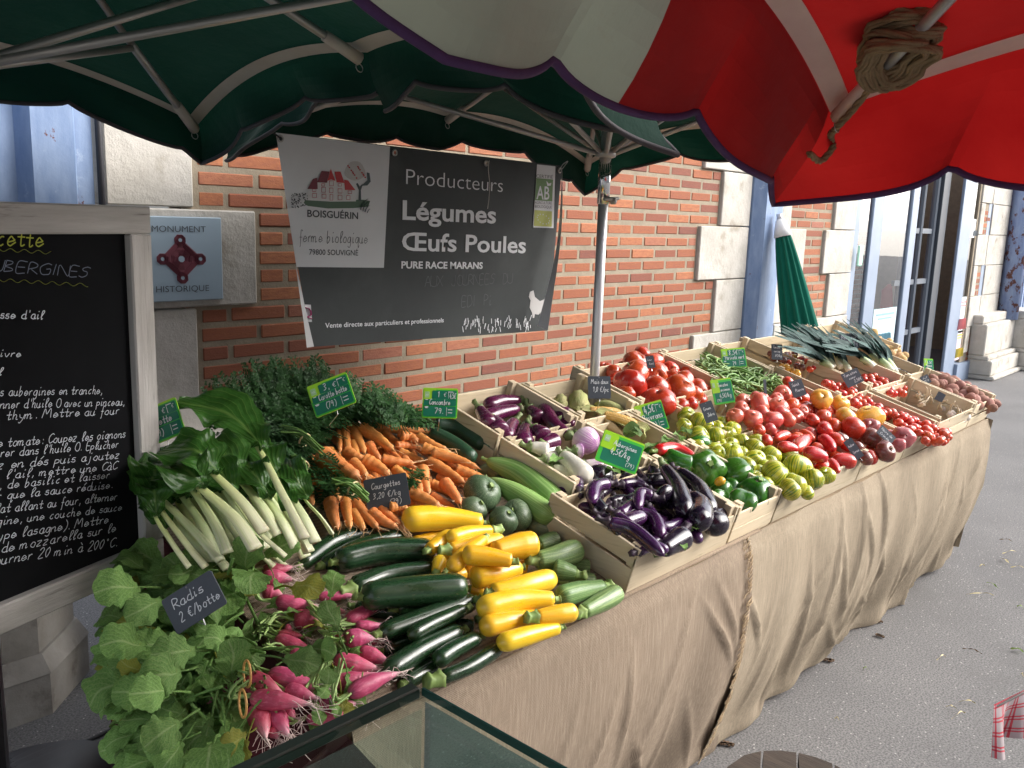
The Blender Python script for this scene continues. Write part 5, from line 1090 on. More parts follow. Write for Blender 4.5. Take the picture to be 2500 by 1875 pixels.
RAD = [((1600,570),(1800,600),60),((1370,700),(1430,712),52),((1720,780),(1775,800),62),((1960,775),(2010,800),60),((1330,1120),(1490,1195),72),((1370,1270),(1445,1325),72),((1270,1390),(1335,1455),60),((1510,1315),(1935,1275),75),
       ((1215,312),(1440,283),72),((1590,492),(1875,485),58),((1215,372),(1440,378),92),((1215,455),(1370,495),82),((1300,520),(1610,560),95),((1425,640),(1640,665),108),((1320,735),(1540,770),50),((1400,870),(1620,955),78),((1300,768),(1610,885),84),
       ((1840,690),(2050,678),70),((1780,655),(2050,545),78),((1770,782),(1985,775),108),((1860,860),(2090,938),92),((1690,930),(2030,985),118),((1680,1075),(2030,1005),92),((1800,1150),(2165,995),98),((1580,1212),(1870,1208),102),
       ((1370,1110),(1600,1180),88),((1250,1010),(1650,1125),118),((1110,1040),(1380,1170),125),((1280,1250),(1400,1440),112),((1170,1235),(1245,1450),130),((1130,1172),(1560,1215),112)]
rb = [empty('radish_bunch', PL('d', x, y, 0), l, 'radishes', 'bunches of radishes') for x, y, l in ((1150, 380, 'rear bunch of pink radishes nearest the chard and dark courgettes'), (1250, 760, 'middle bunch of pink radishes right of the radish slate sign'), (1100, 1100, 'front bunch of fat pink radishes tied with a rubber band'), (1700, 950, 'bunch of deep pink radishes against the dark courgettes'))]
def whichr(x, y): return 3 if x > 1560 and y < 1290 else (0 if y < 600 else (1 if y < 980 else 2))
RT = [np.array(PL('d', x, y, .06)) for x, y in ((1040, 380), (1060, 850), (1060, 1120), (1640, 850))]
for a, b_, w in RAD:
    k = whichr(*a); m_ = ((a[0]+b_[0])/2+random.uniform(-6, 6), (a[1]+b_[1])/2+random.uniform(-16, 8)); o = long_fruit('radish', 'R', 'd', (a, m_, b_), w*1.05, M_rad, rprof, '', '', '', '', .02, None, None, None, 18, .32, 26, parent=rb[k], big=1.16)
    me = o.data; n = len(me.vertices); tip = np.array(me.vertices[n-9].co); bs = np.array(me.vertices[0].co); d = tip-bs; L = np.linalg.norm(d); d /= L; q = MB()
    q.tube(catmull([tip-d*.006, tip+d*.012+jit3(.006), tip+d*.03+jit3(.014)-SN*.004], 7), [.0022, .0019, .0016, .0013, .001, .0008, .0005], 5)
    for j in range(11): s_ = tip-d*L*random.uniform(-.02, .42)+jit3(.004); q.tube(catmull([s_, s_+jit3(.014)+d*.010-SN*.004, s_+jit3(.022)+d*.024-SN*.008], 6), .00065, 3, cap=False)
    q.build('rootlets', M_rhair, o, True)
    q = MB(); S0 = bs; 
    for j in range(4): e_ = RT[k]+jit3(.02); dd = -d*.03; q.tube(catmull([S0+jit3(.006), S0+dd+jit3(.008)+SN*.004, S0*.45+e_*.55+SN*.02], 8), .0022, 5, cap=False)
    q.build('stalks', M_rst, rb[k], True)
th = np.linspace(0, 6.2832, 19)
for k, c_ in ((2, (1115, 1010)), (2, (1085, 1210))):
    A = PL('d', *c_, .09); q = MB(); q.tube([A+np.array([.006, .02, .004])*math.cos(t)+SN*.022*math.sin(t) for t in th], .002, 5, cap=False); q.build('rubber_band', mat('orange rubber band', (.62, .33, .1), None, rough=.5), rb[k], True)
rl = []
for i in range(7):
    for yel in (0, 1):
        if yel and i > 1: continue
        q = MB(); blade(q, [(0, 0, 0), (.35, .04*(i % 3-1), .06), (.7, .03*(i % 2), .05), (1, .08*(i % 3-1), -.10-.06*(i % 3))], .33+.05*(i % 3), np.array([0, 0, 1.0]), lambda t: max(.03, (.28+.72*min(1, max(0, (t-.10)/.36))**1.3)*math.sqrt(max(0, 1-max(0, (t-.56)/.46)**2.4))) if t > .02 else .05, 30, 12, .035, -.10+.1*(i % 3), .08, i*3+1, 3.4)
        for j in range(12):
            pass
        q.tube(catmull([(-.75, -.02*(i % 3), -.10), (-.3, 0, .02), (0, 0, 0), (.25, .03*(i % 3-1), .035)], 10), [.035, .033, .03, .028, .026, .024, .02, .017, .014, .01], 6, z01=(.001, .001)); 
        o = q.build('leaf', M_rleafy if yel else M_rleaf, None, True); rl.append((o.data, yel)); COL.objects.unlink(o); bpy.data.objects.remove(o)
def put_leaf(k, c, tgt, L, nrm, yel=False):
    me = random.choice([m for m, y in rl if bool(y) == yel]); d = c-tgt; d /= np.linalg.norm(d)+1e-9; nrm = nrm-d*(nrm@d); nrm /= np.linalg.norm(nrm); s_ = np.cross(nrm, d)
    o = bpy.data.objects.new('leaf', me); COL.objects.link(o); M = np.eye(4); M[:3, 0] = d*L; M[:3, 1] = s_*L; M[:3, 2] = nrm*L; M[:3, 3] = c-d*L*.5
    o.matrix_world = Matrix(M.tolist()); o.parent = rb[k]; o.matrix_parent_inverse = pinv(rb[k])
R_ = random.Random(21)
LP = [(80,520),(350,230),(520,200),(660,280),(900,250),(1050,170),(1200,260),(1230,420),(1200,560),(1420,590),(1380,760),(1320,900),(1180,960),(1060,1050),(1050,1300),(1100,1560),(900,1640),(350,1645),(260,1500),(280,1280),(130,1030),(150,720)]
for i in range(270):
    x, y = rpoly(LP, R_); k = 0 if y < 560 else (1 if y < 900 else 2); h = R_.uniform(.0, .13); dl = max(0, TX0+.04-PL('d', x, y, 0)[0]); h = h*(.4+.6*R_.random())+.02-dl*.25
    if x > 1130 and y > 280: continue
    if y > 1250 and x < 900: h -= .02
    c = PL('d', x, y, h); a = R_.uniform(-.5, .5); tg = RT[k]+jit3(.05); nr = SN*.7+np.array([-.35, -.5, .3])+jit3(.7)
    if np.linalg.norm(c-tg) < .03: continue
    put_leaf(k, c, tg+jit3(.06), pxlen('d', R_.uniform(170, 330), c), nr, R_.random() < .07)
for i in range(46):
    x, y = rpoly([(1230,330),(1500,420),(1850,560),(1960,760),(1900,960),(1900,1250),(1500,1350),(1330,1300),(1300,900),(1240,560)], R_); k = 0 if y < 560 else (1 if y < 820 and x < 1500 else (2 if x < 1480 else 3)); c = PL('d', x, y, R_.uniform(.012, .05))
    put_leaf(k, c, RT[k]+jit3(.08), pxlen('d', R_.uniform(110, 210), c), SN+jit3(.55), R_.random() < .12)
for x, y, w, k, yel in ((640,860,340,1,0),(430,560,300,0,0),(860,1545,420,2,0),(480,1130,330,2,0),(1120,210,260,0,0),(1140,360,300,0,0),(1500,430,280,0,1),(1620,850,270,3,0),(1700,400,200,3,0),(1680,620,220,3,0),(1600,850,230,1,0),(1470,930,260,1,0),(1660,1010,170,3,0),(1640,1130,150,3,0),(1340,160,230,0,0),(560,1010,330,1,0),(260,420,320,0,0),(300,800,300,1,0),(560,1400,330,2,0)):
    c = PL('d', x, y, .13); put_leaf(k, c, RT[k]+jit3(.04), pxlen('d', w, c), SN*.4+np.array([-.45, -.75, .4])+jit3(.22), bool(yel))
# ================================================================== AUBERGINES
M_aud = vegmat('dark aubergine skin', [(0, (.012, .006, .016)), (1, (.009, .005, .014))], (.03, .008, .04), (4, 4, .4), (.6, .8), None, rough=.14, bmp=.06, var=.2, coat=.4)
M_aup = vegmat('purple aubergine skin', [(0, (.055, .012, .075)), (.35, (.022, .007, .03)), (1, (.05, .01, .065))], (.085, .022, .12), (4, 4, .4), (.55, .75), None, rough=.16, bmp=.06, var=.2, coat=.4)
M_aus = vegmat('streaked aubergine skin', [(0, (.10, .012, .055)), (.5, (.075, .008, .04)), (1, (.09, .012, .05))], (.45, .22, .32), (9, 9, .5), (.70, .82), None, rough=.18, bmp=.05, var=.15, coat=.35)
M_auw = vegmat('white aubergine skin', [(0, (.62, .60, .46)), (.3, (.68, .66, .58)), (1, (.66, .63, .55))], (.60, .58, .48), (5, 5, .3), (.55, .7), None, rough=.2, bmp=.05, var=.06, sss=.05, coat=.3)
M_aul = vegmat('lilac aubergine skin', [(0, (.62, .58, .52)), (.35, (.60, .48, .56)), (.7, (.42, .20, .42)), (1, (.36, .15, .36))], (.68, .60, .62), (8, 8, .5), (.52, .66), None, rough=.2, bmp=.05, coat=.3)
M_aug = mat('aubergine calyx', (.10, .16, .05), (.20, .24, .10), 30, .6, .35, 90, .002, c3=(.12, .07, .06), s3=25, rvar=.15); M_aub = mat('dark aubergine calyx', (.02, .014, .02), (.06, .035, .06), 40, .5, .3)
aprof = lambda x: cap(x, .14, .16)*(.62+.38*min(1, x*1.35)); tprof = lambda x: cap(x, .08, .22)*(.85+.15*math.sin(x*3.1)); oprof = lambda x: cap(x, .42, .5)
AU = [((1480,640),(1600,665),130,M_aud,oprof,M_aub),((1100,690),(1245,665),130,M_aud,oprof,M_aug),((1300,950),(1400,1000),110,M_aud,aprof,M_aub),((1700,900),(1800,960),120,M_aud,aprof,M_aub),((1200,900),(1290,1000),100,M_aup,aprof,M_aub),((1050,960),(1150,1010),90,M_aup,aprof,M_aub),((1500,1010),(1580,1090),110,M_aud,aprof,M_aub),((1640,1040),(1740,1020),110,M_aud,aprof,M_aug),((1400,640),(1500,760),100,M_aud,aprof,M_aub),((1250,620),(1360,700),100,M_aud,aprof,M_aub),((1850,830),(1900,950),110,M_aud,aprof,M_aub),
      ((1560,790),(1650,840),140,M_aud,oprof,M_aub),((1290,700),(1390,800),(1425,900),62,M_aup,tprof,M_aub),((1320,725),(1410,720),(1505,755),58,M_aup,tprof,M_aub),((1230,720),(1140,745),(1120,850),74,M_aup,tprof,M_aub),((1170,800),(1240,750),(1305,745),56,M_aud,tprof,M_aub),((1250,890),(1140,898),(1025,870),64,M_aup,tprof,M_aub),((1530,805),(1445,790),(1432,890),64,M_aup,tprof,M_aub),
      ((1190,945),(1245,975),54,M_aup,tprof,M_aub),((1590,1175),(1670,1120),(1750,1075),128,M_aud,aprof,M_aug),((1500,880),(1600,1015),(1770,955),60,M_aup,tprof,M_aub),((1550,895),(1660,965),52,M_aup,tprof,M_aub),((1430,920),(1540,965),(1590,1085),82,M_aup,tprof,M_aub),((1230,980),(1400,1035),(1610,1210),76,M_aup,tprof,M_aub),((1440,1050),(1550,1140),(1640,1175),58,M_aup,tprof,M_aub),((1760,1010),(1790,960),(1800,910),46,M_aup,tprof,M_aub),
      ((1780,800),(1860,880),(1835,1000),125,M_aud,aprof,M_aub),((1690,630),(1840,760),(1912,935),112,M_aud,aprof,M_aub),((1600,600),(1700,750),(1748,932),104,M_aud,aprof,M_aug),((1890,1010),(1960,990),(2030,985),128,M_aud,oprof,M_aub),((915,790),(960,750),(1000,745),70,M_aup,tprof,M_aub),((1030,770),(1025,720),(1010,690),62,M_aup,tprof,M_aub)]
R3 = random.Random(9)
for i in range(22):
    x, y = rpoly([(1000,800),(1450,640),(1880,860),(1980,960),(1700,1080),(1520,1150),(1250,960)], R3); a = R3.uniform(-.6, 2.2); l_ = R3.uniform(60, 120)
    AU.insert(11, ((x-l_*math.cos(a), y-l_*math.sin(a)), (x+R3.uniform(-25, 25), y+R3.uniform(-25, 25)), (x+l_*math.cos(a), y+l_*math.sin(a)), R3.uniform(55, 85), M_aup if i % 3 else M_aud, tprof, M_aub))
for z in AU:
    pts, w, m, pf, sm = z[:-4], z[-4], z[-3], z[-2], z[-1]; ph = {M_aud: 'black glossy aubergine', M_aup: 'thin purple aubergine'}[m]
    long_fruit('aubergine', 'A', 'a', pts, w, m, pf, ph, 'in the front aubergine crate', 'aubergine', 'dark aubergines', .065, None, (.030, .008, 1.7), sm, 20, .36, 22, big=1.32)
PU = [((600,300),(560,360),(530,425),95,M_aus),((690,320),(670,390),(650,475),105,M_aus),((850,210),(900,250),(965,300),115,M_aus),((700,215),(770,290),85,M_aus),((730,350),(800,410),100,M_aus),((900,300),(1005,335),70,M_aus),((780,460),(880,430),90,M_aus),((440,285),(480,330),(505,375),100,M_aus),((360,215),(430,330),90,M_aus),((630,215),(510,240),(388,280),82,M_aus),((640,160),(520,165),(400,198),82,M_aus),((965,395),(860,320),(785,205),92,M_aus)]
for z in PU: long_fruit('aubergine', 'U', 'a', z[:-2], z[-2], z[-1], aprof, 'violet white-streaked aubergine', 'in the back crate', 'aubergine', 'streaked violet aubergines', .06, None, (.045, .008, 2.2), M_aug, 20, .36, 22, big=1.3)
for z in [((1000,500),(1045,500),85,M_aul),((900,600),(1000,640),95,M_auw),((1060,600),(1190,612),95,M_aul),((1100,650),(1250,640),90,M_auw),((790,560),(930,552),100,M_auw),((740,515),(895,490),84,M_auw),((840,630),(930,650),(1030,690),100,M_auw),((700,470),(760,480),(830,500),80,M_auw),((920,525),(1000,600),(1095,690),116,M_auw),((1040,400),(1080,430),(1160,470),150,M_aul)]:
    long_fruit('aubergine', 'L', 'a', z[:-2], z[-2], z[-1], aprof if z[-2] < 140 else oprof, {M_auw: 'smooth white aubergine', M_aul: 'lilac and white aubergine'}[z[-1]], 'in the middle crate', 'aubergine', 'white and lilac aubergines', .06, None, (.03, .008, 2.2), M_aug, 20, .36, 22, big=1.25)
# ================================================================== CORN
M_corn = vegmat('corn kernels', [(0, (.66, .42, .10)), (1, (.70, .46, .12))], (.74, .54, .22), (3, 3, 3), (.5, .7), None, rough=.35, bmp=.1, var=.08); M_husk = leafmat('corn husk', (.38, .42, .16), (.46, .42, .20), (.5, .5, .28), .7, (.5, .38, .2), .12, .25); M_huskt = leafmat('dry corn husk', (.45, .33, .18), (.52, .40, .24), (.55, .45, .28), .8, None, .1, .2)
def cob(a, b_, w, h):
    A, B = PL('a', *a, h), PL('a', *b_, h); r = pxlen('a', w, A)/2; n = 74; P = catmull([A, (A+B)/2+SN*.004, B], n); t = np.linspace(0, 1, n); k = np.abs(np.sin(t*math.pi*24)); q = MB(); q.tube(P, [r*(.72+.28*kk**.6)*cap(x, .05, .25) for x, kk in zip(t, k)], 48, rib=(14, .07)); o = q.build('corn_cob', M_corn, None, True); later(o, 'peeled yellow corn cob', 'in the corn crate', 'corn', 'corn cobs', A)
    for j in range(3):
        q = MB(); d = (B-A); L = np.linalg.norm(d); d /= L; blade(q, [A-d*.03+jit3(.008), A+d*L*.2-SN*r*1.0+jit3(.02), A+d*L*.8-SN*r*1.3+np.array([0, -.02*j, 0])+jit3(.02), A+d*L*1.1-SN*r*1.2+jit3(.03)], r*1.4, SN+jit3(.3), leafprof, 14, 8, .006, .35, .03, j+7, 2); q.build('husk', M_huskt if j == 1 else M_husk, o, True)
cob((1100,230),(1320,245),58,.085); cob((1200,262),(1440,335),72,.095)
for a, b_, w, m, ph in (((1025,120),(1030,235),115,M_husk,'closed green corn ear'), ((910,150),(900,200),80,M_husk,'short blunt corn ear'), ((1130,190),(1350,270),90,M_husk,'long leafy corn ear'), ((1040,240),(1300,370),80,M_huskt,'dry tan corn ear')):
    A, B = PL('a', *a, .06), PL('a', *b_, .07); r = pxlen('a', w, A)/2; q = MB(); t = np.linspace(0, 1, 18); q.tube(catmull([A, (A+B)/2+SN*.01, B], 18), [r*cap(x, .5, .35) for x in t], 14, rib=(7, .08)); o = q.build('corn_ear', m, None, True); later(o, ph, 'in the corn crate', 'corn', 'corn ears', A)
    for j in range(4): q = MB(); d = B-A; S = np.cross(d, SN); S /= np.linalg.norm(S); blade(q, [A+S*r*.3*(j-1.5), A*.6+B*.4+S*r*.5*(j-1.5)+SN*r*.8, B+S*r*.5*(j-1.5)+SN*r*.5, B+d*.35+jit3(.03)], r*.55, SN+S*(j-1.5)*.5, leafprof, 12, 6, .003, -.2, .02, j, 2); q.build('husk', m, o, True)
q = MB(); 
for a, b_, c in (((1340,400),(1400,345),(1440,330)), ((1350,390),(1420,370),(1430,340))): blade(q, [PL('a', *a, .12), PL('a', *b_, .15), PL('a', *c, .16)], .022, SN+np.array([0, -.6, 0]), leafprof, 12, 6, .002, .2, .03, 3, 2)
tag(q.build('corn_leaf', leafmat('green corn leaf', (.07, .13, .035), (.1, .17, .05), (.2, .25, .1)), smooth=True), 'green corn leaf hanging at the front rim of the corn crate', 'leaf')
# ================================================================== PEPPERS
M_pep = vegmat('green pepper skin', [(0, (.03, .12, .012)), (1, (.045, .16, .018))], (.02, .085, .01), (3, 3, .5), (.5, .7), None, rough=.14, bmp=.08, var=.22, coat=.4); M_pepr = vegmat('red pepper skin', [(0, (.50, .012, .01)), (1, (.55, .02, .012))], None, rough=.15, bmp=.06, coat=.4)
for x, y, r in ((1480,545,70),(1560,640,80),(1960,850,70),(2060,760,60),(2120,860,60),(1830,478,82),(2095,668,98),(1880,622,108)): round_fruit('green_pepper', 'P', 'a', x, y, r*1.14, M_pep, 'shiny green bell pepper', 'in the pepper crate', 'pepper', 'green peppers', .035, (4, .13), 1.05, True, .9, .3)
for x, y, r in ((1195,1210,58),(1250,1245,78),(1400,1335,98),(1510,1255,115),(1420,1180,55),(1330,1130,50)): round_fruit('green_pepper', 'P', 'b', x, y, r*1.14, M_pep, 'shiny green bell pepper', 'in the pepper crate', 'pepper', 'green peppers', .03, (4, .13), 1.05, True, .9, .3)
long_fruit('long_pepper', 'P', 'a', ((1790,610),(1690,580),(1580,500)), 135, M_pep, lambda x: cap(x, .12, .5), 'long tapering green pepper', 'in the pepper crate', 'pepper', 'long peppers', .06, (3, .06), (.03, .007, 1.5), M_stem, 20, .4)
long_fruit('red_pepper', 'P', 'a', ((1550,500),(1680,485),(1830,545)), 72, M_pepr, lambda x: cap(x, .12, .6), 'long curved red pepper', 'lying behind the green peppers', 'pepper', 'long peppers', .08, (3, .05), (.02, .006, 1.3), M_stem, 18, .5)
round_fruit('yellow_tomato', 'P', 'a', 1985, 705, 36, vegmat('amber tomato skin', [(0, (.62, .30, .02)), (1, (.6, .33, .03))], None, rough=.15), 'small amber tomato', 'between two green peppers', 'tomato', 'stray tomatoes', .06)
# ================================================================== TOMATOES
def tmat(n, a, b_, st=None, **k): return vegmat(n, [(0, a), (.5, b_), (1, b_)], st, rough=.16, bmp=.04, coat=.35, sss=.04, var=k.pop('var', .16), hue=.008, **k)
T_red = tmat('red tomato skin', (.50, .06, .018), (.50, .04, .016)); T_beef = tmat('beefsteak skin', (.46, .065, .02), (.48, .05, .018), (.54, .11, .035), sscale=(5, 5, .5), sth=(.6, .8)); T_pink = tmat('pink tomato skin', (.52, .12, .07), (.54, .085, .065)); T_plum = tmat('plum tomato skin', (.47, .05, .02), (.48, .03, .015), (.52, .10, .03), sscale=(3, 3, .5), sth=(.62, .8))
T_zeb = tmat('striped green tomato skin', (.44, .43, .03), (.47, .43, .035), (.11, .20, .012), sscale=(7, 7, .5), sth=(.49, .57)); T_yel = tmat('yellow tomato skin', (.65, .33, .04), (.66, .36, .05), (.58, .14, .03), sscale=(3, 3, .8), sth=(.56, .75)); T_blk = tmat('black tomato skin', (.14, .045, .03), (.17, .04, .03), (.10, .05, .02), sscale=(3, 3, .8), sth=(.5, .7)); T_pur = tmat('dusky tomato skin', (.33, .09, .08), (.36, .09, .085))
def tom(L, f, zone, m, phrase, place, group, h0, ribs=(0, 0), flat=.86, tol=.28, shape=None, cal=.12, name='tomato', tilt=.6):
    for z in L: round_fruit(name, zone, f, z[0], z[1], z[2], m, phrase, place, 'tomato', group, h0, ribs, flat, False, tilt, tol, .32, shape, False, random.random() < cal)
def fillers(zone, f, poly, n, rr, m, phrase, group, hr, ribs=(0, 0), shape=None, flat=.86, name='tomato', cat='tomato', tol=.3, tilt=1):
    R2 = random.Random(len(LAB)+n)
    for i in range(n*3):
        x, y = rpoly(poly, R2); L = [0, 0]
        o = round_fruit(name, zone, f, x, y, R2.uniform(*rr), m, phrase, '', cat, group, R2.uniform(*hr), ribs, flat, False, tilt, tol, .3, shape, True)
        if o is not None:
            n -= 1
            for K in list(LAB):
                if K[0] == phrase and K[1] == '':
                    for oo, p_ in LAB.pop(K): tag(oo, phrase, cat, group)
        if n <= 0: break
BIG = [(620,160,75),(400,350,62),(1060,430,85),(985,300,78),(840,275,72),(870,330,72),(700,205,82),(560,215,98),(310,265,66),(555,300,112),(720,310,88),(1070,500,60),(1000,535,62),(910,555,66),(730,415,108),(520,390,128),(740,525,132),(915,430,118)]
tom(BIG, 'b', 'B', T_beef, 'huge ribbed red tomato', 'in the back crate', 'beefsteak tomatoes', .05, (9, .045), .84, .3)
fillers('B', 'b', [(330,300),(700,180),(1060,280),(1150,520),(700,600),(420,470)], 14, (60, 90), T_beef, 'red tomato half buried in the beefsteak crate', 'half hidden beefsteak tomatoes', (.01, .07), (9, .045))
ZEB = [(965,635,66),(945,712,55),(1040,860,58),(1075,690,78),(1060,800,78),(1190,790,70),(1290,780,58),(1200,730,58),(1240,690,48),(1325,740,62),(1320,855,54),(1390,840,62),(1515,840,62),(1505,890,72),(1185,905,58),(1250,862,40),(1315,935,88),(1400,925,52),(1420,975,46),(1515,980,72),(1640,950,72),(1630,1020,62),(1425,1040,78),(1540,1085,58),(1780,965,68),(1510,1130,58),(1600,1180,60),(1670,1100,100),(1840,1040,98),(2070,1110,64),(1815,1180,88),(1960,1140,84),(1690,1235,48),(1785,1222,80),(1920,1245,54)]
tom([(x, y, r*1.1) for x, y, r in ZEB], 'b', 'T', T_zeb, 'yellow green striped tomato', 'in the heap', 'striped green tomatoes', .075, (8, .03), .9, .28)
fillers('T', 'b', [(960,660),(1300,700),(1700,960),(2080,1110),(1900,1200),(1720,1240),(1300,1000),(1000,800)], 44, (52, 70), T_zeb, 'striped green tomato half buried in its heap', 'half hidden striped tomatoes', (.01, .085), (8, .03))
PNK = [(1410,515,60),(1520,495,54),(1680,500,54),(1725,460,68),(1545,545,84),(1690,565,80),(1400,580,64),(1810,550,58),(1880,600,58),(1570,615,66),(1345,640,70),(1485,660,78),(1720,610,64),(1830,640,62),(1770,665,66),(1960,680,54),(1645,665,80),(1630,742,55)]
tom(PNK, 'b', 'T', T_pink, 'rosy pink tomato', 'in the mixed heap', 'pink tomatoes', .10, (7, .02), .85, .28, None, .15)
tom([(1920,570,52),(2015,545,60),(2050,640,62),(1890,500,50),(2080,590,50),(2060,740,62),(1600,832,50),(1540,752,50),(1990,600,48)], 'b', 'T', T_red, 'round red tomato', 'in the mixed heap', 'round red tomatoes', .10)
tom([(90,640,55),(210,770,55),(370,835,66),(410,950,68),(250,890,62),(510,1030,66),(420,1070,72),(680,1050,104),(310,980,62),(130,845,66),(520,880,50),(600,1000,50)], 'c', 'T', T_red, 'round red tomato', 'below the slate label', 'round red tomatoes', .10)
tom([(390,790,92),(560,830,76),(610,950,92),(820,955,115)], 'c', 'T', T_yel, 'large yellow tomato blushed with red', 'in the mixed heap', 'yellow tomatoes', .11, (6, .03))
tom([(560,1150,72),(850,1140,98),(960,1262,92),(790,1325,66),(720,1230,62)], 'c', 'T', T_blk, 'dark brown purple tomato', 'in the front crate', 'dark tomatoes', .09, (7, .03))
tom([(830,1035,76),(1120,1140,98),(1080,1205,64),(1010,1120,60)], 'c', 'T', T_pur, 'dusky rose tomato', 'in the front crate', 'dusky tomatoes', .09, (6, .04))
for a, b_, w in (((310,1000),(150,960),70),((100,1110),(-30,1150),84),((180,1090),(330,1170),96),((150,1250),(280,1130),110),((0,1215),(180,1250),95),((560,1190),(480,1110),90),((380,1130),(500,1250),105),((300,1210),(420,1250),70),((220,1270),(450,1330),125),((700,1370),(490,1330),120),((570,1190),(650,1250),75),((460,1340),(540,1450),80),((240,1370),(340,1390),70)):
    long_fruit('plum_tomato', 'T', 'c', ((a), ((a[0]+b_[0])/2, (a[1]+b_[1])/2-6), b_), w, T_plum, lambda x: cap(x, .35, .6)**.9, 'long red plum tomato', 'in the mixed heap', 'tomato', 'plum tomatoes', .09, (5, .02), None, None, 20, .32)
tom([(400,1390,92),(560,1400,50)], 'c', 'T', T_red, 'deeply ribbed red tomato', 'at the crate rim', 'ribbed tomatoes', .04, (9, .07), .75)
fillers('T', 'b', [(1330,540),(1700,450),(2060,560),(2060,900),(2000,1000),(1700,900),(1420,740)], 44, (50, 66), T_pink, 'pink tomato half buried in the mixed heap', 'half hidden pink tomatoes', (.01, .08))
fillers('T', 'c', [(60,700),(400,720),(900,980),(1240,1140),(1000,1240),(860,1330),(600,1400),(350,1400),(120,1200)], 60, (56, 74), T_red, 'red tomato half buried in the front heap', 'half hidden red tomatoes', (.005, .085))
for zone, poly, n, rr, ph, hr in (('c1', [(420,650),(530,620),(950,860),(880,890),(700,850),(480,690)], 46, (36, 46), 'small oval red tomato in the crate left of its twin', (.035, .10)), ('c2', [(740,590),(850,560),(1150,700),(1130,750),(960,740),(760,620)], 40, (32, 40), 'small oval red tomato in the half full crate', (.03, .075)), ('c3', [(910,910),(1010,880),(1560,1110),(1480,1190),(1360,1190),(1150,1050)], 85, (34, 46), 'small red cherry tomato in the front crate', (.03, .10))):
    fillers(zone, 'c', poly, n, rr, T_red, ph, 'small red tomatoes', hr, (0, 0), 'plum', 1.12, 'cherry_tomato', 'tomato', .22)
    fillers(zone, 'c', poly, n//2, (rr[0]*.9, rr[1]), T_red, ph, 'small red tomatoes', (.01, .06), (0, 0), 'plum', 1.12, 'cherry_tomato', 'tomato', .3)
CHP = [(20,420),(110,370),(200,400),(360,510),(340,560),(200,540),(100,480)]
for m, n, w_ in ((T_red, 22, 'red'), (T_blk, 16, 'dark'), (T_yel, 10, 'yellow')): fillers('cm', 'c', CHP, n, (22, 34), m, f'tiny {w_} cherry tomato in the mixed crate beside the leeks', f'tiny {w_} tomatoes', (.03, .11), name='cherry_tomato')
fillers('cm', 'h', [(460,1280),(530,1260),(620,1340),(560,1350)], 10, (20, 26), T_blk, 'tiny dark cherry tomato in the mixed crate beside the leeks', 'tiny dark tomatoes', (.05, .11), name='cherry_tomato')
fillers('cm', 'h', [(530,1330),(640,1370),(720,1440),(650,1430)], 7, (20, 27), T_yel, 'tiny yellow cherry tomato in the mixed crate beside the leeks', 'tiny yellow tomatoes', (.05, .11), name='cherry_tomato')
# ================================================================== POTATOES, GARLIC, BEANS, LEEKS
M_potr = vegmat('red potato skin', [(0, (.27, .12, .09)), (1, (.30, .145, .11))], (.36, .20, .15), (2, 2, 1), (.5, .7), (.18, .09, .07), 14, (.68, .74), .75, .3, (4, 4, 4), .15); M_potb = vegmat('pale potato skin', [(0, (.48, .30, .13)), (1, (.52, .34, .16))], (.42, .25, .11), (2, 2, 1), (.5, .7), None, rough=.75, bmp=.3, var=.12)
POT = [(1400,610,52),(1470,610,60),(1540,640,66),(1430,670,50),(1560,700,60),(1640,680,64),(1500,590,48),(1600,640,55),(1700,720,60),(1750,720,62),(1660,745,52),(1770,800,62),(1840,750,60),(1730,780,56),(1840,800,58),(1880,760,48),(1800,850,52),(1900,830,56),(1930,870,50),(1720,830,50),(1960,840,44),(1420,570,44),(1390,640,48)]
for x, y, r in POT: round_fruit('red_potato', 'pt', 'c', x, y, r, M_potr, 'dusty reddish potato', 'in the end crates', 'potato', 'red potatoes', .07, (0, 0), 1.35, False, 1.6, .3, .3, 'plum')
fillers('pt', 'c', [(1370,580),(1560,600),(1960,820),(1930,900),(1700,820),(1400,680)], 40, (44, 56), M_potr, 'reddish potato half buried in the end crates', 'half hidden red potatoes', (.01, .09), (0, 0), 'plum', 1.3, 'red_potato', 'potato')
for x, y, r in ((860,200,46),(930,300,46),(1000,340,44),(1060,360,46),(1020,390,48),(1090,420,55),(1110,440,50),(960,330,44),(1000,280,40),(1130,400,44),(900,260,44)): round_fruit('pale_potato', 'pb', 'c', x, y, r, M_potb, 'pale brown potato', 'in the crate behind the leeks', 'potato', 'pale potatoes', .07, (0, 0), 1.3, False, 1.4, .3, .3, 'plum')
M_gar = vegmat('garlic skin', [(0, (.62, .55, .47)), (1, (.70, .66, .60))], (.56, .44, .42), (8, 8, .3), (.55, .7), None, rough=.6, bmp=.3)
M_gst = mat('dry garlic stalk', (.55, .46, .33), (.66, .57, .43), 20, .8, .3)
for x, y, r in ((1650,930,44),(1690,945,44),(1650,970,40),(1480,870,38),(1560,930,40),(1600,900,36)):
    o = round_fruit('garlic_head', 'gr', 'c', x, y, r, M_gar, 'white garlic head', 'in the garlic crate', 'garlic', 'garlic heads', .03, (7, .06), .85)
q = MB()
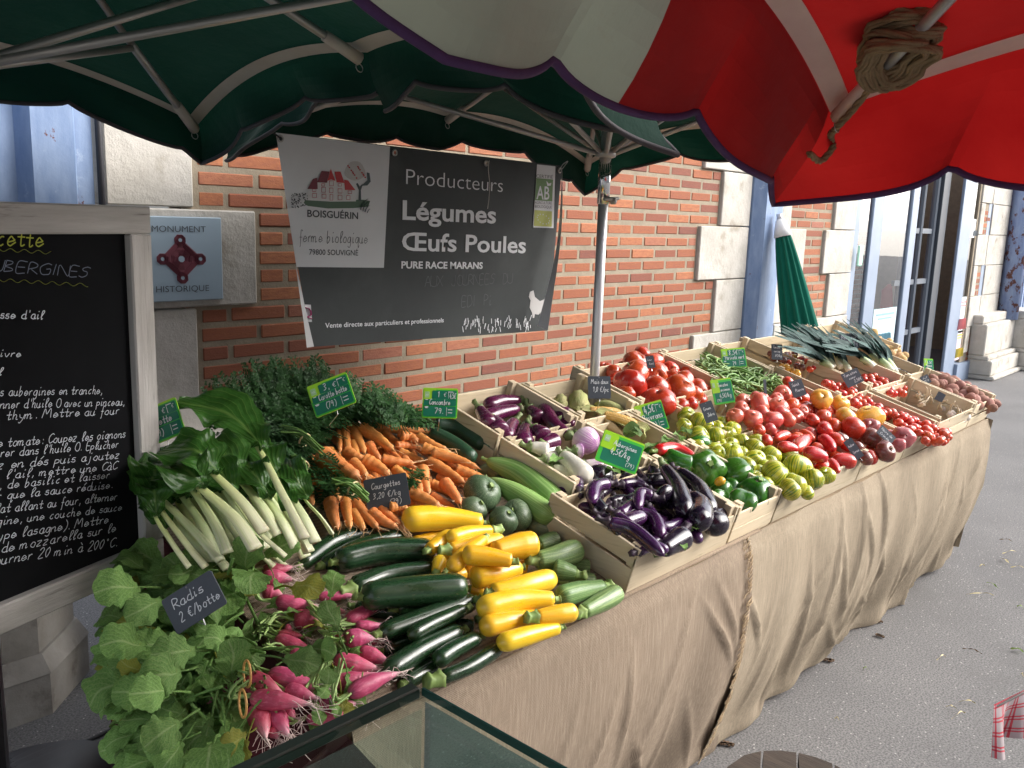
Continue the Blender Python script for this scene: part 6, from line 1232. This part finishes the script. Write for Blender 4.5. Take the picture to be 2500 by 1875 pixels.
for a, b_ in (((1300,830),(1340,690)),((1330,830),(1370,700)),((1380,830),(1370,740)),((1290,810),(1270,720)),((1360,810),(1330,680)),((1240,770),(1290,760)),((1440,880),(1520,800)),((1470,890),(1480,760)),((1560,910),(1590,810)),((1600,940),(1610,850)),((1640,960),(1640,880)),((1700,940),(1770,920))):
    A, B = PL('c', *a, .05), PL('c', *b_, .13); q.tube(catmull([A, (A+B)/2+jit3(.01), B], 8), [.005, .005, .0045, .004, .004, .0035, .003, .003], 6)
for i in range(8):
    x, y = rpoly([(1240,760),(1380,700),(1390,840),(1260,800)]); A = PL('c', x, y, .08); q.tube(catmull([A, A+jit3(.03), A+jit3(.05)], 6), .0035, 5)
tag(q.build('garlic_stalks', M_gst, smooth=True), 'dry straw coloured garlic stalks in the garlic crate', 'garlic', kind='stuff')
M_bean = vegmat('green bean skin', [(0, (.12, .22, .05)), (1, (.15, .27, .06))], (.20, .32, .10), (2, 2, 1), (.5, .7), None, rough=.4, bmp=.1, var=.25)
BM = []
for i in range(7):
    q = MB(); c_ = random.uniform(.06, .22); t = np.linspace(0, 1, 10); q.tube(catmull([(-.5, 0, 0), (-.15, c_, random.uniform(-.1, .1)), (.2, c_*.8, 0), (.5, -c_*.3, random.uniform(-.1, .1))], 10), [.034*cap(x, .12, .2) for x in t], 7); o = q.build('green_bean', M_bean, None, True); BM.append(o.data); COL.objects.unlink(o); bpy.data.objects.remove(o)
BP = [(1080,200),(1180,170),(1330,270),(1500,260),(1620,300),(1760,385),(1700,400),(1560,420),(1400,470),(1380,440),(1250,330),(1150,290)]
for i in range(290):
    x, y = rpoly(BP); h = random.uniform(.07, .135) ; c_ = PL('b', x, y, h); a = random.gauss(.3, .9); d = np.array([math.cos(a), math.sin(a)*.96, math.sin(a)*.27+random.uniform(-.2, .25)]); d /= np.linalg.norm(d); nn = SN+jit3(.7); nn -= d*(nn@d); nn /= np.linalg.norm(nn); s_ = np.cross(nn, d); L = random.uniform(.09, .14); M = np.eye(4); M[:3, 0] = d*L; M[:3, 1] = s_*L; M[:3, 2] = nn*L; M[:3, 3] = c_
    o = bpy.data.objects.new('green_bean', random.choice(BM)); COL.objects.link(o); o.matrix_world = Matrix(M.tolist()); tag(o, 'thin green bean in the heap behind the green bean sign', 'bean', 'green beans')
M_lks = vegmat('leek shaft', [(0, (.70, .70, .58)), (.4, (.50, .58, .32)), (1, (.20, .32, .13))], (.6, .66, .45), (9, 9, .1), (.52, .68), None, rough=.4, bmp=.2, bscale=(8, 8, .3)); M_lkl = leafmat('leek leaf', (.024, .058, .052), (.042, .088, .078), (.06, .11, .095), .62, None, .3, .1)
LK = [((640,530),(500,380),[(330,150),(390,130),(440,180),(300,180),(200,120)]),((500,500),(390,380),[(120,140),(180,110),(60,160),(240,130),(0,170)]),((460,480),(300,360),[(0,170),(40,150),(100,200),(-30,210)]),((480,505),(330,420),[(60,345),(30,330),(10,200)]),((560,500),(440,300),[(250,110),(300,90),(200,150),(360,200)]),
      ((880,505),(720,420),[(560,340),(390,260),(400,220),(420,330)]),((1060,550),(920,360),[(720,100),(760,130),(830,200),(690,90),(790,160)]),((860,500),(660,370),[(490,180),(430,230),(400,290)]),((1000,520),(820,330),[(600,70),(640,130),(560,110),(660,180)]),((960,500),(760,330),[(490,150),(530,110),(580,70),(450,200)]),((1030,540),(860,380),[(690,180),(760,230),(620,200)])]
for i, (a, b_, tips) in enumerate(LK):
    h = .10+.012*(i % 4); A, B = PL('c', *a, h), PL('c', *b_, h+.03); B = A+(B-A)*.6; root = empty('leek', A, '', ''); r = .016; q = MB(); P = catmull([A, (A+B)/2+SN*.004, B], 14); q.tube(P, np.linspace(r*.9, r*1.05, 14), 14, flat=.9); q.build('shaft', M_lks, root, True)
    d = B-A; d /= np.linalg.norm(d)
    for j, tp in enumerate(tips):
        for rep in range(2):
            C = PL('c', tp[0]+random.uniform(-28, 28), tp[1]+random.uniform(-20, 20), h+.10+.05*random.random()); q = MB(); blade(q, [B-d*.05, B+d*.02+SN*.008*j, (B+C)/2+SN*.012+jit3(.010), C+jit3(.008)], .0185, SN*.8+np.array([random.uniform(-.5, .1), -.6, .2])+jit3(.12), lambda t: .8+.3*t if t < .6 else max(.12, .98-(t-.6)*2.0), 18, 4, .0005, .30, .0, j, 1); q.build('leaf', M_lkl, root, True)
    later(root, 'blue green leek', 'in the left bundle' if i < 5 else 'behind the leek sign', 'leek', 'leeks', A)
for (x, y, dx, dy) in ((1690,400,40,-20),(1740,370,30,10),(1640,430,-30,10),(1600,455,30,-20),(1540,470,-40,10),(1720,430,-30,-25),(1230,640,50,10),(900,560,-40,10),(1690,1150,40,10),(1780,1060,30,-20)):
    A = PL('a', x, y, .11); B = PL('a', x+dx, y+dy, .13); q = MB(); blade(q, [A, (A+B)/2+SN*.012, B+(B-A)*.6], .016, SN+jit3(.4), leafprof, 12, 6, .003, .2, .05, x, 3); o = q.build('vegetable_leaf', M_rleaf, None, True); later(o, 'small loose green leaf', 'lying among peppers and aubergines', 'leaf', 'loose leaves in the crates', A)
give_labels()
# ================================================================== PRICE SIGNS
M_lime = mat('lime plastic', (.33, .66, .03), (.40, .70, .04), 6, .3, .02); M_sgrn = mat('lettering green', (.012, .17, .10), (.016, .19, .115), 4, .28, .02); M_mid = mat('bright green plastic', (.06, .50, .06), None, rough=.3, bmp=0); M_sl = mat('slate label', (.045, .055, .07), (.06, .07, .088), 10, .6, .15); M_spk = mat('steel spike', (.5, .5, .5), None, rough=.35, metal=.8)
def rrect(w, h, r, n=5): return [(sx*(w/2-r)+r*math.cos(a), sy*(h/2-r)+r*math.sin(a)) for sx, sy, a0 in ((1, 1, 0), (-1, 1, 1), (-1, -1, 2), (1, -1, 3)) for a in np.linspace(a0*math.pi/2, (a0+1)*math.pi/2, n)]
def sign(f, TL_, TR_, BL_, hz, label, lines, green=True, price=None, foot=.6, thick=None, spike=.09):
    """price label on a steel spike; hz height of the point where the spike goes in"""
    fx, fy = (BL_[0]+TR_[0])/2, (BL_[1]+TR_[1])/2+abs(BL_[1]-TL_[1])*foot; base = PL(f, fx, fy, hz); dp = depth(base)-.004
    at = lambda p_: CAM+ray(f, *p_)*(dp/FPX); A, B, C = at(TL_), at(TR_), at(BL_); ex = B-A; w = np.linalg.norm(ex); ex /= w; ey = A-C; ey -= ex*(ey@ex); h = np.linalg.norm(ey); ey /= h; nz = np.cross(ex, ey); cc = (B+C)/2
    lean = .25; ey2 = ey*math.cos(lean)-nz*math.sin(lean); nz2 = np.cross(ex, ey2); h /= math.cos(lean); ey, nz = ey2, nz2; cc = base+(cc-base)
    W3 = lambda x, y, d=0.0: cc+ex*x+ey*y+nz*d
    root = empty('price_sign' if green else 'slate_sign', base, label, 'price sign', 'green price signs' if green else 'slate labels')
    q = MB(); q.poly([W3(x, y) for x, y in rrect(w, h, w*.045)], .003, nz); q.build('plate', M_lime if green else M_sl, root)
    q = MB(); q.tube([W3(0, -h*.42, -.004), W3(0, -h/2-.01, -.002), base-SN*.03], .0011, 5); q.build('spike', M_spk, root)
    P_ = lambda pts, d, m, nm, par=root: MB().poly([W3(x, y, d) for x, y in pts], .0006, nz).build(nm, m, par)
    if green:
        P_([(x, y-h*.02) for x, y in rrect(w*.985, h*.93, w*.04)], .0006, M_mid, 'border')
        P_([(x-w*.30, y+h*.2) for x, y in rrect(w*.36, h*.48, w*.03)], .0012, M_lime, 'logo_panel'); P_([(x-w*.375, y+h*.27) for x, y in rrect(w*.13, h*.2, w*.01)], .0018, mat('logo pale green', (.35, .6, .3), None, rough=.4), 'logo')
        typeset('lettering', 'AB', W3(-w*.42, h*.23, .0026), W3(-w*.335, h*.23, .0026), nz, root, M_white)
        if price is not None:
            P_([(x+w*.115, y+h*.27) for x, y in rrect(w*.70, h*.28, w*.03)], .0018, M_sgrn, 'panel'); P_([(x, y+h*.015) for x, y in rrect(w*.92, h*.21, w*.03)], .0018, M_sgrn, 'panel'); P_([(x, y-h*.28) for x, y in rrect(w*.92, h*.33, w*.03)], .0018, M_sgrn, 'panel')
            P_([(w*.235+x, h*.27+y) for x, y in ((-.004*w, -h*.12), (.004*w, -h*.12), (.004*w, h*.12), (-.004*w, h*.12))], .0026, M_white, 'line'); P_([(w*.2+x, -h*.28+y) for x, y in ((-.004*w, -h*.14), (.004*w, -h*.14), (.004*w, h*.14), (-.004*w, h*.14))], .0026, M_white, 'line')
            for (x, y, l_) in ((-.38, -.14, .1), (-.38, -.17, .07), (-.38, .1, .07), (.3, -.22, .12), (.3, -.32, .12), (.30, .37, .13)): P_([(w*x+a*w*l_/2, h*y+b_*h*.012) for a, b_ in ((-1, -1), (1, -1), (1, 1), (-1, 1))], .0026, M_white, 'line')
        else: P_([(x+w*.03, y-h*.03) for x, y in rrect(w*.86, h*.78, w*.04)], .0010, M_sgrn, 'panel')
    for tx, x0, y0, x1, hh in lines: handwrite('handwriting', tx, W3(w*x0, h*y0, .0032 if green else .001), ex, ey, nz, w*(x1-x0), h*hh, root, M_white, .15, .10, .25)
    if not green: q = MB(); c_ = W3(0, h*.44, .0006); q.tube([c_+ex*w*.012*math.cos(t)+ey*w*.012*math.sin(t) for t in np.linspace(0, 6.2832, 11)], .0006, 4, cap=False); q.build('hole', M_steelm, root)
sign('g', (-70,360), (160,265), (5,575), .22, 'green chard price sign cut off by the chalkboard', [('3', -.12, .19, .02, .2), ('€', .1, .19, .19, .14), ('€', .36, .24, .42, .1), ('Blette', -.2, -.07, .3, .2), ('(79)', -.28, -.36, 0, .18)], True, 1)
sign('g', (960,205), (1200,110), (1005,400), .185, 'green carrot price sign standing in the feathery carrot tops', [('3', -.14, .19, -.04, .2), (',', -.02, .19, .02, .2), ('€', .1, .19, .19, .14), ('€', .36, .24, .42, .1), ('Carotte botte', -.3, -.06, .4, .18), ('(79)', -.2, -.36, .06, .18)], True, 1)
sign('g', (1645,212), (1855,218), (1655,392), .13, 'green cucumber price sign in front of the bricks', [('1', -.08, .19, -.02, .18), ('€', .1, .22, .18, .12), ('4,5€', .27, .16, .45, .17), ('Concombre', -.3, -.06, .3, .18), ('79.', -.15, -.36, .12, .18)], True, 1)
sign('a', (1415,200), (1600,150), (1445,400), .05, 'green pepper price sign above the red pepper', [('4,5€', -.2, .17, .18, .24), ('€', .36, .24, .42, .1), ('Poivrons', -.32, -.07, .4, .2), ('(79)', -.2, -.36, .1, .18)], True, 1)
sign('a', (1200,350), (1475,455), (1145,560), .12, 'large tilted green aubergine price sign over the dark aubergines', [('Aubergines', -.2, .14, .36, .15), ('4,5€/kg', -.22, -.13, .26, .18), ('(79)', .2, -.36, .4, .12)], True)
sign('b', (1145,355), (1310,330), (1190,550), .07, 'green heritage tomato price sign between beefsteak and pink tomatoes', [('Tomates', -.2, .18, .3, .14), ('anciennes', -.1, .0, .34, .12), ('4,5€/kg', -.2, -.25, .36, .16), ('(79)', -.36, -.4, -.16, .1)], True)
sign('b', (1240,105), (1432,90), (1245,260), .12, 'green bean price sign standing in the bean crate', [('8,5€', -.2, .17, .18, .22), ('€', .36, .24, .42, .1), ('Haricots vert', -.36, -.07, .42, .2), ('79', -.1, -.38, .06, .18)], True, 1, .4)
sign('c', (1262,420), (1345,425), (1365,545), .10, 'small green price sign lying by the potato crate', [('4,5€', -.2, .1, .3, .2), ('Pommes', -.3, -.12, .3, .18)], True, None, .1)
def slate(f, a, b_, c, hz, label, lines, foot=.6): sign(f, a, b_, c, hz, label, lines, False, None, foot)
slate('d', (545,510), (880,295), (630,755), .17, 'dark slate radish label tilted among the radish leaves', [('Radis', -.36, .1, .26, .26), ('2 €/botte', -.34, -.28, .46, .24)], .1)
slate('g', (1298,770), (1555,720), (1318,960), .05, 'dark slate courgette label in front of the carrots', [('Courgettes', -.34, .16, .34, .18), ('3,20 €/kg', -.34, -.14, .32, .17), ('(79)', .02, -.4, .3, .16)])
slate('b', (182,320), (362,320), (180,497), 0.130, 'grey slate sweetcorn label in front of the aluminium pole', [('Maïs doux'.replace('ï', 'i'), -.36, .16, .42, .2), ('1,0 €/pc', -.3, -.2, .42, .22)])
slate('b', (1055,545), (1150,515), (1130,690), 0.160, 'small tilted slate label among the striped green tomatoes', [('Green', -.36, .1, .26, .16), ('Zebra', -.2, -.22, .36, .16)], .25)
slate('b', (625,165), (690,155), (662,258), 0.180, 'small slate label leaning on the beefsteak tomatoes', [('Coeur', -.36, .1, .26, .16), ('Bœuf'.replace('œ', 'oe'), -.2, -.22, .36, .16)], .2)
slate('b', (1562,345), (1584,345), (1592,480), 0.140, 'narrow slate label seen edge-on before the beans', [], .1)
slate('c', (90,640), (205,605), (145,780), 0.160, 'slate label standing in the pink tomatoes by the bean crate', [('Saint', -.36, .16, .2, .18), ('Pierre', -.24, -.2, .4, .18)], .35)
slate('h', (507,1215), (580,1218), (510,1320), 0.160, 'small slate label in the mixed cherry tomatoes', [('Tomate', -.36, .22, .3, .16), ('cerise', -.3, -.04, .3, .16), ('6€/kg', -.2, -.32, .4, .16)], .25)
slate('h', (965,1145), (1090,1140), (975,1250), 0.190, 'slate leek label stuck in the blue green leeks', [('Poireaux', -.4, .12, .4, .24), ('2,50€/kg', -.3, -.28, .42, .24)], .2)
slate('c', (565,570), (710,505), (625,690), 0.150, 'large slate label above the oval red tomatoes', [('Tomates', -.42, .2, .38, .18), ('coeur', -.22, -.06, .2, .16), ('2,50€', -.02, -.34, .44, .18)], .35)
slate('c', (1290,590), (1355,560), (1300,670), 0.120, 'small slate garlic label by the potato crate', [('Ail', -.3, .1, .3, .2), ('1€/p', -.3, -.22, .36, .2)], .3)
slate('c', (1425,760), (1465,690), (1450,850), 0.120, 'black slate label turned away in the garlic crate', [], .1)
slate('c', (935,1015), (1060,1130), (885,1095), 0.140, 'tilted slate label leaning over the dusky tomatoes', [('Noire de', -.4, .08, .36, .24), ('Crimée', -.34, -.34, .3, .24)], .9)
slate('c', (595,1180), (665,1135), (695,1340), 0.130, 'tall tilted slate label among the plum tomatoes', [('Andine', -.4, .14, .3, .12), ('Cornue', -.34, -.2, .38, .12)], .3)
# ================================================================== NEAR THE CAMERA
gc = empty('glass_counter', (-1.3, -2.5, 0), 'glass topped display counter corner in the foreground', 'counter'); M_gl2 = glassmat('counter glass', (.80, .90, .85), (.9, 1, .95), .12); M_edge = mat('green glass edge', (.03, .095, .09), (.045, .125, .115), 8, .15, 0); M_ral = mat('dark green rail', (.035, .055, .045), (.05, .07, .06), 6, .35, .05)
GX, GY, GZ = -.934, -2.235, 1.1
q = MB(); q.add([(GX-.7, GY-.6, GZ), (GX, GY-.6, GZ), (GX, GY, GZ), (GX-.7, GY, GZ)], [(0, 1, 2, 3)]); q.build('glass_top', M_gl2, gc)
q = MB(); q.box((GX+.0015, GY-.3, GZ-.0045), (.003, .60, .0085)); q.build('glass_edge', M_edge, gc)
q = MB(); q.box((GX-.35, GY+.009, GZ-.006), (.70, .018, .014), bev=.003); q.build('rail', M_ral, gc)
q = MB(); q.add([(GX-.004, GY-.59, GZ-.3), (GX-.004, GY-.01, GZ-.3), (GX-.004, GY-.01, GZ-.01), (GX-.004, GY-.59, GZ-.01)], [(0, 1, 2, 3)]); q.build('side_pane', M_gl2, gc); q = MB(); q.add([(GX-.69, GY-.012, GZ-.3), (GX-.01, GY-.012, GZ-.3), (GX-.01, GY-.012, GZ-.015), (GX-.69, GY-.012, GZ-.015)], [(0, 1, 2, 3)]); q.build('front_pane', M_gl2, gc)
q = MB(); q.box((GX-.35, GY-.3, .45), (.70, .60, .03), bev=.01); q.build('shelf', M_ral, gc)
for x_, y_ in ((-.02, -.02), (-.68, -.02), (-.02, -.58), (-.68, -.58)): q = MB(); q.box((GX+x_, GY+y_, .215), (.03, .03, .43)); q.build('leg', M_ral, gc)
st = empty('wooden_stool', (.2, -2.35, 0), 'dark brown plank stool top at the bottom edge', 'stool'); M_stl = grain('dark oiled wood', (.028, .019, .012), (.055, .038, .026), (.014, .01, .008), (9, 1.2, 9))
c0 = np.array(PZ('k', 1000, 1640, .5))
for i in range(4):
    y0 = -.14+.072*i; y1 = y0+.067; xs = np.linspace(-.15, .15, 9); q = MB(); O2 = []
    d1 = np.array([.90, .44, 0]); d2 = np.array([-.44, .90, 0]); rr_ = .15
    for s_, yy in ((1, y0), (-1, y1)):
        hx_ = math.sqrt(max(.0016, rr_**2-yy**2)); O2 += [c0+d1*(s_*hx_*t)+d2*yy for t in (-1, 1)]
    hm = math.sqrt(max(.0016, rr_**2-((y0+y1)/2)**2)); O2 = [O2[0], O2[1], c0+d1*hm+d2*(y0+y1)/2, O2[2], O2[3], c0-d1*hm+d2*(y0+y1)/2]
    q.poly(O2, .028, (0, 0, 1)); q.build('seat_plank', M_stl, st)
for a in range(3): q = MB(); aa = a*2.09+.4; q.tube([c0+np.array([.10*math.cos(aa), .10*math.sin(aa), -.028]), (c0[0]+.15*math.cos(aa), c0[1]+.15*math.sin(aa), 0)], .018, 8); q.build('leg', M_stl, st)
def checkmat():
    m, n, l, b = _new('red check cotton'); at = n.new('ShaderNodeAttribute'); at.attribute_name = 'ax'; sx = n.new('ShaderNodeSeparateXYZ'); l.new(at.outputs['Vector'], sx.inputs[0]); L = []
    for k in (0, 2):
        mu = n.new('ShaderNodeMath'); mu.operation = 'FRACT'; l.new(sx.outputs[k], mu.inputs[0]); a = n.new('ShaderNodeMath'); a.operation = 'LESS_THAN'; a.inputs[1].default_value = .12; l.new(mu.outputs[0], a.inputs[0])
        c2 = n.new('ShaderNodeMath'); c2.operation = 'COMPARE'; c2.inputs[1].default_value = .3; c2.inputs[2].default_value = .06; l.new(mu.outputs[0], c2.inputs[0]); mx = n.new('ShaderNodeMath'); mx.operation = 'MAXIMUM'; l.new(a.outputs[0], mx.inputs[0]); l.new(c2.outputs[0], mx.inputs[1]); L.append(mx.outputs[0])
    ad = n.new('ShaderNodeMath'); ad.operation = 'ADD'; l.new(L[0], ad.inputs[0]); l.new(L[1], ad.inputs[1]); r = ramp(n, [(0, (.36, .31, .32)), (.5, (.42, .05, .07)), (1, (.28, .01, .03))]); ha = n.new('ShaderNodeMath'); ha.operation = 'MULTIPLY'; ha.inputs[1].default_value = .5; l.new(ad.outputs[0], ha.inputs[0]); l.new(ha.outputs[0], r.inputs[0]); l.new(r.outputs[0], b.inputs['Base Color']); b.inputs['Roughness'].default_value = .9; return m
A = PZ('k', 2050, 1150, .70); B = PZ('k', 2240, 1065, .70); ex = B-A; ex[2] = 0; w_ = np.linalg.norm(ex); ex /= w_; nn = np.array([ex[1], -ex[0], 0]); V = []; AX = []; q = MB(); NX, NZ = 40, 24; hh = .70-PZ('k', 2060, 1445, .5)[2]
DD = depth(A); hgt = 300/2.212*DD/FPX
for i in range(NX+1):
    for j in range(NZ+1):
        s_ = i/NX*.5; v_ = j/NZ; p_ = A+ex*s_+nn*(.02*math.sin(s_*70)*v_+.01*math.sin(s_*31+2)*v_)-np.array([0, 0, hgt*v_*(1+.06*math.sin(s_*40))])+np.array([0, 0, .02*s_]); V.append(p_); AX.append((s_/.028+.1, .01, v_*hgt/.028))
q.add(V, [(i*(NZ+1)+j, (i+1)*(NZ+1)+j, (i+1)*(NZ+1)+j+1, i*(NZ+1)+j+1) for i in range(NX) for j in range(NZ)], AX); 
tc = empty('checked_cloth', A, 'white cotton cloth with red checks hanging from a rail at the frame edge', 'cloth'); q.build('cotton', checkmat(), tc, True)
q = MB(); q.tube([A+ex*.01+np.array([0, 0, -.006]), A+ex*.6+np.array([0, 0, .016])], .003, 8); q.tube([A+ex*.55, (A[0]+ex[0]*.55, A[1]+ex[1]*.55, 0)], .014, 8); q.build('rail', M_steelm, tc, True)
# litter on the asphalt
LM = [leafmat('fallen leaf scrap', (.16, .26, .06), (.24, .33, .09), (.3, .4, .15)), mat('straw scrap', (.50, .42, .22), (.6, .52, .3), 20, .8), mat('brown scrap', (.10, .06, .035), (.16, .1, .06), 30, .9)]
LT = [(2085,360,2140,395,1,9,'pale green leaf scrap near the cloth end'),(1900,555,2050,560,1,4,'straight green straw on the asphalt'),(2140,850,2212,870,0,20,'bright green leaf at the right edge of the pavement'),(2010,490,2070,520,0,8,'curled green leaf tip on the pavement'),(2095,335,2170,325,1,4,'short pale straw close to the far cloth'),(2140,410,2212,412,1,5,'pale flat straw beyond the green scraps'),(1880,848,1985,878,2,3,'dark thin twig on the asphalt'),(1740,910,1790,890,1,4,'small bent straw in the middle of the pavement'),(1860,1135,1950,1145,1,4,'pale straw above the crossing pair'),(1820,1228,1895,1195,1,3,'slanted straw of the crossing pair'),(1790,1160,1850,1178,1,3,'thin straw beside the slanted straw'),(1120,905,1180,915,2,22,'brown clump of dirt near the hessian hem'),(570,1355,635,1370,2,26,'brown dirt clump at the foot of the brown hessian'),(1400,695,1440,705,2,18,'dark brown crumb below the straw hessian'),(1420,775,1450,785,2,10,'reddish brown crumb on the asphalt'),(1190,1225,1215,1235,1,6,'tiny pale scrap next to the loose thread'),(2080,260,2150,270,2,5,'brown stalk by the far hessian corner'),(1970,405,2000,400,1,5,'short pale chip on the pavement'),(2175,620,2212,632,0,10,'green leaf scrap at the pavement edge'),(2195,985,2212,1000,1,8,'pale curled scrap at the pavement edge'),(1345,955,1370,962,0,7,'tiny green crumb on the asphalt')]
for x0, y0, x1, y1, m, w, lb in LT:
    A, B = PZ('k', x0, y0, .006), PZ('k', x1, y1, .006); q = MB(); hw = pxlen('k', w, A)/2
    if m == 2 and w > 8:
        for j in range(26): p_ = A+(B-A)*random.random()+jit3(hw)*[1, 1, 0]; q.box(p_+[0, 0, .002], (.006+.01*random.random(), .005, .005), R=Matrix.Rotation(random.random()*3, 3, 'Z'))
        q.v = [(a, b_, max(c, .0015)) for a, b_, c in q.v]; tag(q.build('dirt_clump', LM[2]), lb, 'litter', 'scraps on the pavement', 'thing')
    else: blade(q, [A, A*.6+B*.4+[0, 0, .008], B*.8+A*.2+[.004, .006, .006], B], hw, np.array([0, 0, 1.]), leafprof, 12, 4, .002, .3, .02, x0, 2); tag(q.build('leaf_scrap', LM[m], smooth=True), lb, 'litter', 'scraps on the pavement')
q = MB()
for o_ in (0, .1): q.tube(catmull([(-1.6, -.55+o_, .008), (-1.1, -.42+o_*1.4, .008), (-.75, -.36-o_, .008), (-.3, -.3, .008), (.4, -.25, .008)], 30), .006, 6)
tag(q.build('black_cables', M_blackp, smooth=True), 'pair of black cables lying on the ground beside the stone plinth', 'cable')
q = MB(); c_ = PZ('v', 150, 1780, .42); th = np.linspace(0, 6.2832, 33); q.tube([(c_[0], c_[1], 0), (c_[0], c_[1], .3), (c_[0], c_[1], .40), (c_[0], c_[1], .42), (c_[0], c_[1], .41)], [.16, .18, .19, .2, .18], 32); tag(q.build('grey_tub', mat('grey plastic', (.09, .09, .095), (.12, .12, .125), 6, .5), smooth=True), 'dark grey plastic tub at the lower corner below the chalkboard', 'tub')
